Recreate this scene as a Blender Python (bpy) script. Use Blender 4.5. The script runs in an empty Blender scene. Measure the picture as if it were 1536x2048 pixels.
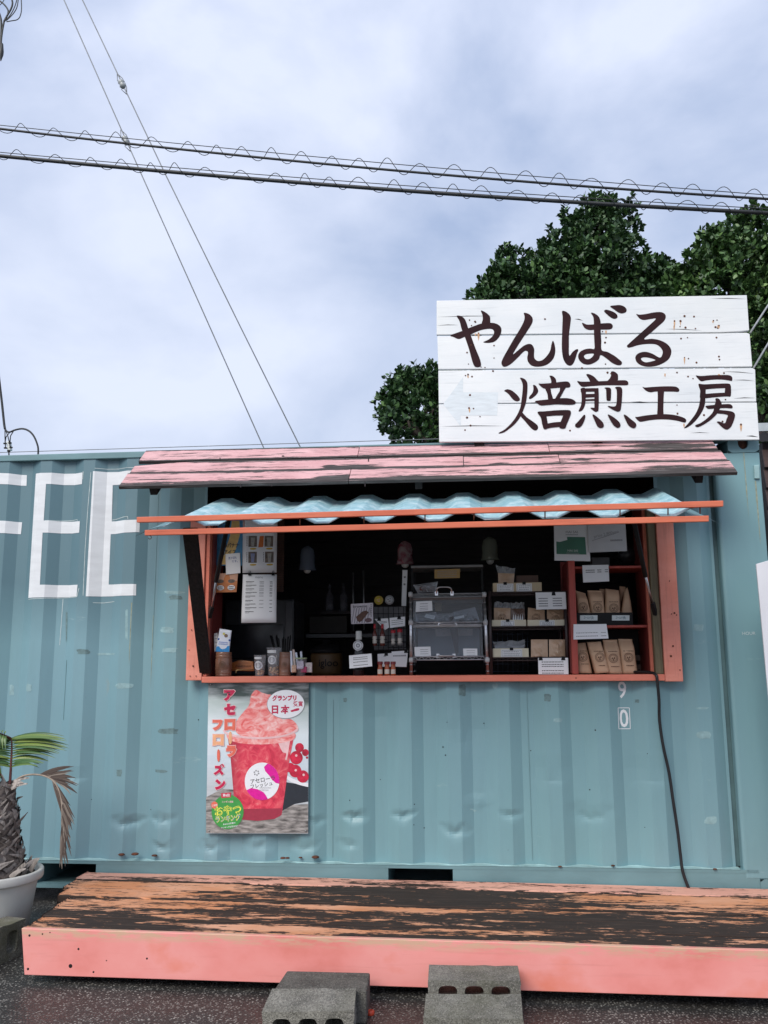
import bpy, bmesh, math, random
import numpy as np
from mathutils import Vector, Matrix, noise as mnoise

# ------------------------------------------------------------------ camera, sky, sun, exposure
SC = bpy.context.scene
COL = SC.collection
CAM = (-1.72015, -5.20240, 1.25531)
YAW, PITCH, ROLL, FPX = 0.0915047, 0.1730986, -0.0061638, 1770.65
_f = Vector((-math.sin(YAW)*math.cos(PITCH), math.cos(YAW)*math.cos(PITCH), math.sin(PITCH)))
_r = Vector((math.cos(YAW), math.sin(YAW), 0.0)); _u = _r.cross(_f)
R2 = math.cos(ROLL)*_r + math.sin(ROLL)*_u
U2 = -math.sin(ROLL)*_r + math.cos(ROLL)*_u
cd = bpy.data.cameras.new('camera'); cam = bpy.data.objects.new('camera', cd); COL.objects.link(cam)
cd.sensor_fit = 'HORIZONTAL'; cd.sensor_width = 36.0; cd.lens = FPX/1536*36
cd.clip_start = 0.05; cd.clip_end = 500
m = Matrix((R2, U2, -_f)).transposed().to_4x4(); m.translation = CAM
cam.matrix_world = m; SC.camera = cam

SUN_EL, SUN_AZ = math.radians(42), math.radians(204)      # azimuth of the sun, clockwise from +Y (behind the viewer, to the left)
SKY_STRENGTH, CLOUD = 0.1, 3.45
W = bpy.data.worlds.new('World'); SC.world = W; W.use_nodes = True
nt = W.node_tree; nt.nodes.clear()
def wn(t, **k):
    n = nt.nodes.new(t)
    for a, b in k.items(): setattr(n, a, b)
    return n
sky = wn('ShaderNodeTexSky', sky_type='NISHITA', sun_disc=False, sun_elevation=SUN_EL, sun_rotation=SUN_AZ)
tc = wn('ShaderNodeTexCoord'); mp = wn('ShaderNodeMapping'); mp.inputs['Scale'].default_value = (1.5, 1.5, 2.2)
mp.inputs['Location'].default_value = (1.85, 0.7, 1.42)
n1 = wn('ShaderNodeTexNoise'); n1.inputs['Scale'].default_value = 1.9; n1.inputs['Detail'].default_value = 7; n1.inputs['Roughness'].default_value = 0.5; n1.inputs['Distortion'].default_value = 0.2
cr = wn('ShaderNodeValToRGB')
cr.color_ramp.elements[0].position = 0.36; cr.color_ramp.elements[0].color = (0.54*CLOUD/6, 0.70*CLOUD/6, 1.06*CLOUD/6, 1)
cr.color_ramp.elements[1].position = 0.62; cr.color_ramp.elements[1].color = (1.22*CLOUD/6, 1.32*CLOUD/6, 1.60*CLOUD/6, 1)
sc_ = wn('ShaderNodeVectorMath', operation='SCALE'); sc_.inputs['Scale'].default_value = 6.0
mx = wn('ShaderNodeMix', data_type='RGBA'); mx.inputs[0].default_value = 0.93
bg = wn('ShaderNodeBackground'); bg.inputs['Strength'].default_value = SKY_STRENGTH
out = wn('ShaderNodeOutputWorld')
L = nt.links.new
L(tc.outputs['Generated'], mp.inputs['Vector']); L(mp.outputs[0], n1.inputs['Vector']); L(n1.outputs['Fac'], cr.inputs[0])
sz = wn('ShaderNodeSeparateXYZ'); hz_ = wn('ShaderNodeMapRange'); hz_.inputs['From Min'].default_value = 0.62; hz_.inputs['From Max'].default_value = 0.05; hz_.inputs['To Max'].default_value = 0.55
hm = wn('ShaderNodeMix', data_type='RGBA'); hm.inputs[7].default_value = (1.16*CLOUD/6, 1.24*CLOUD/6, 1.42*CLOUD/6, 1)      # thinner, paler cloud towards the horizon all round
L(tc.outputs['Generated'], sz.inputs[0]); L(sz.outputs['Z'], hz_.inputs['Value']); L(hz_.outputs[0], hm.inputs[0]); L(cr.outputs[0], hm.inputs[6]); L(hm.outputs[2], sc_.inputs[0]); L(sky.outputs[0], mx.inputs[6]); L(sc_.outputs[0], mx.inputs[7]); L(mx.outputs[2], bg.inputs[0]); L(bg.outputs[0], out.inputs[0])

sd = bpy.data.lights.new('sun', 'SUN'); sd.energy = 1.5; sd.angle = math.radians(35); sd.color = (1.0, 0.95, 0.87)
sun = bpy.data.objects.new('sun', sd); COL.objects.link(sun)
_sd = Vector((math.sin(SUN_AZ)*math.cos(SUN_EL), math.cos(SUN_AZ)*math.cos(SUN_EL), math.sin(SUN_EL)))
sun.rotation_euler = _sd.to_track_quat('Z', 'Y').to_euler(); sun.location = _sd*20
vs = SC.view_settings; vs.view_transform = 'Standard'; vs.look = 'None'; vs.gamma = 1.0; vs.use_curve_mapping = False
vs.exposure = 1.0
SC.cycles.max_bounces = 8; SC.cycles.transparent_max_bounces = 16

# ------------------------------------------------------------------ helpers
RND = random.Random(7)
def P(u, v, Y):                      # survey helper: the point of the plane at depth Y that the photograph shows at (u, v)
    d = _f*FPX + R2*(u-768) - U2*(v-1024)
    t = (Y-CAM[1])/d.y
    return Vector(CAM) + d*t
def PZ(u, v, Z):
    d = _f*FPX + R2*(u-768) - U2*(v-1024)
    return Vector(CAM) + d*((Z-CAM[2])/d.z)
def pxm(Y): return FPX/(Y-CAM[1])/math.cos(PITCH)     # photograph pixels per metre at depth Y, roughly

class MB:
    def __init__(s): s.v = []; s.f = []; s.sm = []
    def add(s, vs, fs, smooth=False):
        b = len(s.v); s.v += [tuple(p) for p in vs]; s.f += [tuple(i+b for i in f) for f in fs]; s.sm += [smooth]*len(fs); return s
    def box(s, a, b):
        x0, y0, z0 = a; x1, y1, z1 = b
        return s.add([(x0,y0,z0),(x1,y0,z0),(x1,y1,z0),(x0,y1,z0),(x0,y0,z1),(x1,y0,z1),(x1,y1,z1),(x0,y1,z1)],
                     [(0,3,2,1),(4,5,6,7),(0,1,5,4),(1,2,6,5),(2,3,7,6),(3,0,4,7)])
    def hexa(s, p):                  # 8 corners: 4 of the front (tl,tr,br,bl) then 4 of the back
        return s.add(p, [(0,3,2,1),(4,5,6,7),(0,1,5,4),(1,2,6,5),(2,3,7,6),(3,0,4,7)])
    def slab(s, q, d):               # quad/poly q extruded by vector d
        n = len(q); d = Vector(d); q = [Vector(p) for p in q]
        vs = q + [p+d for p in q]
        return s.add(vs, [tuple(range(n)), tuple(range(2*n-1, n-1, -1))] + [((i+1)%n, i, n+i, n+(i+1)%n) for i in range(n)])
    def beam(s, a, b, w, h, up=(0,0,1)):
        a = Vector(a); b = Vector(b); d = (b-a).normalized(); x = d.cross(Vector(up)).normalized(); y = x.cross(d)
        q = [a+x*w/2+y*h/2, a-x*w/2+y*h/2, a-x*w/2-y*h/2, a+x*w/2-y*h/2]
        return s.slab(q, b-a)
    def tube(s, pts, r, n=8, cap=True):
        pts = [Vector(p) for p in pts]; k = len(pts)
        rr = r if hasattr(r, '__len__') else [r]*k
        vs = []; prev = None
        for i, p in enumerate(pts):
            t = (pts[min(i+1, k-1)]-pts[max(i-1, 0)]).normalized()
            if prev is None: x = t.orthogonal().normalized()
            else:
                x = prev - t*prev.dot(t); x = x.normalized() if x.length > 1e-6 else t.orthogonal().normalized()
            prev = x; y = t.cross(x)
            vs += [p+(x*math.cos(2*math.pi*j/n)+y*math.sin(2*math.pi*j/n))*rr[i] for j in range(n)]
        fs = [(i*n+j, i*n+(j+1)%n, (i+1)*n+(j+1)%n, (i+1)*n+j) for i in range(k-1) for j in range(n)]
        if cap: fs += [tuple(range(n-1, -1, -1)), tuple(range((k-1)*n, k*n))]
        return s.add(vs, fs, True)
    def lathe(s, c, prof, n=24, tilt=None):
        c = Vector(c); vs = []
        for r, z in prof:
            for j in range(n):
                p = Vector((r*math.cos(2*math.pi*j/n), r*math.sin(2*math.pi*j/n), z))
                if tilt: p = tilt @ p
                vs.append(c+p)
        k = len(prof)
        fs = [(i*n+j, i*n+(j+1)%n, (i+1)*n+(j+1)%n, (i+1)*n+j) for i in range(k-1) for j in range(n)]
        if prof[0][0] > 1e-5: fs.append(tuple(range(n-1, -1, -1)))
        if prof[-1][0] > 1e-5: fs.append(tuple(range((k-1)*n, k*n)))
        return s.add(vs, fs, True)

WL = {}
def put(name, mb, mt, parent=None, bevel=0, kind=None, label=None):
    v = np.array(mb.v, dtype=float); c = (v.min(0)+v.max(0))/2
    me = bpy.data.meshes.new(name); me.from_pydata([tuple(p) for p in v-c], [], mb.f)
    me.polygons.foreach_set('use_smooth', mb.sm); me.update()
    if mt: me.materials.append(mt)
    o = bpy.data.objects.new(name, me); COL.objects.link(o)
    pw = WL[parent.name] if parent else Vector((0,0,0))
    o.parent = parent; o.location = Vector(c)-pw; WL[o.name] = Vector(c)
    if bevel:
        b = o.modifiers.new('bevel', 'BEVEL'); b.width = bevel; b.segments = 2; b.limit_method = 'ANGLE'
    if kind: o['kind'] = kind
    if label: o['label'] = label
    return o
def tag(o, label, cat, group=None, kind=None):
    o['label'] = label; o['category'] = cat
    if group: o['group'] = group
    if kind: o['kind'] = kind
    return o
def thing(name, label, cat, loc=(0,0,0), group=None):
    o = bpy.data.objects.new(name, None); COL.objects.link(o); o.empty_display_size = 0.1
    o.location = loc; WL[o.name] = Vector(loc)
    return tag(o, label, cat, group)

# ------------------------------------------------------------------ materials
def srgb(r, g, b):
    return tuple(((c/255/12.92) if c/255 <= 0.04045 else ((c/255+0.055)/1.055)**2.4) for c in (r, g, b))
class MT:
    def __init__(s, name):
        s.m = bpy.data.materials.new(name); s.m.use_nodes = True; s.t = s.m.node_tree
        s.b = s.t.nodes['Principled BSDF']; s.o = s.t.nodes['Material Output']; s._p = None
    def n(s, t, **k):
        x = s.t.nodes.new(t)
        for a, b in k.items(): setattr(x, a, b)
        return x
    def l(s, a, b): s.t.links.new(a, b)
    def pos(s):
        if s._p is None: s._p = s.n('ShaderNodeNewGeometry').outputs['Position']
        return s._p
    def noise(s, scale, stretch=(1,1,1), detail=4, rough=0.55, off=(0,0,0), dist=0):
        mp = s.n('ShaderNodeMapping'); mp.inputs['Scale'].default_value = stretch; mp.inputs['Location'].default_value = off
        s.l(s.pos(), mp.inputs['Vector'])
        n = s.n('ShaderNodeTexNoise'); n.inputs['Scale'].default_value = scale; n.inputs['Detail'].default_value = detail
        n.inputs['Roughness'].default_value = rough; n.inputs['Distortion'].default_value = dist
        s.l(mp.outputs[0], n.inputs['Vector']); return n.outputs['Fac']
    def ramp(s, x, stops):
        r = s.n('ShaderNodeValToRGB'); e = r.color_ramp.elements
        while len(e) < len(stops): e.new(0.5)
        for i, (p, c) in enumerate(stops):
            e[i].position = p; e[i].color = (*c, 1) if hasattr(c, '__len__') else (c, c, c, 1)
        s.l(x, r.inputs[0]); return r.outputs[0]
    def mix(s, f, a, b, mode='MIX'):
        x = s.n('ShaderNodeMix', data_type='RGBA', blend_type=mode)
        for i, val in ((0, f), (6, a), (7, b)):
            if hasattr(val, 'links'): s.l(val, x.inputs[i])
            elif i == 0: x.inputs[0].default_value = val
            else: x.inputs[i].default_value = (*val, 1)
        return x.outputs[2]
    def math(s, op, a, b=0.0):
        x = s.n('ShaderNodeMath', operation=op)
        for i, val in ((0, a), (1, b)):
            if hasattr(val, 'links'): s.l(val, x.inputs[i])
            else: x.inputs[i].default_value = val
        return x.outputs[0]
    def blob(s, c, r):               # 1 at the centre of an ellipsoid, 0 at its edge
        a = s.n('ShaderNodeVectorMath', operation='SUBTRACT'); s.l(s.pos(), a.inputs[0]); a.inputs[1].default_value = c
        d = s.n('ShaderNodeVectorMath', operation='DIVIDE'); s.l(a.outputs[0], d.inputs[0]); d.inputs[1].default_value = r
        q = s.n('ShaderNodeVectorMath', operation='LENGTH'); s.l(d.outputs[0], q.inputs[0])
        mr = s.n('ShaderNodeMapRange'); mr.inputs['From Min'].default_value = 1; mr.inputs['From Max'].default_value = 0.2
        s.l(q.outputs['Value'], mr.inputs['Value']); return mr.outputs[0]
    def col(s, x):
        if hasattr(x, 'links'): s.l(x, s.b.inputs['Base Color'])
        else: s.b.inputs['Base Color'].default_value = (*x, 1)
        return s
    def rough(s, x):
        if hasattr(x, 'links'): s.l(x, s.b.inputs['Roughness'])
        else: s.b.inputs['Roughness'].default_value = x
        return s
    def bump(s, h, strength=0.3, dist=0.002):
        b = s.n('ShaderNodeBump'); b.inputs['Strength'].default_value = strength; b.inputs['Distance'].default_value = dist
        s.l(h, b.inputs['Height']); s.l(b.outputs[0], s.b.inputs['Normal']); return s
def sc(c, k): return tuple(min(1, x*k) for x in c)
MC = {}
def plain(name, c, rough=0.5, var=0.15, scale=12, stretch=(1,1,1), bump=0.0, bscale=90, metal=0, spec=0.5):
    if name in MC: return MC[name]
    t = MT(name); n = t.noise(scale, stretch, 5)
    t.col(t.ramp(n, [(0.3, sc(c, 1-var)), (0.7, sc(c, 1+var))])).rough(rough)
    t.b.inputs['Metallic'].default_value = metal; t.b.inputs['Specular IOR Level'].default_value = spec
    if bump: t.bump(t.noise(bscale, stretch, 3), bump, 0.003)
    MC[name] = t.m; return t.m
def peel(name, paint, paint2, wood, wear, stretch=(0.9, 11, 11), blobs=(), seed=0, rough=0.6, band=0.03, fine=0.35, wood2=None, edges=None, ek=(0, 0, 0), ec=0.0, grain=0.35):
    t = MT(name)
    a = t.noise(2.2, stretch, 9, 0.66, (seed*3.1, seed*1.7, seed), 0.25)
    b = t.noise(7.0, (stretch[0]*1.6, stretch[1]*1.6, stretch[2]*1.6), 6, 0.7, (seed, 4+seed, 1))
    h = t.math('ADD', t.math('MULTIPLY', a, 1-fine), t.math('MULTIPLY', b, fine))
    h = t.math('ADD', t.math('MULTIPLY', t.math('SUBTRACT', h, 0.5), 2.4), 0.5)
    if edges:                        # boards lose their paint first along the edges
        dt = t.n('ShaderNodeVectorMath', operation='DOT_PRODUCT'); t.l(t.pos(), dt.inputs[0]); dt.inputs[1].default_value = ek
        s_ = t.math('ADD', dt.outputs['Value'], ec)
        for e0, w, k in edges:
            mr = t.n('ShaderNodeMapRange'); mr.inputs['From Min'].default_value = w; mr.inputs['From Max'].default_value = 0; t.l(t.math('ABSOLUTE', t.math('SUBTRACT', s_, e0)), mr.inputs['Value'])
            h = t.math('SUBTRACT', h, t.math('MULTIPLY', mr.outputs[0], k))
    for c, r, k in blobs: h = t.math('SUBTRACT', h, t.math('MULTIPLY', t.blob(c, r), k))
    lo = 0.5 + (wear-0.5)*0.9
    msk = t.ramp(h, [(max(0, lo-band), 0.0), (min(1, lo+band), 1.0)])        # 1 = paint still on
    pn = t.noise(3.0, (1, 2, 2), 5); pc = t.ramp(pn, [(0.35, paint), (0.68, paint2)])
    gs_ = tuple(1.0 if x < 2 else 22 for x in stretch); pg = t.noise(3.2, gs_, 8, 0.72, (seed, 0, 0)); pc = t.mix(t.ramp(pg, [(0.30, grain), (0.46, 0.0)]), pc, sc(paint, 0.30))
    pl_ = t.noise(6, (1, 3, 3), 6, 0.7, (seed+3, 1, 0)); pc = t.mix(t.ramp(pl_, [(0.52, 0.0), (0.72, grain*0.7)]), pc, sc(paint2, 1.25))
    g = t.noise(5, (1.0, 26, 26), 6, 0.65); wc = t.ramp(g, [(0.3, sc(wood, 0.55)), (0.55, wood), (0.75, wood2 or sc(wood, 1.7))])
    t.col(t.mix(msk, wc, pc)); t.rough(t.ramp(msk, [(0, 0.72), (1, rough)]))
    t.b.inputs['Specular IOR Level'].default_value = 0.3
    hh = t.math('ADD', msk, t.math('MULTIPLY', g, 0.6)); t.bump(hh, 0.5, 0.0025)
    return t.m
def clear(name, tint, fac, rough=0.08):
    t = MT(name); tr = t.n('ShaderNodeBsdfTransparent'); tr.inputs[0].default_value = (*sc(tint, 1), 1)
    t.col(tint).rough(rough); mx = t.n('ShaderNodeMixShader'); mx.inputs[0].default_value = fac
    t.l(tr.outputs[0], mx.inputs[1]); t.l(t.b.outputs[0], mx.inputs[2]); t.l(mx.outputs[0], t.o.inputs['Surface'])
    return t.m

TEAL = (0.176, 0.316, 0.352)
def wall_paint():
    t = MT('container_paint')
    c = t.ramp(t.noise(1.3, (1, 1, 0.6), 5), [(0.3, sc(TEAL, 0.88)), (0.7, sc(TEAL, 1.1))])
    hue = t.ramp(t.noise(0.8, (1.3, 1, 0.5), 4, 0.5, (5, 2, 1)), [(0.35, (0.174, 0.326, 0.344)), (0.65, (0.184, 0.316, 0.374))])
    c = t.mix(0.5, c, hue)
    st = t.noise(9, (2.5, 1, 0.25), 5, 0.6, (1, 0, 0)); c = t.mix(t.ramp(st, [(0.3, 0.14), (0.5, 0.0)]), c, sc(TEAL, 0.72))
    # an older darker coat left round the painted word
    sp = t.n('ShaderNodeSeparateXYZ'); t.l(t.pos(), sp.inputs[0])
    wob = t.math('MULTIPLY', t.math('SUBTRACT', t.noise(2.2, (1, 1, 1), 4), 0.5), 0.22)
    zx = t.math('ADD', sp.outputs['Z'], wob)
    mz = t.n('ShaderNodeMapRange'); mz.inputs['From Min'].default_value = 1.40; mz.inputs['From Max'].default_value = 1.78; t.l(zx, mz.inputs['Value'])
    mxx = t.n('ShaderNodeMapRange'); mxx.inputs['From Min'].default_value = -3.42; mxx.inputs['From Max'].default_value = -3.62
    t.l(t.math('ADD', sp.outputs['X'], t.math('MULTIPLY', wob, 0.4)), mxx.inputs['Value'])
    c = t.mix(t.math('MULTIPLY', mz.outputs[0], t.math('MULTIPLY', mxx.outputs[0], 0.85)), c, (0.088, 0.165, 0.198))
    # pale scuffs, dirt runs
    sf = t.noise(3.2, (1, 1, 3.5), 7, 0.7, (3, 1, 8)); c = t.mix(t.ramp(sf, [(0.66, 0.0), (0.74, 0.35)]), c, (0.42, 0.53, 0.52))
    dk = t.noise(26, (1, 1, 1), 3, 0.5, (2, 5, 1)); c = t.mix(t.ramp(dk, [(0.77, 0.0), (0.80, 0.6)]), c, (0.06, 0.09, 0.10))
    rs = t.noise(5.0, (1, 1, 0.35), 6, 0.7, (9, 3, 2)); c = t.mix(t.ramp(rs, [(0.69, 0.0), (0.76, 0.3)]), c, (0.30, 0.27, 0.19))
    t.col(c); t.rough(t.ramp(t.noise(4, (1, 1, 1), 4), [(0.3, 0.38), (0.7, 0.55)]))
    t.bump(t.noise(5, (1, 1, 0.5), 3), 0.10, 0.008)
    return t.m
M_WALL = wall_paint()
M_RAIL = plain('rail_paint', (0.135, 0.245, 0.268), 0.5, 0.14, 3, (1, 1, 3), 0.1, 20)
M_BEAD = plain('weld_bead_paint', (0.27, 0.42, 0.43), 0.5, 0.25, 9)
M_RUST = plain('rust', (0.10, 0.035, 0.018), 0.9, 0.5, 40, bump=0.4)
M_RUSTL = plain('rust_run', (0.56, 0.34, 0.20), 0.9, 0.3, 40)
M_WHITE = plain('white_letter_paint', (0.70, 0.72, 0.74), 0.55, 0.07, 6, (1, 1, 4))
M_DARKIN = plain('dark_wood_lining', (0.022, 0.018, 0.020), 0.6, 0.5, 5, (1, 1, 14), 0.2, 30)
M_BLACK = plain('black_plastic', (0.009, 0.009, 0.010), 0.6, 0.3, spec=0.25)
M_RUBBER = plain('black_rubber', (0.010, 0.010, 0.012), 0.45, 0.2)
M_STEEL = plain('steel', (0.55, 0.55, 0.57), 0.28, 0.12, 20, metal=1)
M_DULL = plain('dull_zinc', (0.34, 0.35, 0.36), 0.45, 0.15, 20, metal=0.8)
M_ORANGE = peel('orange_batten_paint', (0.56, 0.135, 0.075), (0.66, 0.18, 0.10), (0.12, 0.05, 0.035), 0.10, band=0.05)
M_FRAME = peel('salmon_frame_paint', (0.66, 0.225, 0.16), (0.74, 0.29, 0.22), (0.10, 0.06, 0.05), 0.12, (11, 11, 0.9), band=0.05)
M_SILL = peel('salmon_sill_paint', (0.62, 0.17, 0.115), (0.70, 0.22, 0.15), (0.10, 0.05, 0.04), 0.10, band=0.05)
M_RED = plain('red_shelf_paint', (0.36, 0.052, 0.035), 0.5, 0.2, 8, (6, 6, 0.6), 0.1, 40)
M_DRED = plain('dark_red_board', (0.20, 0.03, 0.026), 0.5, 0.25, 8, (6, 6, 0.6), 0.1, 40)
M_OLIVE = plain('weathered_olive_wood', (0.125, 0.10, 0.055), 0.7, 0.3, 14, (6, 6, 0.5), 0.3, 60)
M_BLACKWOOD = plain('blackened_plank', (0.016, 0.012, 0.012), 0.7, 0.5, 9, (8, 8, 0.6), 0.3, 60, spec=0.25)
M_PAPER = plain('white_paper', (0.82, 0.83, 0.85), 0.6, 0.04, 3)
M_PAPER2 = plain('grey_white_paper', (0.70, 0.71, 0.72), 0.45, 0.05, 3)
M_INK = plain('dark_ink', (0.05, 0.05, 0.055), 0.7, 0.1)
M_INKG = plain('grey_ink', (0.26, 0.26, 0.28), 0.7, 0.1)
M_INKB = plain('blue_ink', (0.05, 0.08, 0.30), 0.7, 0.1)
M_KRAFT = plain('kraft_paper', (0.55, 0.36, 0.23), 0.62, 0.12, 10, bump=0.25, bscale=16)
M_KRAFTS = plain('kraft_in_cellophane', (0.58, 0.39, 0.26), 0.22, 0.14, 10, bump=0.5, bscale=10)
M_KRAFTINK = plain('brown_stamp_ink', (0.11, 0.055, 0.03), 0.7, 0.1)
M_CARDB = plain('cardboard', (0.50, 0.40, 0.26), 0.7, 0.1, 8)
M_CREAM = plain('cream_card_box', (0.66, 0.60, 0.45), 0.6, 0.07, 8)
M_CLEAR = clear('clear_plastic', (0.9, 0.92, 0.95), 0.16)
M_CELLO = clear('crinkled_cellophane', (0.85, 0.87, 0.9), 0.36, 0.10)
M_ACRYL = clear('acrylic_sheet', (0.88, 0.91, 0.94), 0.085, 0.05)

# ------------------------------------------------------------------ lettering
TXT = {}
def text_mesh(s, off=0.0):
    k = (s, off)
    if k not in TXT:
        c = bpy.data.curves.new('t', 'FONT'); c.body = s; c.offset = off; c.resolution_u = 3
        o = bpy.data.objects.new('t', c); COL.objects.link(o)
        me = bpy.data.meshes.new_from_object(o)
        v = [(p.co.x, p.co.y) for p in me.vertices]; f = [tuple(p.vertices) for p in me.polygons]
        bpy.data.objects.remove(o); bpy.data.curves.remove(c); bpy.data.meshes.remove(me)
        TXT[k] = (v, f)
    return TXT[k]
def smooth_loop(pts, k=4):
    n = len(pts); out = []
    for i in range(n):
        p0, p1, p2, p3 = (Vector(pts[(i+j-1) % n]) for j in range(4))
        if (p2-p1).length < 1e-6: continue            # a repeated point is a sharp corner
        for q in range(k):
            t = q/k
            out.append(0.5*((2*p1)+(-p0+p2)*t+(2*p0-5*p1+4*p2-p3)*t*t+(-p0+3*p1-3*p2+p3)*t**3))
    res = [out[0]]
    for p in out[1:]:
        if (p-res[-1]).length > 0.05: res.append(p)
    return res
def fill_loops(loops):               # filled flat shape from outline + holes -> verts2d, faces
    c = bpy.data.curves.new('s', 'CURVE'); c.dimensions = '2D'; c.fill_mode = 'BOTH'
    for lp in loops:
        s = c.splines.new('POLY'); s.points.add(len(lp)-1); s.use_cyclic_u = True
        for p, q in zip(s.points, lp): p.co = (q[0], q[1], 0, 1)
    o = bpy.data.objects.new('s', c); COL.objects.link(o); me = bpy.data.meshes.new_from_object(o)
    v = [(p.co.x, p.co.y) for p in me.vertices]; f = [tuple(p.vertices) for p in me.polygons]
    bpy.data.objects.remove(o); bpy.data.curves.remove(c); bpy.data.meshes.remove(me)
    return v, f

class Card:                          # a flat printed thing; s,t run 0..1 from its top left corner
    def __init__(s, name, label, cat, px, Y, mt, thick=0.0015, group=None, curl=0.0, parent=None):
        if len(px) == 4 and not hasattr(px[0], '__len__'):
            a, b, c, d = px; px = [(a, b), (c, b), (c, d), (a, d)]
        Ys = Y if hasattr(Y, '__len__') else [Y]*4
        s.c = [P(u, v, y) for (u, v), y in zip(px, Ys)]
        s.n = (s.c[1]-s.c[0]).cross(s.c[3]-s.c[0]).normalized()
        if s.n.y > 0: s.n = -s.n
        s.w = (s.c[1]-s.c[0]).length; s.h = (s.c[3]-s.c[0]).length; s.curl = curl
        mb = MB(); N = 8 if curl else 1; vs = []; fs = []
        for j in range(N+1):
            for i in range(N+1): vs.append(s.pt(i/N, j/N, 0))
        for j in range(N+1):
            for i in range(N+1): vs.append(s.pt(i/N, j/N, 0)-s.n*thick)
        K = (N+1)**2
        for j in range(N):
            for i in range(N):
                a = j*(N+1)+i; fs.append((a, a+N+1, a+N+2, a+1)); fs.append((K+a, K+a+1, K+a+N+2, K+a+N+1))
        for i in range(N):
            fs.append((i, i+1, K+i+1, K+i)); b = N*(N+1)+i; fs.append((b+1, b, K+b, K+b+1))
            l = i*(N+1); fs.append((l+N+1, l, K+l, K+l+N+1)); r = l+N; fs.append((r, r+N+1, K+r+N+1, K+r))
        mb.add(vs, fs, bool(curl)); s.o = put(name, mb, mt, parent)
        if label and not parent: tag(s.o, label, cat, group)
        s.parts = {}; s.sep = False
    def pt(s, a, b, off):
        c = s.c; p = (c[0]*(1-a)+c[1]*a)*(1-b)+(c[3]*(1-a)+c[2]*a)*b
        if s.curl: off = off + s.curl*math.sin(math.pi*b)*math.sin(2.2*a+0.4)
        return p + s.n*off
    def _mb(s, mt, nm): return s.parts.setdefault((nm, mt.name, len(s.parts) if s.sep else 0), (MB(), mt))[0]
    def poly(s, pts, mt, layer=1, nm='print'):
        s._mb(mt, nm).add([s.pt(a, b, 0.0007*layer) for a, b in pts], [tuple(range(len(pts)))]); return s
    def rect(s, a, b, c, d, mt, layer=1, nm='print'): return s.poly([(a,b),(c,b),(c,d),(a,d)], mt, layer, nm)
    def disc(s, a, b, r, mt, layer=1, ar=1.0, n=28, nm='print', r0=0):
        k = s.w/s.h
        if r0:
            vs = [s.pt(a+q*math.cos(2*math.pi*i/n), b+q*k*ar*math.sin(2*math.pi*i/n), 0.0007*layer) for q in (r, r0) for i in range(n)]
            s._mb(mt, nm).add(vs, [(i, (i+1)%n, n+(i+1)%n, n+i) for i in range(n)]); return s
        return s.poly([(a+r*math.cos(2*math.pi*i/n), b+r*k*ar*math.sin(2*math.pi*i/n)) for i in range(n)], mt, layer, nm)
    def text(s, str_, a, b, h, mt, layer=2, off=0.0, align='C', nm='lettering', rot=0.0, stretch=1.0):
        v, f = text_mesh(str_, off); xs = [p[0] for p in v]; ys = [p[1] for p in v]
        x0, x1, y0, y1 = min(xs), max(xs), min(ys), max(ys); k = h/(y1-y0)
        cx = {'C': (x0+x1)/2, 'L': x0, 'R': x1}[align]; cy = (y0+y1)/2; r = s.h/s.w
        cr_, sr_ = math.cos(rot), math.sin(rot)
        def mp(p):
            x, y = (p[0]-cx)*k*stretch, -(p[1]-cy)*k
            x, y = x*cr_+y*sr_, -x*sr_+y*cr_
            return s.pt(a+x*r, b+y, 0.0007*layer)
        s._mb(mt, nm).add([mp(p) for p in v], f); return s
    def lines(s, a, c, rows, th, mt, layer=1, rnd=None, fill=0.72, nm='print'):   # rows of small print too fine to read
        rnd = rnd or RND
        for b in rows:
            x = a
            while x < c:
                w = min(c-x, (c-a)*rnd.uniform(0.03, 0.09)); s.rect(x, b-th/2, x+w*fill, b+th/2, mt, layer, nm); x += w
        return s
    def done(s):
        for (nm, _, _), (mb, mt) in s.parts.items(): put(nm, mb, mt, s.o, kind=None if s.sep or len(mb.f) == 1 else 'stuff')
        return s.o

# ================================================================== ground
def ground_z(x, y):
    xx = max(-7, min(3, x)); yy = max(-6, min(-0.3, y))
    return -0.143 - 0.0120*(xx+2.1) + 0.05*(yy+1.12)
t = MT('wet_asphalt')
vo = t.n('ShaderNodeTexVoronoi'); vo.inputs['Scale'].default_value = 95; t.l(t.pos(), vo.inputs['Vector'])
chip = t.ramp(vo.outputs['Color'], [(0.0, (0.016, 0.015, 0.014)), (0.40, (0.045, 0.043, 0.040)), (0.50, (0.12, 0.115, 0.105)), (0.80, (0.32, 0.31, 0.28))])
core = t.ramp(vo.outputs['Distance'], [(0.28, 1.0), (0.50, 0.0)])
c = t.mix(core, (0.032, 0.031, 0.029), chip)
big = t.noise(1.7, (1, 1, 1), 5, 0.6); c = t.mix(t.ramp(big, [(0.45, 0.0), (0.62, 0.5)]), c, (0.024, 0.021, 0.020))
c = t.mix(t.ramp(t.noise(2.4, (1, 1, 1), 4, 0.5, (4, 4, 4)), [(0.58, 0.0), (0.75, 0.22)]), c, (0.05, 0.034, 0.031))
t.col(c); t.rough(t.ramp(big, [(0.40, 0.62), (0.62, 0.34)]))
t.bump(t.math('SUBTRACT', 1.0, vo.outputs['Distance']), 0.55, 0.004)
M_ASPH = t.m
xs = [-60, -20, -9, -7, -5, -4, -3, -2, -1, 0, 1, 2, 3, 8, 20, 60]; ys = [-60, -20, -8, -6, -4, -3, -2, -1.4, -1, -0.6, -0.3, 0, 3, 10, 30, 80]
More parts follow.
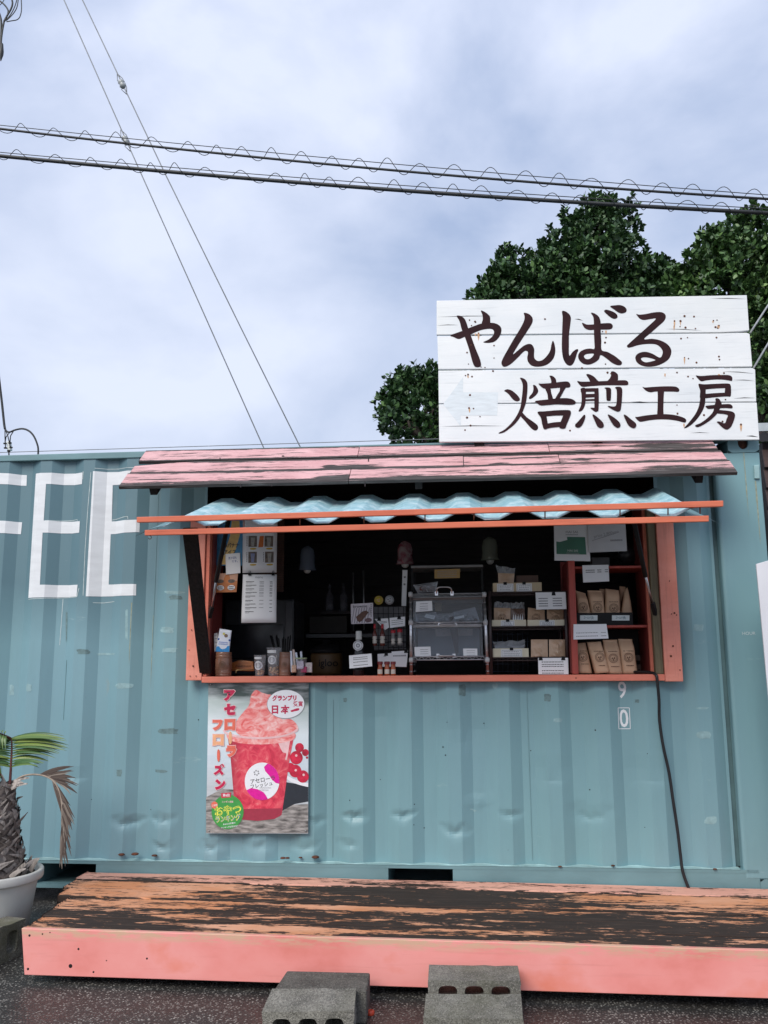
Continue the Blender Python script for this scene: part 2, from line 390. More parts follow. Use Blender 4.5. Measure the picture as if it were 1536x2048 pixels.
mb = MB(); mb.add([(x, y, ground_z(x, y)) for y in ys for x in xs], [(j*16+i, j*16+i+1, (j+1)*16+i+1, (j+1)*16+i) for j in range(15) for i in range(15)])
g = put('ground', mb, M_ASPH); g['kind'] = 'structure'; g['label'] = 'dark wet asphalt with pale stone chips'

# ================================================================== shipping container
CT = thing('shipping_container', 'teal blue corrugated steel shipping container with a serving window cut in its side', 'container', (-3.029, 1.2, 0))
PITCHX, PH = 0.280, -0.368
OUTY, INY = 0.006, 0.042
def wall_y(x):
    s = (x-PH) % PITCHX
    if s < 0.066: return OUTY+(INY-OUTY)*s/0.066
    if s < 0.138: return INY
    if s < 0.206: return INY-(INY-OUTY)*(s-0.138)/0.068
    return OUTY
def breaks(a, b):
    r = []; k = math.floor((a-PH)/PITCHX)-1
    while True:
        base = PH+k*PITCHX
        if base > b: break
        for d in (0, 0.066, 0.138, 0.206): r.append(base+d)
        k += 1
    return sorted(x for x in r if a < x < b)
XL, XR = -5.88, -0.286
OX0, OX1, OZ0, OZ1 = -3.292, -0.605, 1.185, 2.44
dents = []
for u, v, dp, r in [(709,1640,.016,.055),(806,1637,.014,.05),(910,1668,.014,.06),(695,1694,.010,.05),(1022,1634,.012,.05),(957,1610,-.006,.06),
                    (256,1652,.016,.07),(325,1645,.012,.06),(325,1700,.010,.05),(422,1700,.012,.06),(518,1700,.010,.06),(608,1698,.012,.06),(630,1648,.010,.05),
                    (150,1560,.006,.06),(1100,1560,.006,.10),(240,1010,.004,.08),(930,1480,.005,.14),(1180,1640,.008,.09),(1300,1560,.006,.1),(760,1440,.004,.12)]:
    p = P(u, v, 0.02); dents.append((p.x, p.z, dp, r))
def dent(x, z):
    d = 0
    for a, b, dp, r in dents:
        xx_ = x+0.02*mnoise.noise((x*16, z*16, a)); zz_ = z+0.02*mnoise.noise((x*16, z*16, b+7)); q = ((xx_-a)/(r*1.15))**2+((zz_-b-0.35*abs(xx_-a))/(r*0.6))**2
        if q < 3: d += dp*0.95*max(0, 1-math.sqrt(q)/1.5)**1.4*(1+0.6*math.tanh((z-b)/r*4))*(1+0.5*mnoise.noise((x*25, z*25, 2)))
    return d
bx = sorted(set([XL, XR, OX0, OX1]+breaks(XL, XR)))
wx = []
for a, b in zip(bx, bx[1:]):
    n = max(1, round((b-a)/0.0125)); wx += [a+(b-a)*i/n for i in range(n)]
wx.append(XR)
wz = [0.168+0.0115*i for i in range(39)]+[0.62+0.07*i for i in range(8)]+[OZ0-0.0001]+[OZ0+(OZ1-OZ0)*i/8 for i in range(1, 8)]+[OZ1, 2.49, 2.546]
mb = MB(); nx = len(wx)
mb.v = [(x, wall_y(x)+dent(x, z)+0.0012*mnoise.noise((x*6, z*3, 1)), z) for z in wz for x in wx]
for j in range(len(wz)-1):
    zc = (wz[j]+wz[j+1])/2
    for i in range(nx-1):
        xc = (wx[i]+wx[i+1])/2
        if OX0 < xc < OX1 and OZ0 < zc < OZ1: continue
        mb.f.append((j*nx+i, j*nx+i+1, (j+1)*nx+i+1, (j+1)*nx+i)); mb.sm.append(False)
put('side_wall', mb, M_WALL, CT)
# top rail, roof, far walls
mb = MB(); mb.box((-5.88, -0.002, 2.546), (-0.178, 0.07, 2.586)); put('top_rail', mb, M_RAIL, CT, 0.004)
mb = MB(); n = 44
for i in range(n):
    x0 = -6.0+i*5.94/n; w = 5.94/n
    mb.slab([(x0, 0.05, 2.560), (x0+w*.45, 0.05, 2.560), (x0+w*.55, 0.05, 2.575), (x0+w, 0.05, 2.575)], (0, 2.33, 0))
put('roof_panel', mb, M_RAIL, CT)
mb = MB(); mb.box((-0.05, 0.16, 0.12), (-0.02, 2.40, 2.56)); put('end_wall', mb, M_RAIL, CT)
mb = MB(); mb.box((-6.04, 0.16, 0.12), (-6.01, 2.40, 2.56)); put('end_wall', mb, M_RAIL, CT)
mb = MB(); mb.box((-5.95, 2.40, 0.12), (-0.10, 2.43, 2.56)); put('rear_wall', mb, M_RAIL, CT)
# dark timber lining of the stall inside
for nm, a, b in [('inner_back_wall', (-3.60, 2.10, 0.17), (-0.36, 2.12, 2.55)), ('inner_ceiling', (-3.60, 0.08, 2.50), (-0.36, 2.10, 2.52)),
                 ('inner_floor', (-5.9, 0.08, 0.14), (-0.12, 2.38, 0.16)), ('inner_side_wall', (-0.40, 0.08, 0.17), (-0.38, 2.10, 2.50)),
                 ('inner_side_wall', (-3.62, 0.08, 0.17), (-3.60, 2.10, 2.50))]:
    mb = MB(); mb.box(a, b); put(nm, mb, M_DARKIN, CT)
mb = MB()
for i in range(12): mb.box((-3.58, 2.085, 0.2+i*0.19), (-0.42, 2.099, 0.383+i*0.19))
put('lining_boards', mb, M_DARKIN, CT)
# bottom rail with its fork pockets
mb = MB(); y0, y1 = -0.004, 0.05
mb.box((-5.88, y0, 0.146), (-0.178, y1, 0.164)); mb.box((-5.88, y0, 0.012), (-0.178, y1, 0.034))
for a, b in [(-5.88, -4.236), (-3.876, -2.186), (-1.826, -0.178)]: mb.box((a, y0+0.0015, 0.034), (b, y1-0.001, 0.146))
br = put('bottom_rail', mb, M_RAIL, CT)
for a, b in [(-4.236, -3.876), (-2.186, -1.826)]:
    mb = MB(); mb.box((a, 0.051, 0.016), (b, 2.38, 0.022)); mb.box((a, 0.051, 0.152), (b, 2.38, 0.158)); mb.box((a-.006, 0.051, 0.016), (a, 2.38, 0.158)); mb.box((b, 0.051, 0.016), (b+.006, 2.38, 0.158))
    put('fork_pocket', mb, M_RAIL, CT)
# wavy weld bead along the foot of the wall
pts = []; x = -5.86
while x < -0.27:
    y = wall_y(x); k = (y-OUTY)/(INY-OUTY)
    pts.append((x, y-0.004, 0.1665+0.007*(1-k)*0+0.003*mnoise.noise((x*14, 0, 0)))); x += 0.014
mb = MB(); mb.tube(pts, 0.0042, 6); put('weld_bead', mb, M_BEAD, CT)
mb = MB(); vs_ = []; xx = [-5.86+0.014*i for i in range(400)]
for x in xx: vs_ += [(x, -0.0065, 0.1645+0.002*mnoise.noise((x*9, 2, 0))), (x, 0.052, 0.169)]
mb.add(vs_, [(2*i, 2*i+2, 2*i+3, 2*i+1) for i in range(399)]); put('rail_lip', mb, M_BEAD, CT)
for u, v, r in [(243,1709,7),(270,1708,8),(309,1711,6),(566,1716,6),(631,1714,8),(601,1715,4),(1226,1731,4),(1430,1738,4),(575,1716,5),(1120,1733,4)]:
    p = P(u, v, -0.008); mb = MB(); s = r/350
    mb.lathe(p, [(0.001, -s*.35), (s*.8, -s*.2), (s, 0), (s*.7, s*.25), (0.001, s*.35)], 9); put('rust_spot', mb, M_RUST, CT)
# right corner post, castings
mb = MB(); mb.slab([(-0.262, 0.05, 0.118), (-0.258, 0.004, 0.118), (-0.246, -0.004, 0.118), (0.0, -0.004, 0.118), (0.0, 0.16, 0.118), (-0.05, 0.16, 0.118)], (0, 0, 2.355))
put('corner_post', mb, M_WALL, CT, 0.006)
mb = MB(); mb.box((-0.292, 0.085, 0.165), (-0.25, 0.09, 2.55)); put('groove_strip', mb, M_RAIL, CT)
mb = MB(); mb.slab([(-6.058, -0.004, 0.118), (-5.84, -0.004, 0.118), (-5.84, 0.05, 0.118), (-6.0, 0.16, 0.118), (-6.058, 0.16, 0.118)], (0, 0, 2.355)); put('corner_post', mb, M_WALL, CT, 0.006)
def casting(x0, z0):
    mb = MB(); a = x0; b = x0+0.178; cx = (a+b)/2; cz = z0+0.059; n = 20
    # front face with an oval hole
    outer = []; hole = []
    for i in range(n):
        th = 2*math.pi*i/n; c_, s_ = math.cos(th), math.sin(th); k = 1/max(abs(c_), abs(s_))
        outer.append((cx+0.089*c_*k, -0.006, cz+0.059*s_*k)); hx = 0.030*c_; hz = 0.040*s_
        hole.append((cx+hx*(1.0 if abs(s_) < .9 else 0.9), -0.006, cz+hz))
    back = [(p[0], 0.02, p[2]) for p in hole]
    mb.add(outer+hole+back, [(i, (i+1)%n, n+(i+1)%n, n+i) for i in range(n)]+[(n+i, n+(i+1)%n, 2*n+(i+1)%n, 2*n+i) for i in range(n)])
    mb.box((a, 0.02, z0), (b, 0.162, z0+0.118))
    for q0, q1 in [((a, -0.006, z0+0.1175), (b, 0.02, z0+0.118)), ((a, -0.006, z0), (b, 0.02, z0+.0005)), ((a, -0.006, z0), (a+.0005, 0.02, z0+.118)), ((b-.0005, -0.006, z0), (b, 0.02, z0+.118))]: mb.box(q0, q1)
    o = put('corner_casting', mb, M_RAIL, CT)
    mb = MB(); mb.lathe((cx, 0.0195, cz), [(0.001, 0), (0.033, 0.0), (0.033, 0.001), (0.001, 0.001)], 16, Matrix.Rotation(math.pi/2, 3, 'X')); put('rusty_socket', mb, M_RUST, o)
for x0, z0 in [(-0.178, 2.473), (-0.178, 0.0), (-6.058, 2.473), (-6.058, 0.0)]: casting(x0, z0)
mb = MB(); q = [P(1507, 931, -0.006), P(1517.5, 930, -0.006), P(1518.5, 958, -0.006), P(1508, 958, -0.006)]; mb.slab(q, (0, -0.012, 0)); put('door_hinge', mb, M_BEAD, CT, 0.003)
for xq in (-5.97, -0.09):
    for yq in (0.08, 2.3):
        mb = MB(); mb.box((xq-0.1, yq-0.06, ground_z(xq, yq)-0.02), (xq+0.1, yq+0.1, 0.0)); put('footing_block', mb, M_DULL, CT)
# vertical plate seams and a run of grime
for u0, v0, u1, v1 in [(317, 985, 300, 1300), (664, 1400, 666, 1716), (1058, 1380, 1062, 1722), (1462, 1330, 1476, 1732), (136, 1320, 120, 1440)]:
    a = P(u0, v0, 0.02); b = P(u1, v1, 0.02); x = (a.x+b.x)/2; y = wall_y(x)
    mb = MB(); mb.box((x-0.0012, y-0.003, min(a.z, b.z)), (x+0.0012, y+0.003, max(a.z, b.z))); put('plate_seam', mb, M_RAIL, CT)
for u0, v0, u1, v1, w in [(262, 1205, 258, 1330, 0.012), (300, 1230, 298, 1380, .006), (1487, 905, 1497, 1040, 0.010), (1512, 962, 1519, 1090, .014)]:
    a = P(u0, v0, 0); b = P(u1, v1, 0); x = (a.x+b.x)/2; vs_ = []; N = 16
    for i in range(N+1):
        z = a.z+(b.z-a.z)*i/N; ww = w*(0.4+abs(mnoise.noise((x*9, z*14, 3))))*(1-(i/N)**3); y = (wall_y(x) if x < -0.27 else -0.004)-0.0012
        vs_ += [(x-ww/2, y, z), (x+ww/2, y, z)]
    mb = MB(); mb.add(vs_, [(2*i, 2*i+1, 2*i+3, 2*i+2) for i in range(N)]); put('rust_run', mb, plain('faint_rust_run', (0.26, 0.29, 0.22), 0.7, 0.3, 30), CT)

def on_wall(verts, faces, mt, name, parent, off=0.0016):      # a flat painted shape pressed onto the corrugation
    bm = bmesh.new(); vv = [bm.verts.new((x, 0, z)) for x, z in verts]
    for f in faces:
        try: bm.faces.new([vv[i] for i in f])
        except ValueError: pass
    a = min(p[0] for p in verts); b = max(p[0] for p in verts)
    for x in breaks(a, b):
        bmesh.ops.bisect_plane(bm, geom=bm.verts[:]+bm.edges[:]+bm.faces[:], plane_co=(x, 0, 0), plane_no=(1, 0, 0))
    bm.verts.ensure_lookup_table(); bm.verts.index_update(); mb = MB()
    mb.add([(v.co.x, wall_y(v.co.x)-off, v.co.z) for v in bm.verts], [tuple(v.index for v in f.verts) for f in bm.faces]); bm.free()
    return put(name, mb, mt, parent)
def cpx(pts, ox, oy, s, Y=0.02): return [(q.x, q.z) for q in (P(ox+x/s, oy+y/s, Y) for x, y in pts)]
S3 = 3.657
L_F = cpx([(-135,240),(185,252),(182,330),(-50,325),(-62,590),(150,598),(141,685),(-70,682),(-95,1160),(-190,1162)], 0, 880, S3)
L_E1 = cpx([(260,245),(610,240),(605,325),(345,325),(328,592),(590,595),(585,680),(320,680),(300,1060),(575,1060),(568,1145),(205,1155)], 0, 880, S3)
L_E2 = cpx([(688,232),(1050,226),(1045,318),(815,325),(808,592),(1025,585),(1022,675),(800,685),(785,1055),(1000,1055),(998,1138),(635,1145)], 0, 880, S3)
for lp in (L_F, L_E1, L_E2):
    v, f = fill_loops([lp]); on_wall(v, f, M_WHITE, 'painted_letter', CT)
# scuffs, old tape marks and pin holes in the paint
M_SC1 = plain('scuffed_paint', (0.235, 0.37, 0.39), 0.6, 0.2, 30); M_SC2 = plain('dull_tape_mark', (0.125, 0.205, 0.215), 0.7, 0.25, 40)
rs_ = random.Random(5)
for u, v, w, h, k in [(168,1303,26,10,2),(210,1308,40,5,1),(255,1250,6,60,1),(250,1372,40,12,1),(130,1250,4,70,2),(335,1260,30,12,1),(340,1300,34,10,1),(338,1462,44,12,2),(240,1545,12,14,2),(322,1542,28,6,2),(925,1380,16,24,2),(990,1372,12,10,1),(1095,1395,14,16,2),(1115,1440,18,8,1),(1275,1402,10,8,2),(1404,1416,26,5,1),(1408,1470,30,16,1),(1395,1255,22,14,1),(955,1610,28,28,1),(690,1400,8,10,2),(1472,1195,16,40,1),(1420,1640,26,16,1),(60,1375,12,16,1),(20,1380,10,24,1),(350,1185,40,6,1),(352,1195,26,10,2)]:
    lp = []; n_ = 14
    for i_ in range(n_):
        th = 2*math.pi*i_/n_; cc, ss = math.cos(th), math.sin(th); kk = rs_.uniform(.75, 1.1); lp.append((u+w/2*math.copysign(abs(cc)**.5, cc)*kk, v+h/2*math.copysign(abs(ss)**.5, ss)*kk))
    lp = cpx(lp, 0, 0, 1)
    if max(p_[0] for p_ in lp) > -0.29: continue
    v_, f_ = fill_loops([lp]); on_wall(v_, f_, M_SC1 if k == 1 else M_SC2, 'scuff_mark', CT, 0.0009)
for u, v in [(1294,1507),(1290,1655),(968,1447),(891,1510),(886,1494),(894,1444),(829,1608),(828,1649),(848,1657),(1062,1502),(1190,1460),(300,1620),(180,1600),(700,1600),(760,1560),(1180,1580),(77,1500),(395,1440)]:
    p_ = P(u, v, 0.02); s2 = rs_.uniform(.0025, .0045); on_wall([(p_.x+s2*math.cos(a2), p_.z+s2*math.sin(a2)) for a2 in [i_*1.047 for i_ in range(6)]], [tuple(range(6))], M_BLACK, 'pin_hole', CT, 0.0012)
# pencilled guide lines round the letters
M_CHALK = plain('chalk_line', (0.50, 0.58, 0.58), 0.7, 0.2, 30)
def strip(pts, w):
    r = []
    for (a, b), (c_, d) in zip(pts, pts[1:]):
        dx, dz = c_-a, d-b; l = math.hypot(dx, dz); nx_, nz_ = -dz/l*w/2, dx/l*w/2
        r.append([(a+nx_, b+nz_), (c_+nx_, d+nz_), (c_-nx_, d-nz_), (a-nx_, b-nz_)])
    return r
for pl in [[(672,240),(650,500),(630,800),(615,1140)], [(205,1165),(400,1155),(570,1148),(585,1085)], [(700,210),(985,205)], [(335,592),(480,588),(565,582),(565,592)],
           [(810,582),(905,565),(940,562),(942,580)], [(610,235),(617,235),(612,290)], [(680,1190),(750,1190),(830,1180)], [(450,1160),(425,1500)]]:
    vv = []; ff = []
    for q in strip(cpx(pl, 0, 880, S3), 0.0035): ff.append(tuple(range(len(vv), len(vv)+4))); vv += q
    on_wall(vv, ff, M_CHALK, 'guide_line', CT, 0.0012)
# container number digits below the window
def digits(s, u0, v0, u1, v1, off=0.012):
    v, f = text_mesh(s, off); xs_ = [p[0] for p in v]; ys_ = [p[1] for p in v]; a = P(u0, v1, 0.02); b = P(u1, v0, 0.02)
    X0, X1, Y0, Y1 = min(xs_), max(xs_), min(ys_), max(ys_)
    return [(a.x+(p[0]-X0)/(X1-X0)*(b.x-a.x), a.z+(p[1]-Y0)/(Y1-Y0)*(b.z-a.z)) for p in v], f
v, f = digits('9', 1238, 1363, 1253, 1397); on_wall(v, f, M_WHITE, 'painted_digit', CT)
v, f = digits('0', 1241, 1419, 1257, 1455); on_wall(v, f, M_WHITE, 'painted_digit', CT)
fr = cpx([(1237,1416),(1260,1416),(1262,1458),(1238.5,1458),(1237,1416)], 0, 0, 1); vv = []; ff = []
for q in strip(fr, 0.004): ff.append(tuple(range(len(vv), len(vv)+4))); vv += q
on_wall(vv, ff, M_WHITE, 'painted_box', CT, 0.0012)
# a faint word left of an old sticker on the post
mb = MB(); v, f = text_mesh('HOUR'); p = P(1484, 1270, -0.006)
mb.add([(p.x+q[0]*0.026, -0.0062, p.z+q[1]*0.026) for q in v], f); put('worn_print', mb, M_CHALK, CT)

# ================================================================== serving window frame
WF = thing('serving_window_frame', 'salmon painted timber frame round the serving window', 'window frame', (-1.95, 0, 1.17))
fy = -0.046
def board(name, px, Y, d, mt, par, bev=0.003, ext=None):
    mb = MB(); mb.slab([P(u, v, Y) for u, v in px], (0, d, 0)); return put(name, mb, mt, par, bev)
mb = MB(); a = P(371, 1361, fy); mb.box((a.x, fy, a.z), (a.x+0.095, fy+0.05, 2.17)); put('jamb', mb, M_FRAME, WF, 0.004)
mb = MB(); b = P(1367, 1363, fy); mb.box((b.x-0.098, fy, b.z), (b.x, fy+0.05, 2.17)); put('jamb', mb, M_FRAME, WF, 0.004)
SZ = 1.205                                       # sill / counter height
mb = MB(); mb.box((a.x+0.097, fy-0.004, SZ-0.036), (b.x-0.100, 0.30, SZ)); put('sill', mb, M_SILL, WF, 0.004)
mb = MB(); mb.box((OX0-0.02, 0.05, 2.40), (OX1+0.02, 0.09, 2.47)); put('head_board', mb, M_BLACKWOOD, WF, 0.003)
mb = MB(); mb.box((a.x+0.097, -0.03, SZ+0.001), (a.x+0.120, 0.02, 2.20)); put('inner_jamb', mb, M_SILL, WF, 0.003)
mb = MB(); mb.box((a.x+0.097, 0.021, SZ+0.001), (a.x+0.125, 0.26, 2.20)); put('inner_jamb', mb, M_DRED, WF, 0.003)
mb = MB(); mb.box((b.x-0.145, -0.030, SZ+0.001), (b.x-0.101, 0.02, 2.20)); put('upright_post', mb, M_OLIVE, WF, 0.003)
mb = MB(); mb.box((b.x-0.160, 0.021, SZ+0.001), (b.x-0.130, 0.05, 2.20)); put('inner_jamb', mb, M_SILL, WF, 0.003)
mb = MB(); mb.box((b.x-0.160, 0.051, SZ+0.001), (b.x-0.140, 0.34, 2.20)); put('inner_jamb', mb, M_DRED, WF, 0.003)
mb = MB(); mb.box((-3.28, 0.301, SZ-0.03), (-0.66, 0.75, SZ-0.002)); put('counter_top', mb, plain('dark_counter', (0.03, 0.022, 0.02), 0.4, 0.3), WF, 0.003)
mb = MB()
for u, v, r in [(383,1260,2.2),(386,1332,3),(378,1300,1.8),(1339,1162,2),(1349,1226,3),(1343,1228,2),(1353,1230,2),(1342,1312,3.5),(1346,1292,3),(1360,1340,2),(1152,1356,2),(652,1354,1.4),(380,1352,2),(392,1352,2)]:
    p = P(u, v, fy-0.0052); s = r/352*0.62; mb.lathe(p, [(0.0005, 0), (s, 0), (s*.9, 0.0008), (0.0005, 0.0012)], 8, Matrix.Rotation(math.pi/2, 3, 'X'))
put('nail_marks', mb, M_RUST, WF, kind='stuff')

# ================================================================== lifted window flap
FL = thing('awning_flap', 'lifted corrugated blue steel window flap edged with two orange battens', 'awning', (-1.93, -0.5, 2.1))
fx0, fx1 = -3.235, -0.625
yT, zT, yB, zB = -0.12, 2.236, -0.915, 1.977
mb = MB(); ks = []
k0 = fx0-0.02
def fprof(x):
    s = (x-(fx0+0.006)) % PITCHX
    if s < 0.068: return -0.0165+0.033*s/0.068
    if s < 0.140: return 0.0165
    if s < 0.208: return 0.0165-0.033*(s-0.14)/0.068
    return -0.0165
xs_ = sorted(set([fx0, fx1]+[fx0+0.006+k*PITCHX+d for k in range(-1, 12) for d in (0, .068, .14, .208) if fx0 < fx0+0.006+k*PITCHX+d < fx1]))
d = Vector((0, yB-yT, zB-zT)); nn = Vector((0, -d.z, d.y)).normalized()
if nn.z < 0: nn = -nn
N = 14; top = []; bot = []
for j in range(N+1):
    for x in xs_:
        p = Vector((x, yT, zT))+d*(j/N)+nn*(fprof(x)+0.0015*mnoise.noise((x*4, j*.6, 0))); top.append(p); bot.append(p-nn*0.003)
K = len(top); n = len(xs_)
mb.add(top+bot, [(j*n+i, (j+1)*n+i, (j+1)*n+i+1, j*n+i+1) for j in range(N) for i in range(n-1)]+[(K+j*n+i, K+j*n+i+1, K+(j+1)*n+i+1, K+(j+1)*n+i) for j in range(N) for i in range(n-1)]
       +[(N*n+i, K+N*n+i, K+N*n+i+1, N*n+i+1) for i in range(n-1)]+[(i+1, K+i+1, K+i, i) for i in range(n-1)]
       +[(j*n, K+j*n, K+(j+1)*n, (j+1)*n) for j in range(N)]+[(j*n+n-1, (j+1)*n+n-1, K+(j+1)*n+n-1, K+j*n+n-1) for j in range(N)])
t = MT('flap_paint'); c = t.ramp(t.noise(14, (1, 1, 1), 7, 0.7), [(0.36, (0.21, 0.40, 0.46)), (0.5, (0.33, 0.53, 0.58)), (0.64, (0.56, 0.70, 0.74))]); t.col(c).rough(0.45); t.bump(t.noise(60, (1, 1, 1), 4), 0.3, 0.002)
put('corrugated_panel', mb, t.m, FL)
# fold-over strips of the sheet at both sides
for xa, xb in ((fx0-0.155, fx0+0.004), (fx1-0.004, fx1+0.13)):
    sg = 1 if xa < -2 else -1; mb = MB(); q = []
    for i in range(6):
        f_ = i/5; x = xa+(xb-xa)*f_; dd = (1-f_) if sg > 0 else f_; q.append(Vector((x, yB+0.02, zB-0.016-0.05*dd**2)))
    vs_ = [p for p in q]+[p+Vector((0, 0.35, 0.11)) for p in q]; mb.add(vs_, [(i, i+1, 7+i, 6+i) for i in range(5)], True); put('sheet_edge', mb, M_RAIL, FL)
def batten(px_l, px_r, Y, name='batten'):
    (ul, vt, vb), (ur, vt2, vb2) = px_l, px_r
    mb = MB(); mb.slab([P(ul, vt, Y), P(ur, vt2, Y), P(ur, vb2, Y), P(ul, vb, Y)], (0, 0.04, 0.004)); return put(name, mb, M_ORANGE, FL, 0.003)
batten((273, 1034, 1045), (1447, 1001, 1013), -0.945)
batten((289, 1060, 1071), (1418, 1031, 1043), -0.93)
for u in (488, 600, 728, 850, 948, 1090, 1240, 1336, 1400):                     # short ties between the battens
    mb = MB(); vv_ = 1046-(u-273)*0.0285; mb.tube([P(u, vv_-2, -0.93), P(u, vv_+14, -0.925)], 0.0032, 6); put('tie_bolt', mb, M_RUST, FL)
mb = MB(); p = P(300, 1071, -0.91); mb.tube([p+Vector((0.0075*math.cos(a_), 0, -0.010+0.0085*math.sin(a_))) for a_ in [1.6-0.5*i for i in range(10)]], 0.0018, 6); put('hook', mb, M_RUST, FL)
def strut(name, px, Ys):
    p = [P(u, v, y) for (u, v), y in zip(px, Ys)]
    mb = MB(); mb.tube([p[0], p[1]], 0.013, 12); s = put(name, mb, M_BLACK, FL)
    mb = MB(); mb.tube([p[1], p[2]], 0.0065, 10); put('piston_rod', mb, M_STEEL, s)
    mb = MB(); mb.beam(p[2]+Vector((0, 0, 0.008)), p[3], 0.022, 0.03); put('bracket', mb, M_BLACK, s, 0.003)
strut('gas_strut', [(457, 1040), (432, 1163), (424, 1217), (419, 1234)], (-0.55, -0.22, -0.06, -0.02))
strut('gas_strut', [(1266, 1035), (1291, 1152), (1305, 1209), (1311, 1229)], (-0.55, -0.22, -0.06, -0.02))
PP = thing('prop_plank', 'blackened plank propping up the window flap at its left end', 'plank', P(408, 1348, -0.03))
mb = MB(); q = [P(364, 1058, -0.80), P(392, 1058, -0.80), P(421, 1348, -0.040), P(399, 1348, -0.040)]
mb.slab(q, (0.0, 0.030, 0.012)); put('board', mb, M_BLACKWOOD, PP, 0.002)

# ================================================================== pink plank roof over the window
RF = thing('plank_roof', 'sloping roof of weathered pink boards above the serving window', 'roof', (-1.95, -0.03, 2.45))
PINK, PINK2, GWOOD = (0.565, 0.30, 0.305), (0.665, 0.405, 0.405), (0.060, 0.050, 0.048)
rT = {-1: (-3.672, -0.012, 2.566), 1: (-0.270, -0.012, 2.536)}; rB = {-1: (-3.668, -0.395, 2.262), 1: (-0.272, -0.395, 2.256)}
def on_roof0(u, v):
    a0, b0, c0 = Vector(rT[-1]), Vector(rT[1]), Vector(rB[-1]); n0 = (b0-a0).cross(c0-a0).normalized(); d_ = _f*FPX + R2*(u-768) - U2*(v-1024); o_ = Vector(CAM)
    return o_ + d_*((a0-o_).dot(n0)/d_.dot(n0))
_D = Vector(rB[-1])-Vector(rT[-1]); _k = _D/_D.length_squared; RK_ = (_k.z*0.0052, _k.y, _k.z); RC_ = -(Vector(RK_).dot(Vector(rT[-1])))
RE = [(0.0, .06, .45), (0.328, .06, .55), (0.644, .05, .50), (1.0, .11, .55)]
def rblob(u, v, w, h, k): return (tuple(on_roof0(u, v)), (w/340, 0.3, h/340), k)
M_PK = [peel('pink_peeling_a', PINK, PINK2, GWOOD, 0.35, (0.8, 15, 15), [rblob(682, 964, 62, 20, .75), rblob(705, 936, 70, 9, .45), rblob(515, 967, 26, 7, .4), rblob(520, 946, 14, 4, .35), rblob(660, 935, 20, 5, .4)], 1, wood2=(0.20, 0.185, 0.18), edges=RE, ek=RK_, ec=RC_, grain=0.75, fine=0.45),
        peel('pink_peeling_b', PINK, PINK2, GWOOD, 0.36, (0.8, 15, 15), [rblob(800, 938, 60, 11, .62), rblob(870, 940, 50, 10, .5), rblob(910, 936, 34, 8, .45), rblob(1000, 930, 26, 6, .35), rblob(1000, 962, 40, 6, .3)], 4, wood2=(0.20, 0.185, 0.18), edges=RE, ek=RK_, ec=RC_, grain=0.75, fine=0.45),
        peel('pink_peeling_c', PINK, PINK2, GWOOD, 0.37, (0.8, 15, 15), [rblob(1340, 895, 110, 12, .55), rblob(1330, 944, 80, 16, .42), rblob(1440, 946, 60, 16, .45), rblob(1160, 922, 20, 4, .4), rblob(1180, 955, 90, 8, .2), rblob(1100, 948, 60, 5, .25)], 8, wood2=(0.20, 0.185, 0.18), edges=RE, ek=RK_, ec=RC_, grain=0.75, fine=0.45)]
def rpt(fx, fs):
    a_ = Vector(rT[-1]).lerp(Vector(rT[1]), fx); b_ = Vector(rB[-1]).lerp(Vector(rB[1]), fx); return a_.lerp(b_, fs)
rn = (rpt(1, 0)-rpt(0, 0)).cross(rpt(0, 1)-rpt(0, 0)).normalized(); rn = -rn if rn.z < 0 else rn
rows = [(0.0, 0.320, [0, 0.392, 0.722, 1.0], 0.004), (0.335, 0.640, [-0.002, 0.575, 0.735, 1.004], 0.0), (0.648, 1.0, [-0.004, 0.386, 1.006], 0.003)]
for ri, (s0, s1, xs2, lift) in enumerate(rows):
    for bi, (xa, xb) in enumerate(zip(xs2, xs2[1:])):
        mb = MB(); n = 24; vs_ = []; fs_ = []
        for i in range(n+1):
            f_ = xa+(xb-xa-0.0012)*i/n
            e0 = 0.008*mnoise.noise((f_*9, ri*3.1, 1)); e1 = 0.010*mnoise.noise((f_*9, ri*3.1, 5))
            if ri == 1: e0 += 0.10*max(0, 1-f_/0.10)
            for s_, dn in ((s0+e0, lift+.018), (s1+e1, lift+.018), (s1+e1, lift), (s0+e0, lift)): vs_.append(rpt(f_, s_)+rn*dn)
        for i in range(n):
            for k in range(4): fs_.append((i*4+k, (i+1)*4+k, (i+1)*4+(k+1) % 4, i*4+(k+1) % 4))
        fs_ += [(0, 1, 2, 3), (n*4+3, n*4+2, n*4+1, n*4)]; mb.add(vs_, fs_)
        put('roof_plank', mb, M_PK[bi if ri != 2 else bi*2], RF)
for f_ in (0.05, 0.5, 0.95):                                               # rafters under the boards
    mb = MB(); a_ = rpt(f_, 0.06)-rn*0.03; b_ = rpt(f_, 0.93)-rn*0.03; mb.beam(a_, b_, 0.04, 0.05); put('rafter', mb, M_BLACKWOOD, RF)
def on_roof(u, v):                                                         # where the line of sight meets the roof plane
    d_ = _f*FPX + R2*(u-768) - U2*(v-1024); o_ = Vector(CAM); return o_ + d_*((rpt(0, 0)+rn*0.0235-o_).dot(rn)/d_.dot(rn))
mb = MB()
for u, v, w, h in [(481,973,3,3),(410,968,2,2),(543,971,3,3),(737,917,2,12),(730,966,2,14),(1113,904,2,9),(1119,926,2,8),(938,930,3,12),(927,928,2,14),(1271,891,2,5),(1403,915,4,4),(481,966,2,8),(690,915,2,5),(440,918,2,5),(566,912,5,2)]:
    a_ = on_roof(u-w/2, v-h/2); b_ = on_roof(u+w/2, v-h/2); c_ = on_roof(u+w/2, v+h/2); e_ = on_roof(u-w/2, v+h/2); mb.add([a_, b_, c_, e_], [(0, 1, 2, 3)])
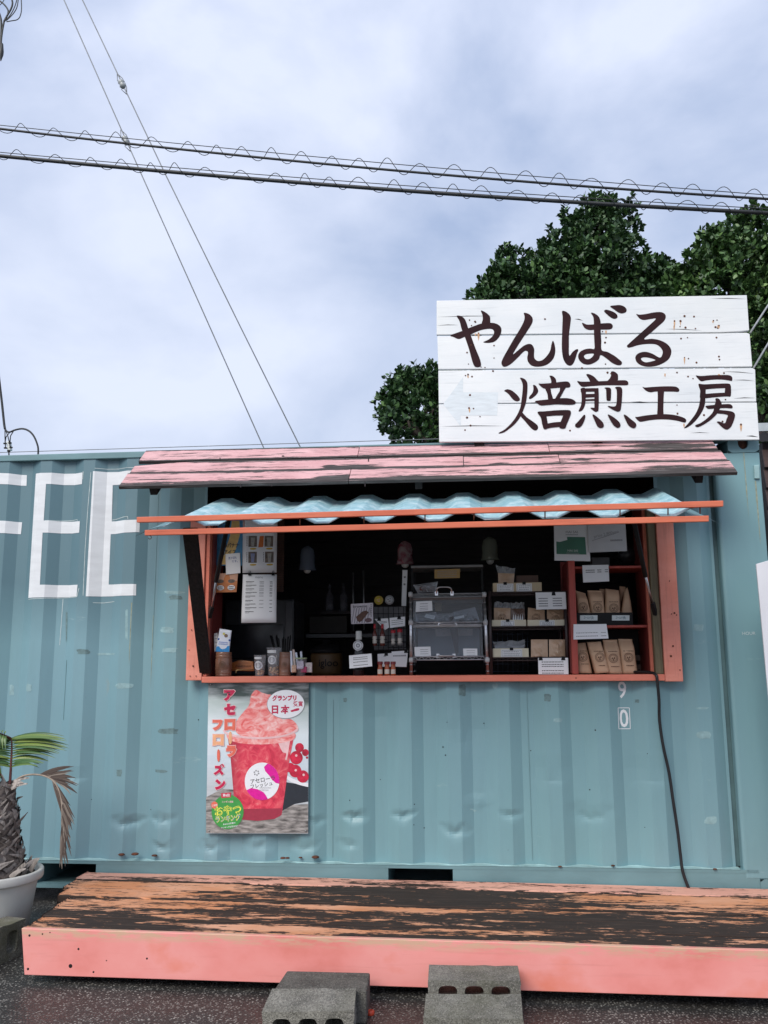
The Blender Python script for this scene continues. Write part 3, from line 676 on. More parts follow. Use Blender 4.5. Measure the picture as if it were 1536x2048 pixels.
put('nail_marks', mb, M_BLACKWOOD, RF, kind='stuff')

# ================================================================== big shop sign
SG = thing('shop_sign', 'large white plank signboard with brown brush lettering above the container', 'sign', (-0.93, -0.06, 2.55))
def sign_white(seed):
    t = MT('white_sign_paint'); c = t.ramp(t.noise(2.5, (1, 1, 2), 5, 0.55, (seed, 0, 0)), [(0.3, (0.68, 0.71, 0.73)), (0.7, (0.79, 0.80, 0.80))])
    st = t.noise(3, (1.2, 10, 30), 7, 0.6, (seed, 3, 0)); c = t.mix(t.ramp(st, [(0.26, 0.55), (0.40, 0.0)]), c, (0.46, 0.48, 0.50))
    pt_ = t.noise(9, (2.0, 4, 9), 8, 0.75, (seed*2, 1, 0)); c = t.mix(t.ramp(pt_, [(0.235, 1.0), (0.265, 0.0)]), c, (0.07, 0.065, 0.06))
    yl = t.noise(1.1, (1, 1, 1), 3, 0.5, (7, seed, 2)); c = t.mix(t.ramp(yl, [(0.55, 0.0), (0.75, 0.3)]), c, (0.68, 0.69, 0.62))
    t.col(c).rough(0.5); t.bump(st, 0.25, 0.003); return t.m
SY = -0.078
planks = [[(873.2,601.1),(1493.8,590.1),(1498.6,660.5),(1478,663),(1440,664.5),(873.2,669.3)], [(874.5,672.4),(1440,666.5),(1494,665.3),(1499.5,668),(1504.8,733),(876.7,738.3)],
          [(876.7,741),(1505,735.9),(1510.5,739),(1512.7,803),(877.6,806.6)], [(877.6,808.4),(1513.6,804.9),(1518.9,879.3),(878.5,883.7)]]
for k, q in enumerate(planks):
    mb = MB(); mb.slab([P(u, v, SY) for u, v in q], (0, 0.024, 0)); put('sign_plank', mb, sign_white(k*2.3), SG, 0.0025)
for x in (-1.62, -0.93, -0.24):
    mb = MB(); mb.box((x-0.03, SY+0.0255, 2.545), (x+0.03, SY+0.075, 3.40)); put('support_post', mb, M_BLACKWOOD, SG)
    mb = MB(); mb.beam((x, 0.0, 3.25), (x, 0.9, 2.60), 0.04, 0.04); put('back_stay', mb, M_BLACKWOOD, SG)
t = MT('brown_sign_paint'); t.col(t.ramp(t.noise(6, (1, 1, 1), 5), [(0.3, (0.020, 0.008, 0.010)), (0.7, (0.040, 0.015, 0.018))])).rough(0.75); t.b.inputs['Specular IOR Level'].default_value = 0.15; M_BROWN = t.m
A_ = (890, 600, 6.4); B_ = (1110, 600, 6.4); C_ = (990, 735, 5.689); D_ = (1240, 735, 5.689)
GL = [
 (A_, [[[(70,452),(210,400),(330,350),(470,300),(570,290),(660,305),(715,350),(720,410),(690,480),(630,535),(550,550),(490,540),(560,505),(610,460),(628,415),(610,378),(550,370),(450,390),(330,440),(240,478),(175,500),(110,475)]],
       [[(460,135),(520,160),(570,205),(578,250),(570,300),(475,305),(483,250),(478,190)]],
       [[(148,205),(200,205),(245,235),(270,280),(300,370),(340,480),(390,620),(440,740),(460,810),(455,850),(415,862),(375,845),(345,770),(310,640),(260,490),(215,380),(185,270)]]]),
 (A_, [[[(1010,165),(1070,178),(1115,220),(1122,270),(1100,325),(1020,450),(930,590),(870,695),(940,640),(1010,585),(1070,562),(1115,575),(1142,630),(1140,690),(1145,745),(1185,780),(1245,770),(1300,720),(1345,650),(1362,570),(1380,522),(1400,560),(1412,640),(1400,720),(1360,785),(1290,835),(1190,855),(1110,840),(1065,795),(1052,740),(1062,680),(1050,655),(1010,660),(930,740),(850,815),(790,850),(745,852),(722,810),(740,750),(800,640),(880,500),(960,370),(1010,270),(1018,210)]]]),
 (B_, [[[(90,145),(130,145),(180,180),(203,230),(195,320),(180,440),(178,560),(182,710),(225,665),(270,632),(298,638),(280,690),(255,770),(225,825),(185,842),(140,815),(105,750),(88,640),(88,500),(93,350),(97,220)]],
       [[(345,300),(360,295),(410,315),(500,312),(600,300),(700,297),(735,320),(735,355),(700,378),(600,380),(500,382),(440,385),(380,360)]],
       [[(460,165),(510,175),(560,215),(583,280),(585,400),(592,520),(597,640),(670,665),(760,715),(830,770),(857,800),(845,830),(800,835),(730,805),(660,750),(585,705),(560,760),(500,805),(430,828),(360,815),(310,770),(296,715),(320,665),(380,632),(450,622),(503,625),(503,540),(498,420),(497,300),(490,220)],
        [(370,725),(385,700),(430,688),(495,688),(480,725),(440,755),(395,755)]],
       [[(628,145),(650,125),(700,135),(760,160),(797,195),(793,230),(755,242),(710,222),(665,185)]], [[(705,82),(760,70),(830,66),(885,85),(915,120),(905,155),(860,172),(810,160),(760,125)]]]),
 (B_, [[[(1040,180),(1080,188),(1160,180),(1260,160),(1350,155),(1400,175),(1418,215),(1395,270),(1330,330),(1240,410),(1140,500),(1240,497),(1340,515),(1430,560),(1480,620),(1488,680),(1460,750),(1400,800),(1310,840),(1200,855),(1110,840),(1050,800),(1027,745),(1045,700),(1100,670),(1170,665),(1250,690),(1342,738),(1375,690),(1372,640),(1330,590),(1270,565),(1160,565),(1060,580),(980,605),(935,610),(920,588),(945,560),(1010,500),(1100,420),(1200,330),(1290,242),(1220,245),(1140,257),(1090,243),(1060,212)],
        [(1100,755),(1120,738),(1160,735),(1220,745),(1285,768),(1240,785),(1170,798),(1125,785)]]]),
 (C_, [[[(105,265),(140,248),(190,262),(245,305),(280,350),(278,378),(240,385),(200,360),(160,310),(125,280)]], [[(435,200),(465,210),(490,255),(485,290),(450,330),(405,358),(385,350),(395,325),(425,290),(437,245)]],
       [[(285,118),(325,125),(358,155),(370,200),(366,300),(352,400),(325,480),(290,560),(230,640),(160,700),(100,740),(50,752),(45,742),(110,705),(180,640),(240,560),(285,465),(300,380),(312,280),(315,200),(300,150)]],
       [[(310,515),(360,565),(430,615),(480,655),(490,690),(470,715),(440,712),(400,680),(340,610),(290,550)]], [[(620,95),(655,98),(690,130),(697,175),(692,205),(640,205),(640,160),(630,120)]],
       [[(495,185),(530,185),(640,178),(740,165),(820,160),(850,180),(858,210),(840,228),(800,230),(740,230),(620,240),(560,240),(520,215)]], [[(570,232),(625,232),(640,290),(660,370),(610,378),(595,300)]], [[(745,222),(803,224),(780,270),(725,365),(675,378),(710,310),(735,270)]],
       [[(455,385),(500,375),(600,365),(720,352),(820,350),(885,365),(918,395),(900,420),(820,425),(700,420),(600,428),(520,432),(480,408)]],
       [[(483,508),(560,500),(700,488),(820,485),(858,495),(862,530),(840,590),(815,650),(800,690),(770,698),(735,690),(730,678),(650,685),(600,695),(575,705),(552,695),(535,640),(520,570)], [(585,555),(585,555),(680,548),(775,545),(775,545),(760,585),(745,620),(745,620),(670,625),(600,638),(600,638)]]]),
 (C_, [[[(1038,82),(1065,75),(1120,100),(1160,140),(1180,168),(1095,172),(1065,125)]], [[(1320,50),(1350,45),(1390,70),(1400,105),(1385,158),(1275,168),(1305,125),(1320,90)]],
       [[(935,155),(990,162),(1150,158),(1300,152),(1450,145),(1500,152),(1517,180),(1500,202),(1400,203),(1250,203),(1100,212),(1000,220),(965,200)]],
       [[(975,242),(1030,242),(1030,380),(1020,440),(990,490),(950,498),(975,440),(985,380),(983,300)]], [[(975,240),(975,240),(1150,236),(1178,258),(1178,470),(1165,500),(1140,505),(1110,485),(1085,460),(1130,458),(1130,458),(1130,275),(1130,275),(975,278),(975,278)]],
       [[(1020,303),(1020,303),(1140,300),(1140,300),(1140,338),(1140,338),(1020,345),(1020,345)]], [[(1020,362),(1020,362),(1140,358),(1140,358),(1140,378),(1140,378),(1020,382),(1020,382)]],
       [[(1245,232),(1290,228),(1318,245),(1320,300),(1315,370),(1295,380),(1270,370),(1265,300),(1262,250)]], [[(1365,228),(1415,220),(1445,245),(1445,330),(1437,430),(1425,490),(1400,503),(1370,495),(1320,470),(1282,438),(1370,440),(1385,340),(1382,255)]],
       [[(1020,540),(1028,560),(1010,620),(980,670),(945,687),(915,675),(912,650),(940,620),(985,570),(1005,545)]], [[(1108,538),(1130,540),(1180,580),(1225,625),(1238,660),(1225,685),(1190,688),(1160,665),(1135,610),(1115,565)]],
       [[(1282,540),(1305,542),(1360,575),(1410,620),(1427,655),(1415,682),(1385,685),(1345,655),(1310,600)]], [[(1463,543),(1490,545),(1545,590),(1595,630),(1607,660),(1590,688),(1560,688),(1518,660),(1488,605)]]]),
 (D_, [[[(255,222),(285,228),(360,222),(480,215),(600,215),(650,225),(675,255),(660,278),(600,275),(480,275),(400,275),(350,283),(300,268)]], [[(430,260),(465,259),(500,260),(497,330),(495,400),(493,470),(492,542),(458,543),(425,542),(426,470),(428,400),(429,330)]],
       [[(172,565),(200,562),(300,545),(430,532),(540,532),(640,545),(720,570),(752,595),(745,625),(720,625),(640,605),(540,592),(430,592),(330,602),(240,618),(205,605)]]]),
 (D_, [[[(863,92),(920,97),(1040,88),(1150,85),(1240,88),(1275,110),(1275,150),(1255,152),(1180,140),(1080,138),(980,148),(925,158),(890,130)]],
       [[(893,188),(970,230),(970,300),(968,400),(945,480),(890,570),(820,645),(760,685),(730,688),(780,630),(850,540),(890,460),(910,370),(915,280)]],
       [[(893,188),(960,192),(1100,185),(1230,183),(1258,205),(1263,250),(1262,310),(1250,332),(1210,330),(1090,338),(960,352),(910,352),(912,250)], [(972,250),(972,250),(1080,240),(1195,235),(1195,235),(1190,287),(1190,287),(1080,292),(975,300),(975,300)]],
       [[(1085,355),(1115,352),(1140,375),(1155,432),(1080,432),(1088,390)]], [[(972,440),(1010,432),(1100,425),(1180,418),(1250,418),(1278,440),(1272,465),(1200,462),(1100,465),(1010,473),(985,460)]],
       [[(1080,415),(1155,420),(1130,480),(1105,525),(1040,590),(960,645),(900,675),(870,678),(855,658),(920,630),(1000,570),(1060,500)]], [[(1095,486),(1200,490),(1280,505),(1308,540),(1295,600),(1265,670),(1230,702),(1200,705),(1160,680),(1120,640),(1100,620),(1130,615),(1190,635),(1210,590),(1225,545),(1180,530),(1100,520)]]]),
]
for (ox, oy, s_), strokes in GL:
    mb = MB()
    for k, loops in enumerate(strokes):
        v, f = fill_loops([[(q.x, -q.y) for q in smooth_loop(lp)] for lp in loops])
        mb.add([P(ox+x/s_, oy-y/s_, SY)+Vector((0, -0.0012-0.00022*k, 0)) for x, y in v], f)
    put('painted_character', mb, M_BROWN, SG)
mb = MB(); v, f = fill_loops([[(x, -y) for x, y in [(150,395),(150,465),(310,465),(305,570),(140,570),(140,620),(60,520)]]])
mb.add([P(860+x/2.272, 580-y/2.272, SY-0.0007) for x, y in v], f); put('faded_arrow', mb, plain('faded_arrow_paint', (0.64, 0.69, 0.72), 0.5, 0.10, 12, (1, 1, 5)), SG)
mb = MB(); mr_ = MB()
nails = [(939,640),(943,651),(950,643),(957,666),(951,644),(988,691),(988,716),(934,705),(937,728),(942,690),(962,734),(970,735),(1212,675),(1210,685),(1205,663),(1211,728),(1164,736),(1369,632),(1388,633),(1349,642),(1361,642),(1360,653),(1371,655),(1391,657),(1427,641),(1434,640),(1438,651),(1431,654),(1435,656),(1433,675),(1438,713),(1439,719),(1362,677),(1375,675),(1369,715),(1377,717),(1393,725),(1438,751),(1443,751),(1448,746),(1354,745),(1451,799),(1408,830),(1445,843),(931,751),(936,749),(944,753),(940,790),(938,816),(947,817),(934,835),(960,833),(930,860),(941,851),(1386,757),(1376,753),(1354,810),(1355,827),(1482,849),(1140,861),(1215,745),(1222,747),(986,742),(1090,638)]
for u, v in nails:
    r = RND.uniform(1.2, 2.4)/340; mb.lathe(P(u, v, SY-0.0019), [(0.0003, 0), (r, 0), (r*.8, 0.0006), (0.0003, .0008)], 8, Matrix.Rotation(math.pi/2, 3, 'X'))
for u, v, w, l in [(1349,641,5,22),(1361,641,4,14),(1348,652,4,12),(1369,715,5,18),(1437,651,9,9),(1426,642,5,6),(1482,848,8,20),(957,666,7,20),(951,668,5,5),(1212,662,6,8),(939,818,6,10),(1368,848,5,10),(1438,749,7,4),(936,752,5,6),(1330,748,5,8)]:
    w *= 0.62; l *= 0.8
    q = [(u-w*.35, v-1), (u+w*.35, v-1), (u+w*.5, v+l*.3), (u+w*.25, v+l*.75), (u, v+l), (u-w*.22, v+l*.7), (u-w*.5, v+l*.3)]
    mr_ = MB(); mr_.add([P(a_, b_, SY-0.0010) for a_, b_ in q], [tuple(range(7))]); put('rust_stain', mr_, M_RUSTL, SG)
put('nail_heads', mb, M_RUST, SG, kind='stuff')
mb = MB()
for u0, v0, u1, v1, w in [(873,634,995,632,1.3),(873,651,918,650,1.2),(879,853,1012,852,1.6),(1330,658,1404,661,1.3),(1420,597,1492,598,1.4),(1446,743,1509,747,1.4),(1466,760,1511,762,1.2),(1466,797,1512,796,1.6),(1492,872,1517,874,2.4),(1380,866,1420,866,1.2),(1149,638,1166,641,2.2),(1260,804,1300,806,2.5),(1052,806,1110,805,2.0)]:
    p = P(u0, v0, SY-0.0009); q = P(u1, v1, SY-0.0009); h = w/700; mid = (p+q)/2+Vector((0, 0, 0.003)); mb.add([p, mid-Vector((0, 0, h)), q, mid+Vector((0, 0, h))], [(0, 1, 2, 3)])
put('wood_cracks', mb, M_BLACKWOOD, SG, kind='stuff')
RO = []
for k, (a_, b_) in enumerate((((1500, 666), (1560, 574)), ((1507, 736), (1566, 637)))):
    mb = MB(); p0 = P(*a_, SY+0.02); p1 = P(*b_, 0.9); mb.tube([p0.lerp(p1, i/6) for i in range(7)], 0.006, 6)
    tag(put('stay_rope', mb, plain('grey_rope', (0.30, 0.31, 0.31), 0.7, 0.2, 60)), ['upper grey stay rope tied to the right edge of the white sign', 'lower grey stay rope tied to the right edge of the white sign'][k], 'rope', 'ropes holding the sign')

# ================================================================== drink poster on the wall
def plainc(n, c, r=0.35, v=0.1, s=40, st=(1,1,1)): return plain(n, c, r, v, s, st)
_pt = P(416.9, 1364.6, -0.022); _pb = P(412.2, 1666.4, -0.022); _pr = P(617.4, 1362.4, -0.022)
def pmat(nm, build, rough=0.3):
    t = MT(nm); sp_ = t.n('ShaderNodeSeparateXYZ'); t.l(t.pos(), sp_.inputs[0])
    gx_ = t.math('DIVIDE', t.math('SUBTRACT', sp_.outputs['X'], _pt.x), _pr.x-_pt.x); gz_ = t.math('DIVIDE', t.math('SUBTRACT', _pt.z, sp_.outputs['Z']), _pt.z-_pb.z)
    t.col(build(t, gx_, gz_)).rough(rough); MC[nm] = t.m; return t.m
def _bgp(t, x, z):
    k = t.math('SUBTRACT', z, t.math('MULTIPLY', x, 0.055)); c = t.ramp(k, [(0.03, (0.035, 0.05, 0.05)), (0.075, (0.05, 0.075, 0.07)), (0.115, (0.40, 0.48, 0.46)), (0.30, (0.70, 0.78, 0.82)), (0.5, (0.56, 0.65, 0.72)), (0.72, (0.46, 0.50, 0.53))])
    return t.mix(t.ramp(t.noise(7, (1, 1, 5), 4), [(0.4, 0.0), (0.7, 0.35)]), c, (0.72, 0.76, 0.80))
def _dk(t, x, z):
    n = t.noise(15, (1, 1, 1), 7, 0.6, (2, 0, 3), 1.6); c = t.ramp(n, [(0.26, (0.42, 0.015, 0.045)), (0.46, (0.70, 0.045, 0.09)), (0.60, (0.80, 0.12, 0.15)), (0.72, (0.86, 0.38, 0.38)), (0.80, (0.92, 0.68, 0.68))])
    e = t.ramp(x, [(0.24, 0.75), (0.36, 0.12), (0.62, 0.0), (0.80, 0.25)]); return t.mix(e, c, (0.30, 0.025, 0.045))
def _cm(t, x, z):
    n = t.noise(11, (1, 1, 1.6), 6, 0.55, (6, 0, 1), 2.4); return t.ramp(n, [(0.30, (0.72, 0.09, 0.09)), (0.44, (0.83, 0.24, 0.23)), (0.58, (0.88, 0.42, 0.40)), (0.74, (0.94, 0.74, 0.73))])
PO = Card('drink_poster', 'glossy poster of a red frozen drink in a plastic cup fixed below the window', 'poster', [(416.9,1364.6),(617.4,1362.4),(616.2,1667.2),(412.2,1666.4)], -0.022, pmat('poster_ground', _bgp), 0.006); PO.sep = True
def q(x, y):
    t_ = (y-85)/1820; return ((x-(162-30*t_))/(1208+22*t_), t_)
def qp(pts): return [q(*p) for p in pts]
M_wood = plain('poster_grey_boards', (0.24, 0.225, 0.215), 0.35, 0.75, 12, (1.5, 1, 7))
M_pdark = plainc('poster_dark_green', (0.045, 0.065, 0.062)); M_pmid = plainc('poster_mid_green', (0.16, 0.21, 0.21)); M_pnavy = plainc('poster_navy', (0.02, 0.025, 0.035))
M_drink = pmat('poster_frozen_red', _dk); M_drinkL = pmat('poster_frozen_cream', _cm)
M_gloss = plainc('poster_pale_pink', (0.80, 0.52, 0.53)); M_deep = plainc('poster_deep_red', (0.33, 0.03, 0.06)); M_pw = plainc('poster_white', (0.78, 0.80, 0.84), 0.3, 0.03)
M_crim = plainc('poster_crimson', (0.50, 0.012, 0.07)); M_cor = plainc('poster_coral', (0.72, 0.15, 0.10)); M_pora = plainc('poster_pale_orange', (0.80, 0.40, 0.22)); M_mag = plain('poster_magenta', (0.70, 0.008, 0.30), 0.3, 0.12, 60)
M_cherry = plain('poster_cherry', (0.52, 0.015, 0.05), 0.3, 0.4, 24); M_pgreen = plainc('poster_green', (0.05, 0.30, 0.065)); M_pyel = plainc('poster_yellow', (0.80, 0.78, 0.10)); M_pblue = plainc('poster_blue', (0.02, 0.18, 0.52))
PO.poly(qp([(133,1480),(330,1380),(480,1390),(480,1600),(1362,1560),(1362,1900),(133,1900)]), M_wood, 1.2)
PO.poly(qp([(1090,1300),(1363,1345),(1363,1530),(1200,1560),(1050,1640)]), M_pnavy, 1.6)
PO.poly(qp([(1095,1215),(1180,1260),(1280,1300),(1364,1315),(1364,1360),(1260,1335),(1160,1300),(1090,1250)]), M_pw, 1.9)
for x, y, r in [(1260,890,52),(1330,950,40),(1150,1130,55),(1300,1235,70),(1210,1170,72),(1222,1010,76),(1350,1010,14)]: PO.disc(*q(x, y), r/1215, M_cherry, 2.0+0.1*RND.random())
for x, y in [(1222,985),(1215,1160),(1310,1215)]: PO.disc(*q(x, y), 14/1215, M_gloss, 2.3)
PO.poly(qp([(395,740),(1200,735),(1150,980),(1110,1250),(1075,1500),(1045,1690),(960,1735),(760,1758),(580,1745),(490,1695),(462,1380),(430,1000)]), M_drink, 2.5)
PO.poly(qp([(485,1620),(1050,1610),(1045,1690),(960,1735),(760,1758),(580,1745),(490,1695)]), M_deep, 2.65)
PO.poly([q(*p) for p in [(v_.x, v_.y) for v_ in smooth_loop([(1050,930),(1100,960),(1090,1030),(1115,1010),(1150,800),(1190,740),(1000,760)])]], M_gloss, 2.8)
PO.poly([q(v_.x, v_.y) for v_ in smooth_loop([(390,720),(520,760),(800,780),(1050,755),(1200,715),(1195,790),(1050,830),(800,850),(560,835),(410,790)])], M_drinkL, 2.9)
PO.poly([q(v_.x, v_.y) for v_ in smooth_loop([(500,700),(488,600),(535,520),(600,440),(655,370),(680,250),(738,186),(800,215),(870,238),(935,262),(1000,420),(1040,540),(1150,545),(1220,600),(1238,680),(1100,745),(800,770),(600,755)])], M_drinkL, 3.2)
PO.poly([q(v_.x, v_.y) for v_ in smooth_loop([(345,670),(420,715),(600,748),(800,760),(1000,748),(1150,712),(1240,655),(1238,690),(1150,735),(1000,772),(800,786),(600,775),(420,742),(350,700)])], M_gloss, 4.8)
cx_, cy_ = q(812, 1290); PO.disc(cx_, cy_, 0.171, M_pw, 5.2, 1.02, 40)
k_ = PO.w/PO.h*1.02
def arc(a0, a1, n=14): return [(cx_+0.1705*math.cos(math.radians(a0+(a1-a0)*i/n)), cy_+0.1705*k_*math.sin(math.radians(a0+(a1-a0)*i/n))) for i in range(n+1)]
PO.poly(arc(-72, 8)+[q(975,1310), q(930,1270), q(900,1225), q(850,1170), q(835,1120)], M_mag, 5.5)
PO.poly(arc(70, 152)+[q(680,1370), q(760,1385), q(830,1420), q(860,1460)], M_mag, 5.5)
for i in range(6): PO.disc(q(745, 1190)[0]+0.022*math.cos(i*1.05+.3), q(745, 1190)[1]+0.0145*math.sin(i*1.05+.3), 0.008, M_INKG, 5.7, 1, 10)
PO.text('アセローラ', *q(820, 1272), 0.030, M_INK, 5.9, 0.012, rot=0.16); PO.text('フレッシュ', *q(805, 1335), 0.028, M_INK, 5.9, 0.012, rot=0.16)
PO.text('OKINAWAN', *q(850, 1368), 0.010, M_INKG, 5.9); PO.text('ACEROLA', *q(835, 1395), 0.010, M_INKG, 5.9)
ex, ey = q(1097, 362); PO.disc(ex, ey, 0.187, M_INKG, 5.2, 0.735, 44); PO.disc(ex, ey, 0.183, M_pw, 5.5, 0.735, 44)
for s_, x, y, h, of in [('グランプリ', 1080, 288, 0.040, 0.062), ('受賞', 1245, 360, 0.036, 0.02)]: PO.text(s_, *q(x, y), h, M_crim, 6, of, stretch=0.92)
for s_, x, h in [('日', 968, 0.056), ('本', 1090, 0.060)]: PO.text(s_, *q(x, 428), h, M_crim, 6, 0.045)
PO.poly([q(v_.x, v_.y) for v_ in smooth_loop([(1155,442),(1180,432),(1230,415),(1258,418),(1250,440),(1200,452),(1165,458)])], M_crim, 6, 'lettering')
for s_, x, y, h, mm in [('ア',418,250,.074,M_crim),('セ',425,422,.074,M_crim),('ロ',425,608,.073,M_cor),('ラ',442,930,.074,M_cor),('フ',275,612,.070,M_cor),('ロ',284,792,.073,M_pora),('ズ',292,1150,.072,M_crim),('ン',305,1328,.068,M_crim)]:
    PO.text(s_, *q(x, y), h*1.14, M_gloss, 5.6, 0.115, nm='character_outline'); PO.text(s_, *q(x, y), h*1.04, mm, 6.2, 0.082, nm='printed_character')
for x0, y0, x1, y1, mm in [(412,690,446,845,M_pora),(270,905,302,1055,M_cor)]:
    PO.poly([q(v_.x, v_.y) for v_ in smooth_loop([((x0+x1)/2,y0),(x1,y0+30),(x1,y1-30),((x0+x1)/2,y1),(x0,y1-30),(x0,y0+30)])], mm, 6.2, 'lettering')
gx, gy = q(395, 1652); PO.disc(gx, gy, 0.158, M_pgreen, 5.2, 1.0, 44)
PO.poly(qp([(318,1432),(438,1422),(436,1480),(320,1490)]), plainc('poster_banner_red', (0.55, 0.03, 0.07)), 5.6); PO.text('第6回', *q(378, 1455), 0.019, M_pw, 6, 0.02)
PO.disc(*q(236, 1572), 0.033, M_cor, 5.6, 1.0, 20); PO.text('ご当地', *q(238, 1574), 0.013, M_pw, 6, 0.015, rot=0.15)
PO.text('ニッポン全国', *q(395, 1532), 0.013, M_gloss, 6, 0.02)
PO.text('おやつ', *q(400, 1632), 0.064, M_pyel, 5.8, 0.045, nm='outline', rot=0.10); PO.text('おやつ', *q(400, 1632), 0.058, M_pgreen, 6.4, -0.012, rot=0.10)
PO.text('ランキング', *q(402, 1726), 0.047, M_pyel, 5.8, 0.06, nm='outline', stretch=0.8, rot=0.10); PO.text('ランキング', *q(402, 1726), 0.041, M_pblue, 6.4, 0.0, stretch=0.82, rot=0.10)
PO.text('あなたの投票で', *q(415, 1790), 0.012, M_pw, 6, 0.015, rot=0.12); PO.text('ランキングが決まる!!', *q(418, 1828), 0.012, M_pw, 6, 0.015, rot=0.12)
PO.done()
for u, v in [(421, 1369), (612, 1368), (418, 1662), (611, 1662)]:
    mb = MB(); p = P(u, v, -0.0285); mb.lathe(p, [(0.0004, 0.002), (0.003, 0.0012), (0.0045, 0)], 8, Matrix.Rotation(math.pi/2, 3, 'X')); put('screw', mb, M_DULL, PO.o)

# ================================================================== wooden deck
DK = thing('wooden_deck', 'low wooden step deck with peeling orange paint in front of the container', 'deck', (-1.8, -0.6, -0.12))
def deck_z(x): return 0.105-0.0085*(x+3.9)
OR1, OR2, DW = (0.62, 0.25, 0.11), (0.70, 0.37, 0.235), (0.036, 0.0225, 0.0170)
PKD1 = (0.68, 0.33, 0.25)
DE = [(y_, .022, .22) for y_ in (-0.195, -0.375, -0.556, -0.735, -0.915)]
def dpeel(nm, p1, p2, wear, st, bl, sd): return peel(nm, p1, p2, DW, wear, st, bl, sd, edges=DE, ek=(0, 1, 0), wood2=(0.105, 0.072, 0.056), fine=0.5, grain=0.6)
M_DK = [dpeel('deck_board_a', PKD1, (0.74, 0.39, 0.29), 0.33, (1.3, 6.5, 6.5), [((-2.0, -.12, .1), (.6, .10, .1), .22), ((-3.4, -.16, .1), (.6, .10, .1), .18), ((-2.9, -.1, .1), (.3, .06, .1), .15)], 2),
        dpeel('deck_board_b', OR1, OR2, 0.47, (1.2, 6.0, 6.0), [((-2.0, -.28, .1), (1.0, .16, .1), .34), ((-0.55, -.28, .1), (.9, .2, .1), -.16), ((-3.5, -.28, .1), (.6, .2, .1), -.16)], 3),
        dpeel('deck_board_c', OR1, OR2, 0.53, (1.2, 6.0, 6.0), [((-1.9, -.44, .1), (.9, .14, .1), .22), ((-3.6, -.45, .1), (.5, .2, .1), -.20), ((-0.4, -.45, .1), (.7, .2, .1), -.10)], 5),
        dpeel('deck_board_d', OR1, OR2, 0.56, (1.2, 6.0, 6.0), [((-1.2, -.68, .1), (.7, .12, .1), .20), ((-3.4, -.62, .1), (.6, .14, .1), -.18), ((-2.2, -.62, .1), (.6, .06, .1), -.24)], 7),
        dpeel('deck_board_e', OR1, OR2, 0.61, (1.2, 6.0, 6.0), [((-3.2, -.82, .1), (.6, .12, .1), -.10), ((-0.9, -.82, .1), (1.0, .12, .1), .10)], 9),
        dpeel('deck_board_f', OR1, OR2, 0.56, (1.2, 6.0, 6.0), [((-1.2, -1.02, .1), (1.2, .1, .1), .14), ((-2.6, -1.0, .1), (.7, .05, .1), -.2), ((-3.3, -1.04, .1), (.5, .08, .1), .14)], 11)]
yy = [-0.016, -0.195, -0.375, -0.556, -0.735, -0.915, -1.098]; lefts = [-3.915, -3.90, -3.845, -3.770, -3.752, -3.735]
for k in range(6):
    xa, xb = lefts[k], 0.45; n = 40; mb = MB(); vs_ = []; fs_ = []
    yb_, yf_ = yy[k]-0.005, yy[k+1]+0.004; lz = [0, -.003, .002, -.002, .001, -.001][k]
    for i in range(n+1):
        x = xa+(xb-xa)*i/n; cup = 0.003*mnoise.noise((x*1.2, k, 0)); z = deck_z(x)+lz+cup; e = 0.003*mnoise.noise((x*3, k*2.2, 5))
        sk = 0.05*(x-xa)/(xb-xa) if False else 0
        for y_, z_ in ((yb_+e, z), (yf_+e, z), (yf_+e, z-0.036), (yb_+e, z-0.036)): vs_.append((x, y_+sk, z_))
    for i in range(n):
        for c_ in range(4): fs_.append((i*4+c_, (i+1)*4+c_, (i+1)*4+(c_+1) % 4, i*4+(c_+1) % 4))
    fs_ += [(3, 2, 1, 0), (n*4, n*4+1, n*4+2, n*4+3)]; mb.add(vs_, fs_); put('deck_plank', mb, M_DK[k], DK, 0.004)
t = MT('pink_fascia_paint'); c = t.ramp(t.noise(2.0, (1, 1, 1.5), 5), [(0.30, (0.66, 0.185, 0.150)), (0.45, (0.76, 0.265, 0.235)), (0.58, (0.79, 0.31, 0.28)), (0.72, (0.73, 0.205, 0.135))])
st = t.noise(3, (1.0, 1, 18), 5, 0.6); c = t.mix(t.ramp(st, [(0.28, 0.35), (0.42, 0)]), c, (0.62, 0.21, 0.185)); ms = t.noise(30, (0.6, 1, 3), 6, 0.7, (3, 0, 0)); c = t.mix(t.ramp(ms, [(0.245, 1), (0.275, 0)]), c, (0.05, 0.03, 0.025))
sp = t.n('ShaderNodeSeparateXYZ'); t.l(t.pos(), sp.inputs[0]); edge = t.n('ShaderNodeMapRange'); edge.inputs['From Min'].default_value = 0.058; edge.inputs['From Max'].default_value = 0.094
t.l(t.math('ADD', sp.outputs['Z'], t.math('MULTIPLY', t.math('ADD', sp.outputs['X'], 3.9), 0.0085)), edge.inputs['Value'])
c = t.mix(t.math('MULTIPLY', edge.outputs[0], t.ramp(t.noise(9, (1, 6, 6), 6, 0.7), [(0.42, 0.0), (0.55, 0.9)])), c, (0.58, 0.38, 0.25))
t.col(c).rough(0.5); t.bump(st, 0.15, 0.002); M_FASC = t.m
FYL, FYR = -1.130, -1.115
mb = MB(); a_ = Vector((-3.742, FYL, deck_z(-3.742)+0.004)); b_ = Vector((0.45, FYR, deck_z(0.45)+0.004)); bl = P(48.5, 1950, FYL); br_ = P(1536, 1996.5, FYR)
zl, zr = bl.z, br_.z+(br_.z-bl.z)/(br_.x-bl.x)*(0.45-br_.x)
mb.slab([a_, b_, Vector((0.45, FYR, zr)), Vector((bl.x, FYL, zl))], (0, 0.026, 0)); put('fascia_board', mb, M_FASC, DK, 0.003)
mb = MB()
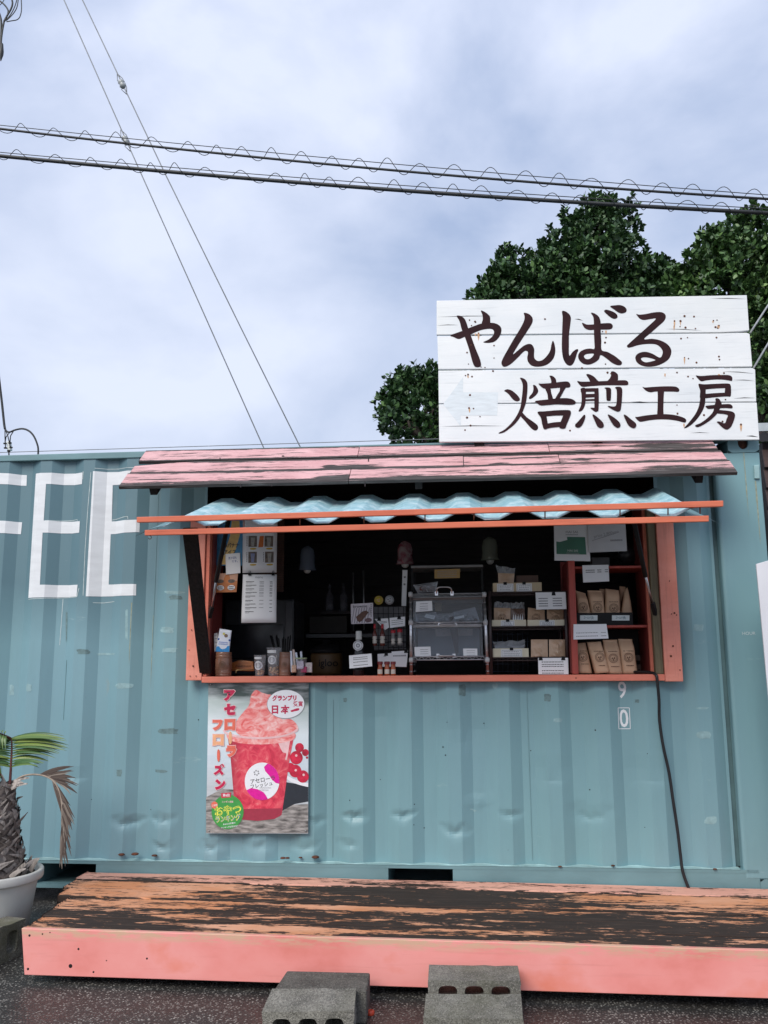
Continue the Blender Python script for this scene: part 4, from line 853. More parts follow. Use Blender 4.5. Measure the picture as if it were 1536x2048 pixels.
for u, v, r in [(59,1871,2.6),(85,1868,1.8),(100,1865,1.5),(157,1898,2.6),(141,1932,4.5),(187,1944,2.4),(56,1938,2.8),(213,1921,1.5),(294,1917,2.6),(852,1924,3),(790,1966,4.5),(664,1889,2),(553,1883,2),(773,1943,3),(530,1952,2.2),(1310,1942,2.2),(1342,1905,4),(1348,1981,3),(1309,1950,2.5),(1307,1970,2),(1420,1935,2),(1092,1977,2),(848,1940,2),(1250,1898,2),(1025,1896,1.6)]:
    yv = FYL+(FYR-FYL)*u/1536-0.0002; r = r/430; p = P(u, v, yv); mb.lathe(p, [(0.0003, 0), (r, 0), (r*.7, .0008), (0.0003, .001)], 9, Matrix.Rotation(math.pi/2, 3, 'X'))
put('nail_marks', mb, M_BLACKWOOD, DK, kind='stuff')
mb = MB()
for u, v, w, l in [(367, 1875, 6, 70), (1485, 1905, 7, 62), (1392, 1925, 5, 40)]:
    q_ = [(u-w*.3, v), (u+w*.3, v), (u+w*.5, v+l*.3), (u+w*.2, v+l), (u-w*.2, v+l), (u-w*.5, v+l*.4)]
    mb.add([P(a2, b2, FYL+(FYR-FYL)*u/1536-0.0006) for a2, b2 in q_], [tuple(range(6))])
put('rust_run', mb, plain('fascia_rust_run', (0.50, 0.17, 0.11), 0.6, 0.2, 30), DK)
for x in (-3.62, -2.6, -1.6, -0.6, 0.35):
    mb = MB(); mb.box((x-0.04, -1.09, deck_z(x)-0.125), (x+0.04, -0.03, deck_z(x)-0.043)); put('joist', mb, M_BLACKWOOD, DK)
    for y in (-0.72, -0.1):
        mb = MB(); mb.box((x-0.06, y-0.06, ground_z(x, y)-0.02), (x+0.06, y+0.06, deck_z(x)-0.127)); put('deck_foot', mb, M_BLACKWOOD, DK)

# ================================================================== concrete blocks
def concrete(nm, k, mo=0.0):
    t = MT(nm); b1 = (0.30*k, 0.285*k, 0.25*k); c = t.ramp(t.noise(9, (1, 1, 1), 6, 0.65), [(0.3, sc(b1, 0.5)), (0.5, b1), (0.7, sc(b1, 1.45))])
    sp_ = t.n('ShaderNodeTexVoronoi'); sp_.inputs['Scale'].default_value = 240; t.l(t.pos(), sp_.inputs['Vector'])
    c = t.mix(t.ramp(sp_.outputs['Color'], [(0.25, 0.55), (0.42, 0.0)]), c, sc(b1, 0.25)); c = t.mix(t.ramp(sp_.outputs['Color'], [(0.72, 0.0), (0.8, 0.5)]), c, sc(b1, 2.0))
    if mo: c = t.mix(t.ramp(t.noise(5, (1, 1, 1), 5), [(0.4, 0.0), (0.62, mo)]), c, (0.10, 0.10, 0.055))
    t.col(c).rough(0.9); t.bump(t.math('ADD', sp_.outputs['Distance'], t.noise(40, (1, 1, 1), 4)), 0.7, 0.004); return t.m
def holed(name, label, top, h, mt, holes=3, group=None, up=None, notch=True, hr=0.34, ar=1.0):
    # top: four corners of the upper face, front left, front right, back right, back left; holes run front to back
    fl, fr_, brr, bll = [Vector(p) for p in top]; dn = Vector((0, 0, -h))
    def mp(s_, z_, d_): return (fl.lerp(fr_, s_)).lerp(bll.lerp(brr, s_), d_)+dn*z_
    W_ = (fr_-fl).length; outer = [(0, 0), (1, 0), (1, 1), (0, 1)]
    ol = []
    for (a1, b1), (a2, b2) in zip(outer, outer[1:]+outer[:1]):
        for i in range(8):
            s_, z_ = a1+(a2-a1)*i/8, b1+(b2-b1)*i/8
            jx, jz = 0.012*mnoise.noise((s_*9, z_*5, fl.x)), 0.03*mnoise.noise((s_*7, z_*9, fl.y+4)); ol.append((s_+jx, z_+jz))
    loops = [ol]; pit = 1/(holes+0.28)
    for k in range(holes):
        cx2 = 0.5+(k-(holes-1)/2)*pit*0.94; rw = pit*hr; rz = min(0.30, rw*W_/h*ar); n_ = 20; zc_ = 0.50; lp = []
        for i in range(n_):
            th = 2*math.pi*i/n_; cc, ss = math.cos(th), math.sin(th); lp.append((cx2+rw*math.copysign(abs(cc)**0.6, cc), zc_+rz*math.copysign(abs(ss)**0.6, ss)))
        loops.append(lp[::-1])
    v, f = fill_loops([[(x, -y) for x, y in lp] for lp in loops]); mb = MB()
    mb.add([mp(x, -y, 0) for x, y in v], f); mb.add([mp(x, -y, 1) for x, y in v], [g_[::-1] for g_ in f])
    for lp in loops:
        n_ = len(lp); mb.add([mp(x, y, 0) for x, y in lp]+[mp(x, y, 1) for x, y in lp], [(i, (i+1) % n_, n_+(i+1) % n_, n_+i) for i in range(n_)])
    o = put(name, mb, mt); bm = bmesh.new(); bm.from_mesh(o.data); bmesh.ops.remove_doubles(bm, verts=bm.verts, dist=0.0004); bmesh.ops.recalc_face_normals(bm, faces=bm.faces); bm.to_mesh(o.data); bm.free()
    return tag(o, label, 'concrete block', group)
M_C1, M_C2, M_C3 = concrete('concrete_grey', 0.62, 0.2), concrete('concrete_dark', 0.33), concrete('concrete_mossy', 0.75, 0.8)
M_C4 = concrete('concrete_weathered', 0.58, 0.35)
BG = 'concrete blocks set as steps to the deck'
def top4(fl, fr_, br2, bl2, yf_, yb_): return [P(*fl, yf_), P(*fr_, yf_), P(*br2, yb_), P(*bl2, yb_)]
holed('concrete_block', 'chipped grey hollow block in front of the dark slab, holes facing out', top4((524,2024), (708,2022), (712,1977), (545,1977), -1.55, -1.40), 0.125, M_C1, 3, BG)
SL = MB(); tp = top4((549,1978), (733,1981), (740,1945), (574,1941), -1.385, -1.205); SL.slab(tp, (0, 0, -0.125)); o = put('concrete_slab', SL, M_C2, None, 0.006); tag(o, 'dark flat concrete slab between the chipped block and the deck', 'concrete slab', BG)
holed('concrete_block', 'hollow block of the right step, raised and touching the deck front', top4((856,1960), (1041,1962), (1036,1932), (858,1929), -1.31, -1.165), 0.105, M_C4, 3, BG, ar=1.0)
up_ = [P(862,1960,-1.30), P(1036,1962,-1.30), P(1036,1936,-1.17), P(862,1936,-1.17)]; SL = MB(); SL.slab([Vector((p_.x, p_.y, p_.z-0.107)) for p_ in up_], (0, 0, -0.06)); tag(put('concrete_slab', SL, M_C2, None, 0.004), 'flat slab hidden under the raised block of the right step', 'concrete slab', BG)
holed('concrete_block', 'hollow block of the right step, the lower one nearest the viewer', top4((847,2035), (1046,2038), (1042,1989), (852,1987), -1.52, -1.36), 0.115, M_C4, 3, BG)
# mossy block at the left edge, standing on its long side, turned
gz = ground_z(-3.9, -0.95)
A2 = PZ(47, 1911, gz); B2 = PZ(-2, 1931.5, gz); dr = (B2-A2); dr.z = 0; dr.normalize(); L2 = A2+dr*0.39; nb = Vector((-dr.y, dr.x, 0)); nb = nb if nb.y > 0 else -nb
hz = P(49, 1837, A2.y).z-gz
tp = [L2+Vector((0, 0, hz)), A2+Vector((0, 0, hz)), A2+nb*0.12+Vector((0, 0, hz)), L2+nb*0.12+Vector((0, 0, hz))]
holed('concrete_block', 'mossy hollow block on edge beside the plant pot', tp, hz, M_C3, 3, hr=0.30, ar=1.7)
mb = MB(); p = PZ(741, 2036, -0.165); mb.lathe(p, [(0.014, 0), (0.015, 0.012), (0.0165, 0.014), (0.0165, 0.026), (0.013, 0.030), (0.006, 0.031), (0.005, 0.027), (0.0005, 0.027)], 16)
tag(put('plastic_plug', mb, plain('orange_plastic', (0.62, 0.07, 0.03), 0.4, 0.1)), 'small orange plastic plug lying on the asphalt', 'plug')

# ================================================================== black cable from the window
mb = MB(); cp = [(P(1235, 1345, 0.18)), P(1270, 1344, 0.08), P(1300, 1345, -0.02), P(1312, 1350, -0.058), P(1314.5, 1362, -0.060), P(1318, 1400, -0.045), P(1319, 1440, -0.03), P(1326, 1490, -0.025), P(1338, 1545, -0.02), P(1346, 1600, -0.02), P(1355, 1660, -0.02), P(1361, 1710, -0.022), P(1366, 1745, -0.03), P(1381, 1786, -0.035)]
sm = []
for i in range(len(cp)-1):
    p0, p1, p2, p3 = cp[max(i-1, 0)], cp[i], cp[i+1], cp[min(i+2, len(cp)-1)]
    for k in range(5): t_ = k/5; sm.append(0.5*((2*p1)+(-p0+p2)*t_+(2*p0-5*p1+4*p2-p3)*t_*t_+(-p0+3*p1-3*p2+p3)*t_**3))
sm.append(cp[-1]); mb.tube(sm, 0.0085, 8); tag(put('power_cable', mb, M_RUBBER), 'black cable hanging from the window sill down to the deck', 'cable')

# ================================================================== potted palm
PY = -0.62; PW = pxm(PY)
rc = P(-22, 1741, PY); RR = 104/PW; gz0 = ground_z(rc.x, rc.y)
PT = thing('potted_palm', 'small palm with a grey fibrous trunk in a pale pot left of the deck', 'potted plant', (rc.x, rc.y, gz0))
t = MT('pale_pot_plastic'); c = t.ramp(t.noise(4, (1, 1, 0.6), 5), [(0.3, (0.44, 0.44, 0.41)), (0.7, (0.59, 0.58, 0.55))]); c = t.mix(t.ramp(t.noise(7, (1, 1, 0.4), 5, .6, (3, 0, 0)), [(0.5, 0), (0.7, 0.5)]), c, (0.25, 0.24, 0.21)); t.col(c).rough(0.55); M_POT = t.m
mb = MB(); H_ = rc.z-gz0
mb.lathe((rc.x, rc.y, gz0), [(RR*.74, 0), (RR*.76, 0.012), (RR*.90, H_-0.052), (RR*.905, H_-0.046), (RR*.985, H_-0.044), (RR, H_-0.036), (RR, H_-0.006), (RR*.985, H_), (RR*.93, H_), (RR*.90, H_-0.01), (RR*.87, H_-0.04), (0.001, H_-0.042)], 48); put('pot', mb, M_POT, PT)
mb = MB(); vs_ = [(rc.x, rc.y, rc.z-0.015)]
for j in range(1, 7):
    for i in range(28): a_ = 2*math.pi*i/28; r = RR*.9*j/6; vs_.append((rc.x+r*math.cos(a_), rc.y+r*math.sin(a_), rc.z-0.03+0.02*mnoise.noise((i*.7, j*1.3, 0))))
mb.add(vs_, [(0, 1+i, 1+(i+1) % 28) for i in range(28)]+[(1+j*28+i, 1+j*28+(i+1) % 28, 29+j*28+(i+1) % 28, 29+j*28+i) for j in range(5) for i in range(28)]); put('soil', mb, plain('potting_soil', (0.028, 0.022, 0.016), 0.95, 0.5, 40, bump=0.6), PT)
tb, tt = Vector((P(-14, 1745, PY).x, PY, rc.z-0.04)), P(4, 1568, PY)
mb = MB(); N = 14; mb.tube([tb.lerp(tt, i/N) for i in range(N+1)], [(62-40*(i/N)**0.75)/PW for i in range(N+1)], 18); put('trunk', mb, plain('palm_trunk', (0.115, 0.095, 0.085), 0.9, 0.5, 14, (3, 3, 1), 0.6, 40), PT)
M_FIB = plain('dry_leaf_bases', (0.30, 0.265, 0.24), 0.85, 0.55, 16, (3, 3, 0.8), 0.5, 50)
def ribbon(mb, pts, ws, nrm):
    vs_ = []
    for i, p in enumerate(pts):
        tg = (pts[min(i+1, len(pts)-1)]-pts[max(i-1, 0)]).normalized(); s_ = tg.cross(nrm).normalized(); vs_ += [p-s_*ws[i], p+nrm*ws[i]*0.35, p+s_*ws[i]]
    k = len(pts); mb.add(vs_, [(3*i+c_, 3*i+c_+1, 3*i+4+c_, 3*i+3+c_) for i in range(k-1) for c_ in (0, 1)], True)
mb = MB(); rr = random.Random(3)
t = MT('dry_fibre'); ri_ = t.n('ShaderNodeNewGeometry').outputs['Random Per Island']; c = t.ramp(ri_, [(0.0, (0.055, 0.042, 0.036)), (0.5, (0.15, 0.125, 0.11)), (1.0, (0.38, 0.34, 0.31))])
c = t.mix(t.ramp(t.noise(60, (2, 2, 0.5), 4), [(0.35, 0.5), (0.6, 0.0)]), c, (0.05, 0.04, 0.035)); t.col(c).rough(0.9); t.bump(t.noise(70, (2, 2, 0.5), 3), 0.4, 0.002); M_FIB2 = t.m
for k in range(300):
    h = (k/300)**0.85*0.97; a_ = k*2.399+rr.uniform(-.4, .4); ln = rr.uniform(0.06, 0.16)*(1-0.25*h); twist = rr.choice((-1, 1))*rr.uniform(0.3, 1.5); flare = rr.uniform(0.0, 0.03)*(2.2 if rr.random() < .12 else 1); lift = rr.uniform(0.35, 1.0)
    pts = []
    for j in range(7):
        q_ = j/6; hh = min(1.0, h+q_*ln*lift/max(.05, (tt.z-tb.z))); c0 = tb.lerp(tt, hh); r0 = (62-40*hh**0.75)/PW; an = a_+twist*q_*ln/0.12
        pts.append(c0+Vector((math.cos(an), math.sin(an), 0))*(r0*(1.0+0.05*math.sin(q_*5+k))+0.004+flare*q_*q_))
    nr = Vector((math.cos(a_+twist*.4), math.sin(a_+twist*.4), 0.1)).normalized(); w0 = rr.uniform(0.006, 0.022)*(1-0.3*h); ribbon(mb, pts, [w0*.8, w0, w0, w0*.9, w0*.7, w0*.45, w0*.15], nr)
put('leaf_bases', mb, M_FIB2, PT, kind='stuff')
for k in range(14):                                             # loose debris and stubs at the foot
    a_ = rr.uniform(-2.2, 1.2); mb = MB(); c0 = Vector((rc.x+RR*rr.uniform(.55, .8)*math.cos(a_), rc.y+RR*rr.uniform(.5, .8)*math.sin(a_), rc.z-0.015)); d_ = Vector((rr.uniform(-1, 1), rr.uniform(-.6, .6), rr.uniform(0.1, .9))).normalized()
    ribbon(mb, [c0+d_*0.025*i+Vector((0, 0, 0.006*math.sin(i))) for i in range(5)], [.012, .012, .010, .007, .002], Vector((0.2, -.9, .3)).normalized()); put('dry_scrap', mb, M_FIB, PT)
def spl(pts, k=5):
    r = []
    for i in range(len(pts)-1):
        p0, p1, p2, p3 = pts[max(i-1, 0)], pts[i], pts[i+1], pts[min(i+2, len(pts)-1)]
        for j in range(k): t_ = j/k; r.append(0.5*((2*p1)+(-p0+p2)*t_+(2*p0-5*p1+4*p2-p3)*t_*t_+(-p0+3*p1-3*p2+p3)*t_**3))
    return r+[pts[-1]]
M_STEM = plain('palm_stem', (0.11, 0.028, 0.024), 0.5, 0.3, 20)
t = MT('palm_leaflet'); ri_ = t.n('ShaderNodeNewGeometry').outputs['Random Per Island']; t.col(t.ramp(ri_, [(0.0, (0.030, 0.080, 0.022)), (0.55, (0.060, 0.130, 0.034)), (1.0, (0.19, 0.25, 0.05))])).rough(0.4); M_LEAFLET = t.m
Z5 = lambda x, y, Y=PY: P(x/9.035, 1440+y/9.035, Y)
def frond(stem_px, Y0, Y1, sides, n, tipf):
    k = len(stem_px)-1; st_ = spl([Z5(x, y, Y0+(Y1-Y0)*i/k) for i, (x, y) in enumerate(stem_px)])
    mb = MB(); mb.tube(st_, [0.0085*(1-0.65*i/(len(st_)-1)) for i in range(len(st_))], 8); f_ = put('frond', mb, M_STEM, PT)
    mb = MB(); m0 = int(len(st_)*0.38)
    for i in range(n):
        tt_ = i/(n-1); b_ = st_[min(len(st_)-1, m0+int((len(st_)-1-m0)*tt_))]
        for sd_ in sides:
            tip = tipf(tt_, sd_); mid = (b_+tip)/2+Vector((0, -0.01, 0.022+0.02*rr.random()))
            pts = [b_.lerp(mid, q_*2) if q_ <= .5 else mid.lerp(tip, q_*2-1) for q_ in (0,)]; pts = []
            for j in range(9):
                q_ = j/8; pts.append(b_*(1-q_)**2+mid*2*q_*(1-q_)+tip*q_*q_)
            ribbon(mb, pts, [0.0026, .006, .0075, .008, .0075, .0062, .0046, .003, .0006], Vector((0.1*sd_, -.75, .6)).normalized())
    put('leaflets', mb, M_LEAFLET, f_)
frond([(165,1230),(185,1050),(200,800),(212,560),(212,380),(200,330)], PY, PY+0.03, (1, -1), 26,
      lambda q_, s_: Z5(205+s_*(470+560*min(1, q_*1.6)-120*max(0, q_-.6)+rr.uniform(-50, 50)), 850-560*q_+rr.uniform(-25, 25), PY+rr.uniform(-.10, .06)))
frond([(150,1250),(60,1080),(-60,900),(-260,760),(-500,720)], PY, PY-0.1, (1, -1), 12, lambda q_, s_: Z5(-60-700*q_+rr.uniform(-60, 60), 900-260*q_+s_*260+rr.uniform(-30, 30), PY-0.1))
frond([(190,340),(120,300),(-80,230),(-300,240)], PY+0.03, PY-.06, (1, -1), 9, lambda q_, s_: Z5(100-420*q_, 330-60*q_+s_*150+60, PY-0.05))
ds = spl([Z5(x, y, PY-0.02-0.01*i) for i, (x, y) in enumerate([(235,1200),(330,1060),(520,990),(760,1000),(950,1090),(1060,1260),(1110,1480),(1120,1750),(1110,2080)])])
mb = MB(); mb.tube(ds, [0.006*(1-0.7*i/(len(ds)-1)) for i in range(len(ds))], 7); df = put('dead_frond', mb, plain('dry_stem', (0.30, 0.24, 0.19), 0.8, 0.3, 20), PT)
mb = MB(); m0 = 14
for i in range(m0, len(ds)):
    for k in range(5):
        q_ = (i-m0)/(len(ds)-m0); b_ = ds[i]; ln = rr.uniform(0.10, 0.20)*(1-0.35*q_)
        if q_ < 0.22: d_ = Vector((0.9, -.1, 0.25-1.4*q_+rr.uniform(-.3, .2)))
        else: d_ = Vector((0.75-0.55*q_+rr.uniform(-.15, .15), -.1, -0.75-rr.uniform(0, .4)))
        d_.normalize(); bend = Vector((rr.uniform(-.02, .02), 0, -0.05*rr.random()))
        ribbon(mb, [b_+d_*ln*j/5+bend*(j/5)**2 for j in range(6)], [.003, .0062, .0068, .0058, .004, .0008], Vector((rr.uniform(-.6, .6), -.9, .3)).normalized())
t = MT('dry_leaflet'); ri_ = t.n('ShaderNodeNewGeometry').outputs['Random Per Island']; t.col(t.ramp(ri_, [(0.0, (0.040, 0.026, 0.022)), (0.6, (0.095, 0.068, 0.055)), (1.0, (0.26, 0.22, 0.18))])).rough(0.85)
put('dry_leaflets', mb, t.m, df)
mb = MB()
for x, y, x2, y2 in [(210,1230,500,1150),(220,1180,420,1130),(250,1120,530,1045),(200,1240,330,1180),(60,1180,20,1100),(100,1230,10,960)]:
    a_ = Z5(x, y, PY-0.03); b_ = Z5(x2, y2, PY-0.04); ribbon(mb, [a_.lerp(b_, j/4)+Vector((0, 0, .006*math.sin(j*.8))) for j in range(5)], [.011, .010, .008, .006, .003], Vector((0, -.9, .4)).normalized())
put('cut_stubs', mb, M_FIB, PT)

# ================================================================== overhead cables
M_WIRE = plain('black_cable_sheath', (0.016, 0.018, 0.020), 0.5, 0.2); M_GUY = plain('galvanised_wire', (0.17, 0.18, 0.19), 0.45, 0.2, metal=0.5)
def quad(p0, p1, p2, u):
    (a, A), (b, B), (c_, C) = p0, p1, p2
    return A*(u-b)*(u-c_)/((a-b)*(a-c_))+B*(u-a)*(u-c_)/((b-a)*(b-c_))+C*(u-a)*(u-b)/((c_-a)*(c_-b))
def bundle(label, main, mess, Y, rm, rg, ph, seed):
    T = thing('overhead_cable', label, 'cable', P(768, quad(*main, 768), Y), 'overhead cables with spiral hangers')
    us = [-500+40*i for i in range(64)]
    mb = MB(); mb.tube([P(u, quad(*main, u), Y) for u in us], rm, 8); put('main_cable', mb, M_WIRE, T)
    mb = MB(); mb.tube([P(u, quad(*mess, u), Y) for u in us], rg, 6); put('messenger_wire', mb, M_WIRE, T)
    mb = MB(); pts = []; u = -300.0; r_ = random.Random(seed); phase = 0.0; per = 62; ka = 1.0
    while u < 1800:
        phase += 4/per*2*math.pi
        if phase > 2*math.pi: phase -= 2*math.pi; per = r_.uniform(46, 78); ka = r_.uniform(0.75, 1.35)
        vm = (quad(*main, u)+quad(*mess, u))/2; amp = (quad(*main, u)-quad(*mess, u))/2+6
        p = P(u, vm-amp*(ka if math.sin(phase) > 0 else 1)*math.sin(phase), Y); p.y += 0.045*math.cos(phase); pts.append(p); u += 4
    mb.tube(pts, 0.0034, 5); put('spiral_hanger', mb, M_WIRE, T)
bundle('upper bundled cable with a looping hanger wire crossing the sky', [(0,257.6),(620,325),(1536,398)], [(0,250.3),(620,312.5),(1536,390)], 2.2, 0.0115, 0.0038, 0, 2)
bundle('lower thicker bundled cable with a looping hanger wire crossing the sky', [(0,312),(620,367),(1536,426)], [(0,304.5),(620,357),(1536,417.5)], 2.0, 0.0175, 0.0038, 1, 5)
def guy(label, px, Y, kpx):
    T = thing('guy_wire', label, 'wire', P(*px[-1], Y), 'guy wires with insulators')
    mb = MB(); mb.tube([P(*p_, Y) for p_ in px], 0.0062, 6); put('wire', mb, M_GUY, T)
    d_ = (P(*px[1], Y)-P(*px[0], Y)).normalized(); rot = Vector((0, 0, 1)).rotation_difference(d_).to_matrix(); p = P(*kpx, Y)
    mb = MB(); mb.lathe(p, [(0.004, -0.055), (0.022, -0.048), (0.036, -0.025), (0.027, -0.006), (0.027, 0.006), (0.036, 0.025), (0.022, 0.048), (0.004, 0.055)], 16, rot); put('insulator', mb, plain('grey_porcelain', (0.34, 0.36, 0.36), 0.25, 0.2), T)
    sd_ = d_.cross(Vector((0, 1, 0))).normalized(); mb = MB()
    for sg in (1, -1): mb.tube([p+d_*(sg*0.14), p+d_*(sg*0.06)+sd_*0.03, p+d_*(sg*-0.02)+sd_*0.036, p+d_*(sg*0.06)+sd_*0.03*-1, p+d_*(sg*0.14)], 0.0045, 5)
    put('wire_grip', mb, M_GUY, T)
guy('left guy wire slanting down across the sky with a lower insulator', [(84,-100),(128,0),(252,280),(400,610),(528,897),(560,970)], 3.0, (251, 281))
guy('right guy wire slanting down across the sky with a higher insulator', [(118,-100),(165,0),(244,166),(330,347),(480,652),(603,899),(640,975)], 3.05, (244, 168))
mb = MB(); mb.tube([P(u, 905-0.031*u, 3.4) for u in range(-300, 1700, 100)], 0.0038, 5); tag(put('thin_wire', mb, M_GUY), 'thin wire running level just above the container roof', 'wire')
SD = thing('service_drop', 'black service cable with a pale clamp looping onto the container roof at far left', 'cable', P(18, 905, 0.3))
YS = 0.3
mb = MB(); mb.tube(spl([P(*p_, YS) for p_ in [(-420,-500),(-150,260),(-30,640),(-8,720),(2,790),(8,845),(10,858)]]), 0.008, 8); put('drop_cable', mb, M_WIRE, SD)
mb = MB(); mb.tube(spl([P(*p_, YS) for p_ in [(10,858),(14,863),(20,864),(30,860),(45,857.5),(58,862),(68,873),(75,890),(76.5,902),(75.5,918)]]), 0.0062, 8); put('loop_cable', mb, M_WIRE, SD)
for pl in ([(10,858),(10,875),(11,895)], [(11,860),(16,873),(21,895)], [(27,862),(21,872),(20,884)], [(20,864),(12,874),(10,884)]):
    mb = MB(); mb.tube([P(*p_, YS) for p_ in pl], 0.0035, 6); put('tail_wire', mb, M_WIRE, SD)
mb = MB(); mb.slab([P(12,882,YS), P(19,882,YS), P(21,900,YS), P(14,901,YS)], (0, 0.03, 0)); put('clamp', mb, plain('pale_porcelain', (0.6, 0.62, 0.6), 0.3, 0.05), SD, 0.004)
for u, v in [(11,896),(22,895),(17.5,902),(10,887),(20,886)]:
    mb = MB(); p = P(u, v, YS-0.005); mb.beam(p-Vector((0.009, 0, 0)), p+Vector((0.009, 0, 0)), 0.012, 0.009); put('clamp_bolt', mb, M_BLACK, SD)
mb = MB(); mb.tube([P(17.5,900,YS), P(18.5,925,YS)], 0.005, 6); put('anchor_rod', mb, M_WIRE, SD)
CB = thing('cable_bunch', 'dark bunch of looped cables hanging at the top left corner', 'cable', P(2, 110, 2.4))
for pl, r in [([(-10,-4),(6,7),(15,18),(16,26),(12,37),(8,44)],.008),([(22,-6),(25,6),(22,18),(14,32),(8,43)],.009),([(35,-6),(30,12),(22,28),(12,41)],.005),([(37,-6),(34,14),(26,28),(13,41)],.005),([(42,-8),(43,18),(40,33),(34,39.5),(24,41.5),(13,43.5)],.005),([(10,-4),(4,6),(-6,14)],.004),([(-2,26),(2,40),(2.5,58),(1.5,80),(1,96)],.011),([(8,44),(5,60),(2.5,80),(2,96)],.009)]:
    mb = MB(); mb.tube(spl([P(*p_, 2.4) for p_ in pl]), r, 7); put('loop', mb, M_WIRE, CB)
mb = MB(); p = P(1.5, 122, 2.4); top_ = P(2, 88, 2.4); mb.lathe((p.x, p.y, p.z), [(0.004, 0), (0.011, 0.03), (0.021, 0.07), (0.022, 0.11), (0.012, (top_.z-p.z)), (0.004, (top_.z-p.z)+0.01)], 12); put('cable_end_sleeve', mb, M_WIRE, CB)

# ================================================================== trees
t = MT('glossy_leaf'); g_ = t.n('ShaderNodeNewGeometry'); c = t.ramp(g_.outputs['Random Per Island'], [(0.0, (0.018, 0.046, 0.018)), (0.55, (0.038, 0.090, 0.028)), (0.88, (0.066, 0.145, 0.038)), (1.0, (0.12, 0.22, 0.055))])
c = t.mix(t.ramp(t.noise(1.6, (1, 1, 1), 3, .5), [(0.36, 0.45), (0.58, 0.0)]), c, (0.018, 0.045, 0.020)); c = t.mix(t.ramp(t.noise(2.3, (1, 1, 1), 3, .5, (4, 2, 1)), [(0.5, 0.0), (0.68, 0.4)]), c, (0.07, 0.14, 0.035)); t.col(c).rough(0.52); M_LEAF = t.m
t = MT('glossy_leaf_light'); g_ = t.n('ShaderNodeNewGeometry'); c = t.ramp(g_.outputs['Random Per Island'], [(0.0, (0.026, 0.060, 0.020)), (0.5, (0.058, 0.130, 0.034)), (0.82, (0.10, 0.20, 0.048)), (1.0, (0.18, 0.29, 0.075))])
c = t.mix(t.ramp(t.noise(1.6, (1, 1, 1), 3, .5), [(0.36, 0.45), (0.58, 0.0)]), c, (0.018, 0.045, 0.020)); c = t.mix(t.ramp(t.noise(2.3, (1, 1, 1), 3, .5, (4, 2, 1)), [(0.5, 0.0), (0.68, 0.4)]), c, (0.07, 0.14, 0.035)); t.col(c).rough(0.52); M_LEAF2 = t.m
M_BARK = plain('tree_bark', (0.07, 0.055, 0.045), 0.9, 0.4, 12, (3, 3, 1), 0.5, 30)
def leaf_mesh(lobes, seed, dens, ls, per=7):
    g = np.random.default_rng(seed); pos = []; out_ = []
    for (c_, r) in lobes:
        c_ = np.array(c_); r = np.array(r); area = 4*math.pi*((r[0]*r[1])**1.6+(r[0]*r[2])**1.6+(r[1]*r[2])**1.6)/3
        n = int(dens*4*math.pi*((((r[0]*r[1])**1.6+(r[0]*r[2])**1.6+(r[1]*r[2])**1.6)/3)**(1/1.6)))
        d = g.normal(size=(n, 3)); d /= np.linalg.norm(d, axis=1)[:, None]
        bump = 1+0.16*np.array([mnoise.noise((x*2.3+c_[0], y*2.3+c_[1], z*2.3+c_[2])) for x, y, z in d])
        rad = np.where(g.random(n) < 0.72, g.uniform(0.88, 1.06, n), g.uniform(0.45, 0.9, n))*bump
        pos.append(c_+d*r*rad[:, None]); out_.append(d)
    pos = np.concatenate(pos); out_ = np.concatenate(out_); n = len(pos)
    ax = out_*0.75+np.array([0, 0, 0.75])+g.normal(size=(n, 3))*0.28; ax /= np.linalg.norm(ax, axis=1)[:, None]
    P0 = np.repeat(pos, per, 0); A = np.repeat(ax, per, 0); m_ = n*per
    rv = g.normal(size=(m_, 3)); side = np.cross(A, rv); side /= np.linalg.norm(side, axis=1)[:, None]
    d = A*g.uniform(0.25, 1.0, m_)[:, None]+side*g.uniform(0.35, 0.95, m_)[:, None]; d /= np.linalg.norm(d, axis=1)[:, None]
    w = np.cross(d, A); w /= (np.linalg.norm(w, axis=1)[:, None]+1e-9); nn_ = np.cross(w, d)
    l = ls*g.uniform(0.7, 1.2, m_)[:, None]; hw = l*g.uniform(0.24, 0.32, m_)[:, None]
    b = P0+A*g.uniform(-0.4, 0.6, m_)[:, None]*ls
    V = np.stack([b, b+d*l*.35-w*hw+nn_*l*.04, b+d*l*.75-w*hw*.85+nn_*l*.03, b+d*l*1.0, b+d*l*.75+w*hw*.85+nn_*l*.03, b+d*l*.35+w*hw+nn_*l*.04], 1).reshape(-1, 3)
    i = np.arange(m_)*6; F = np.stack([np.stack([i, i+1, i+2, i+3], 1), np.stack([i, i+3, i+4, i+5], 1)], 1).reshape(-1, 4)
    return V, F
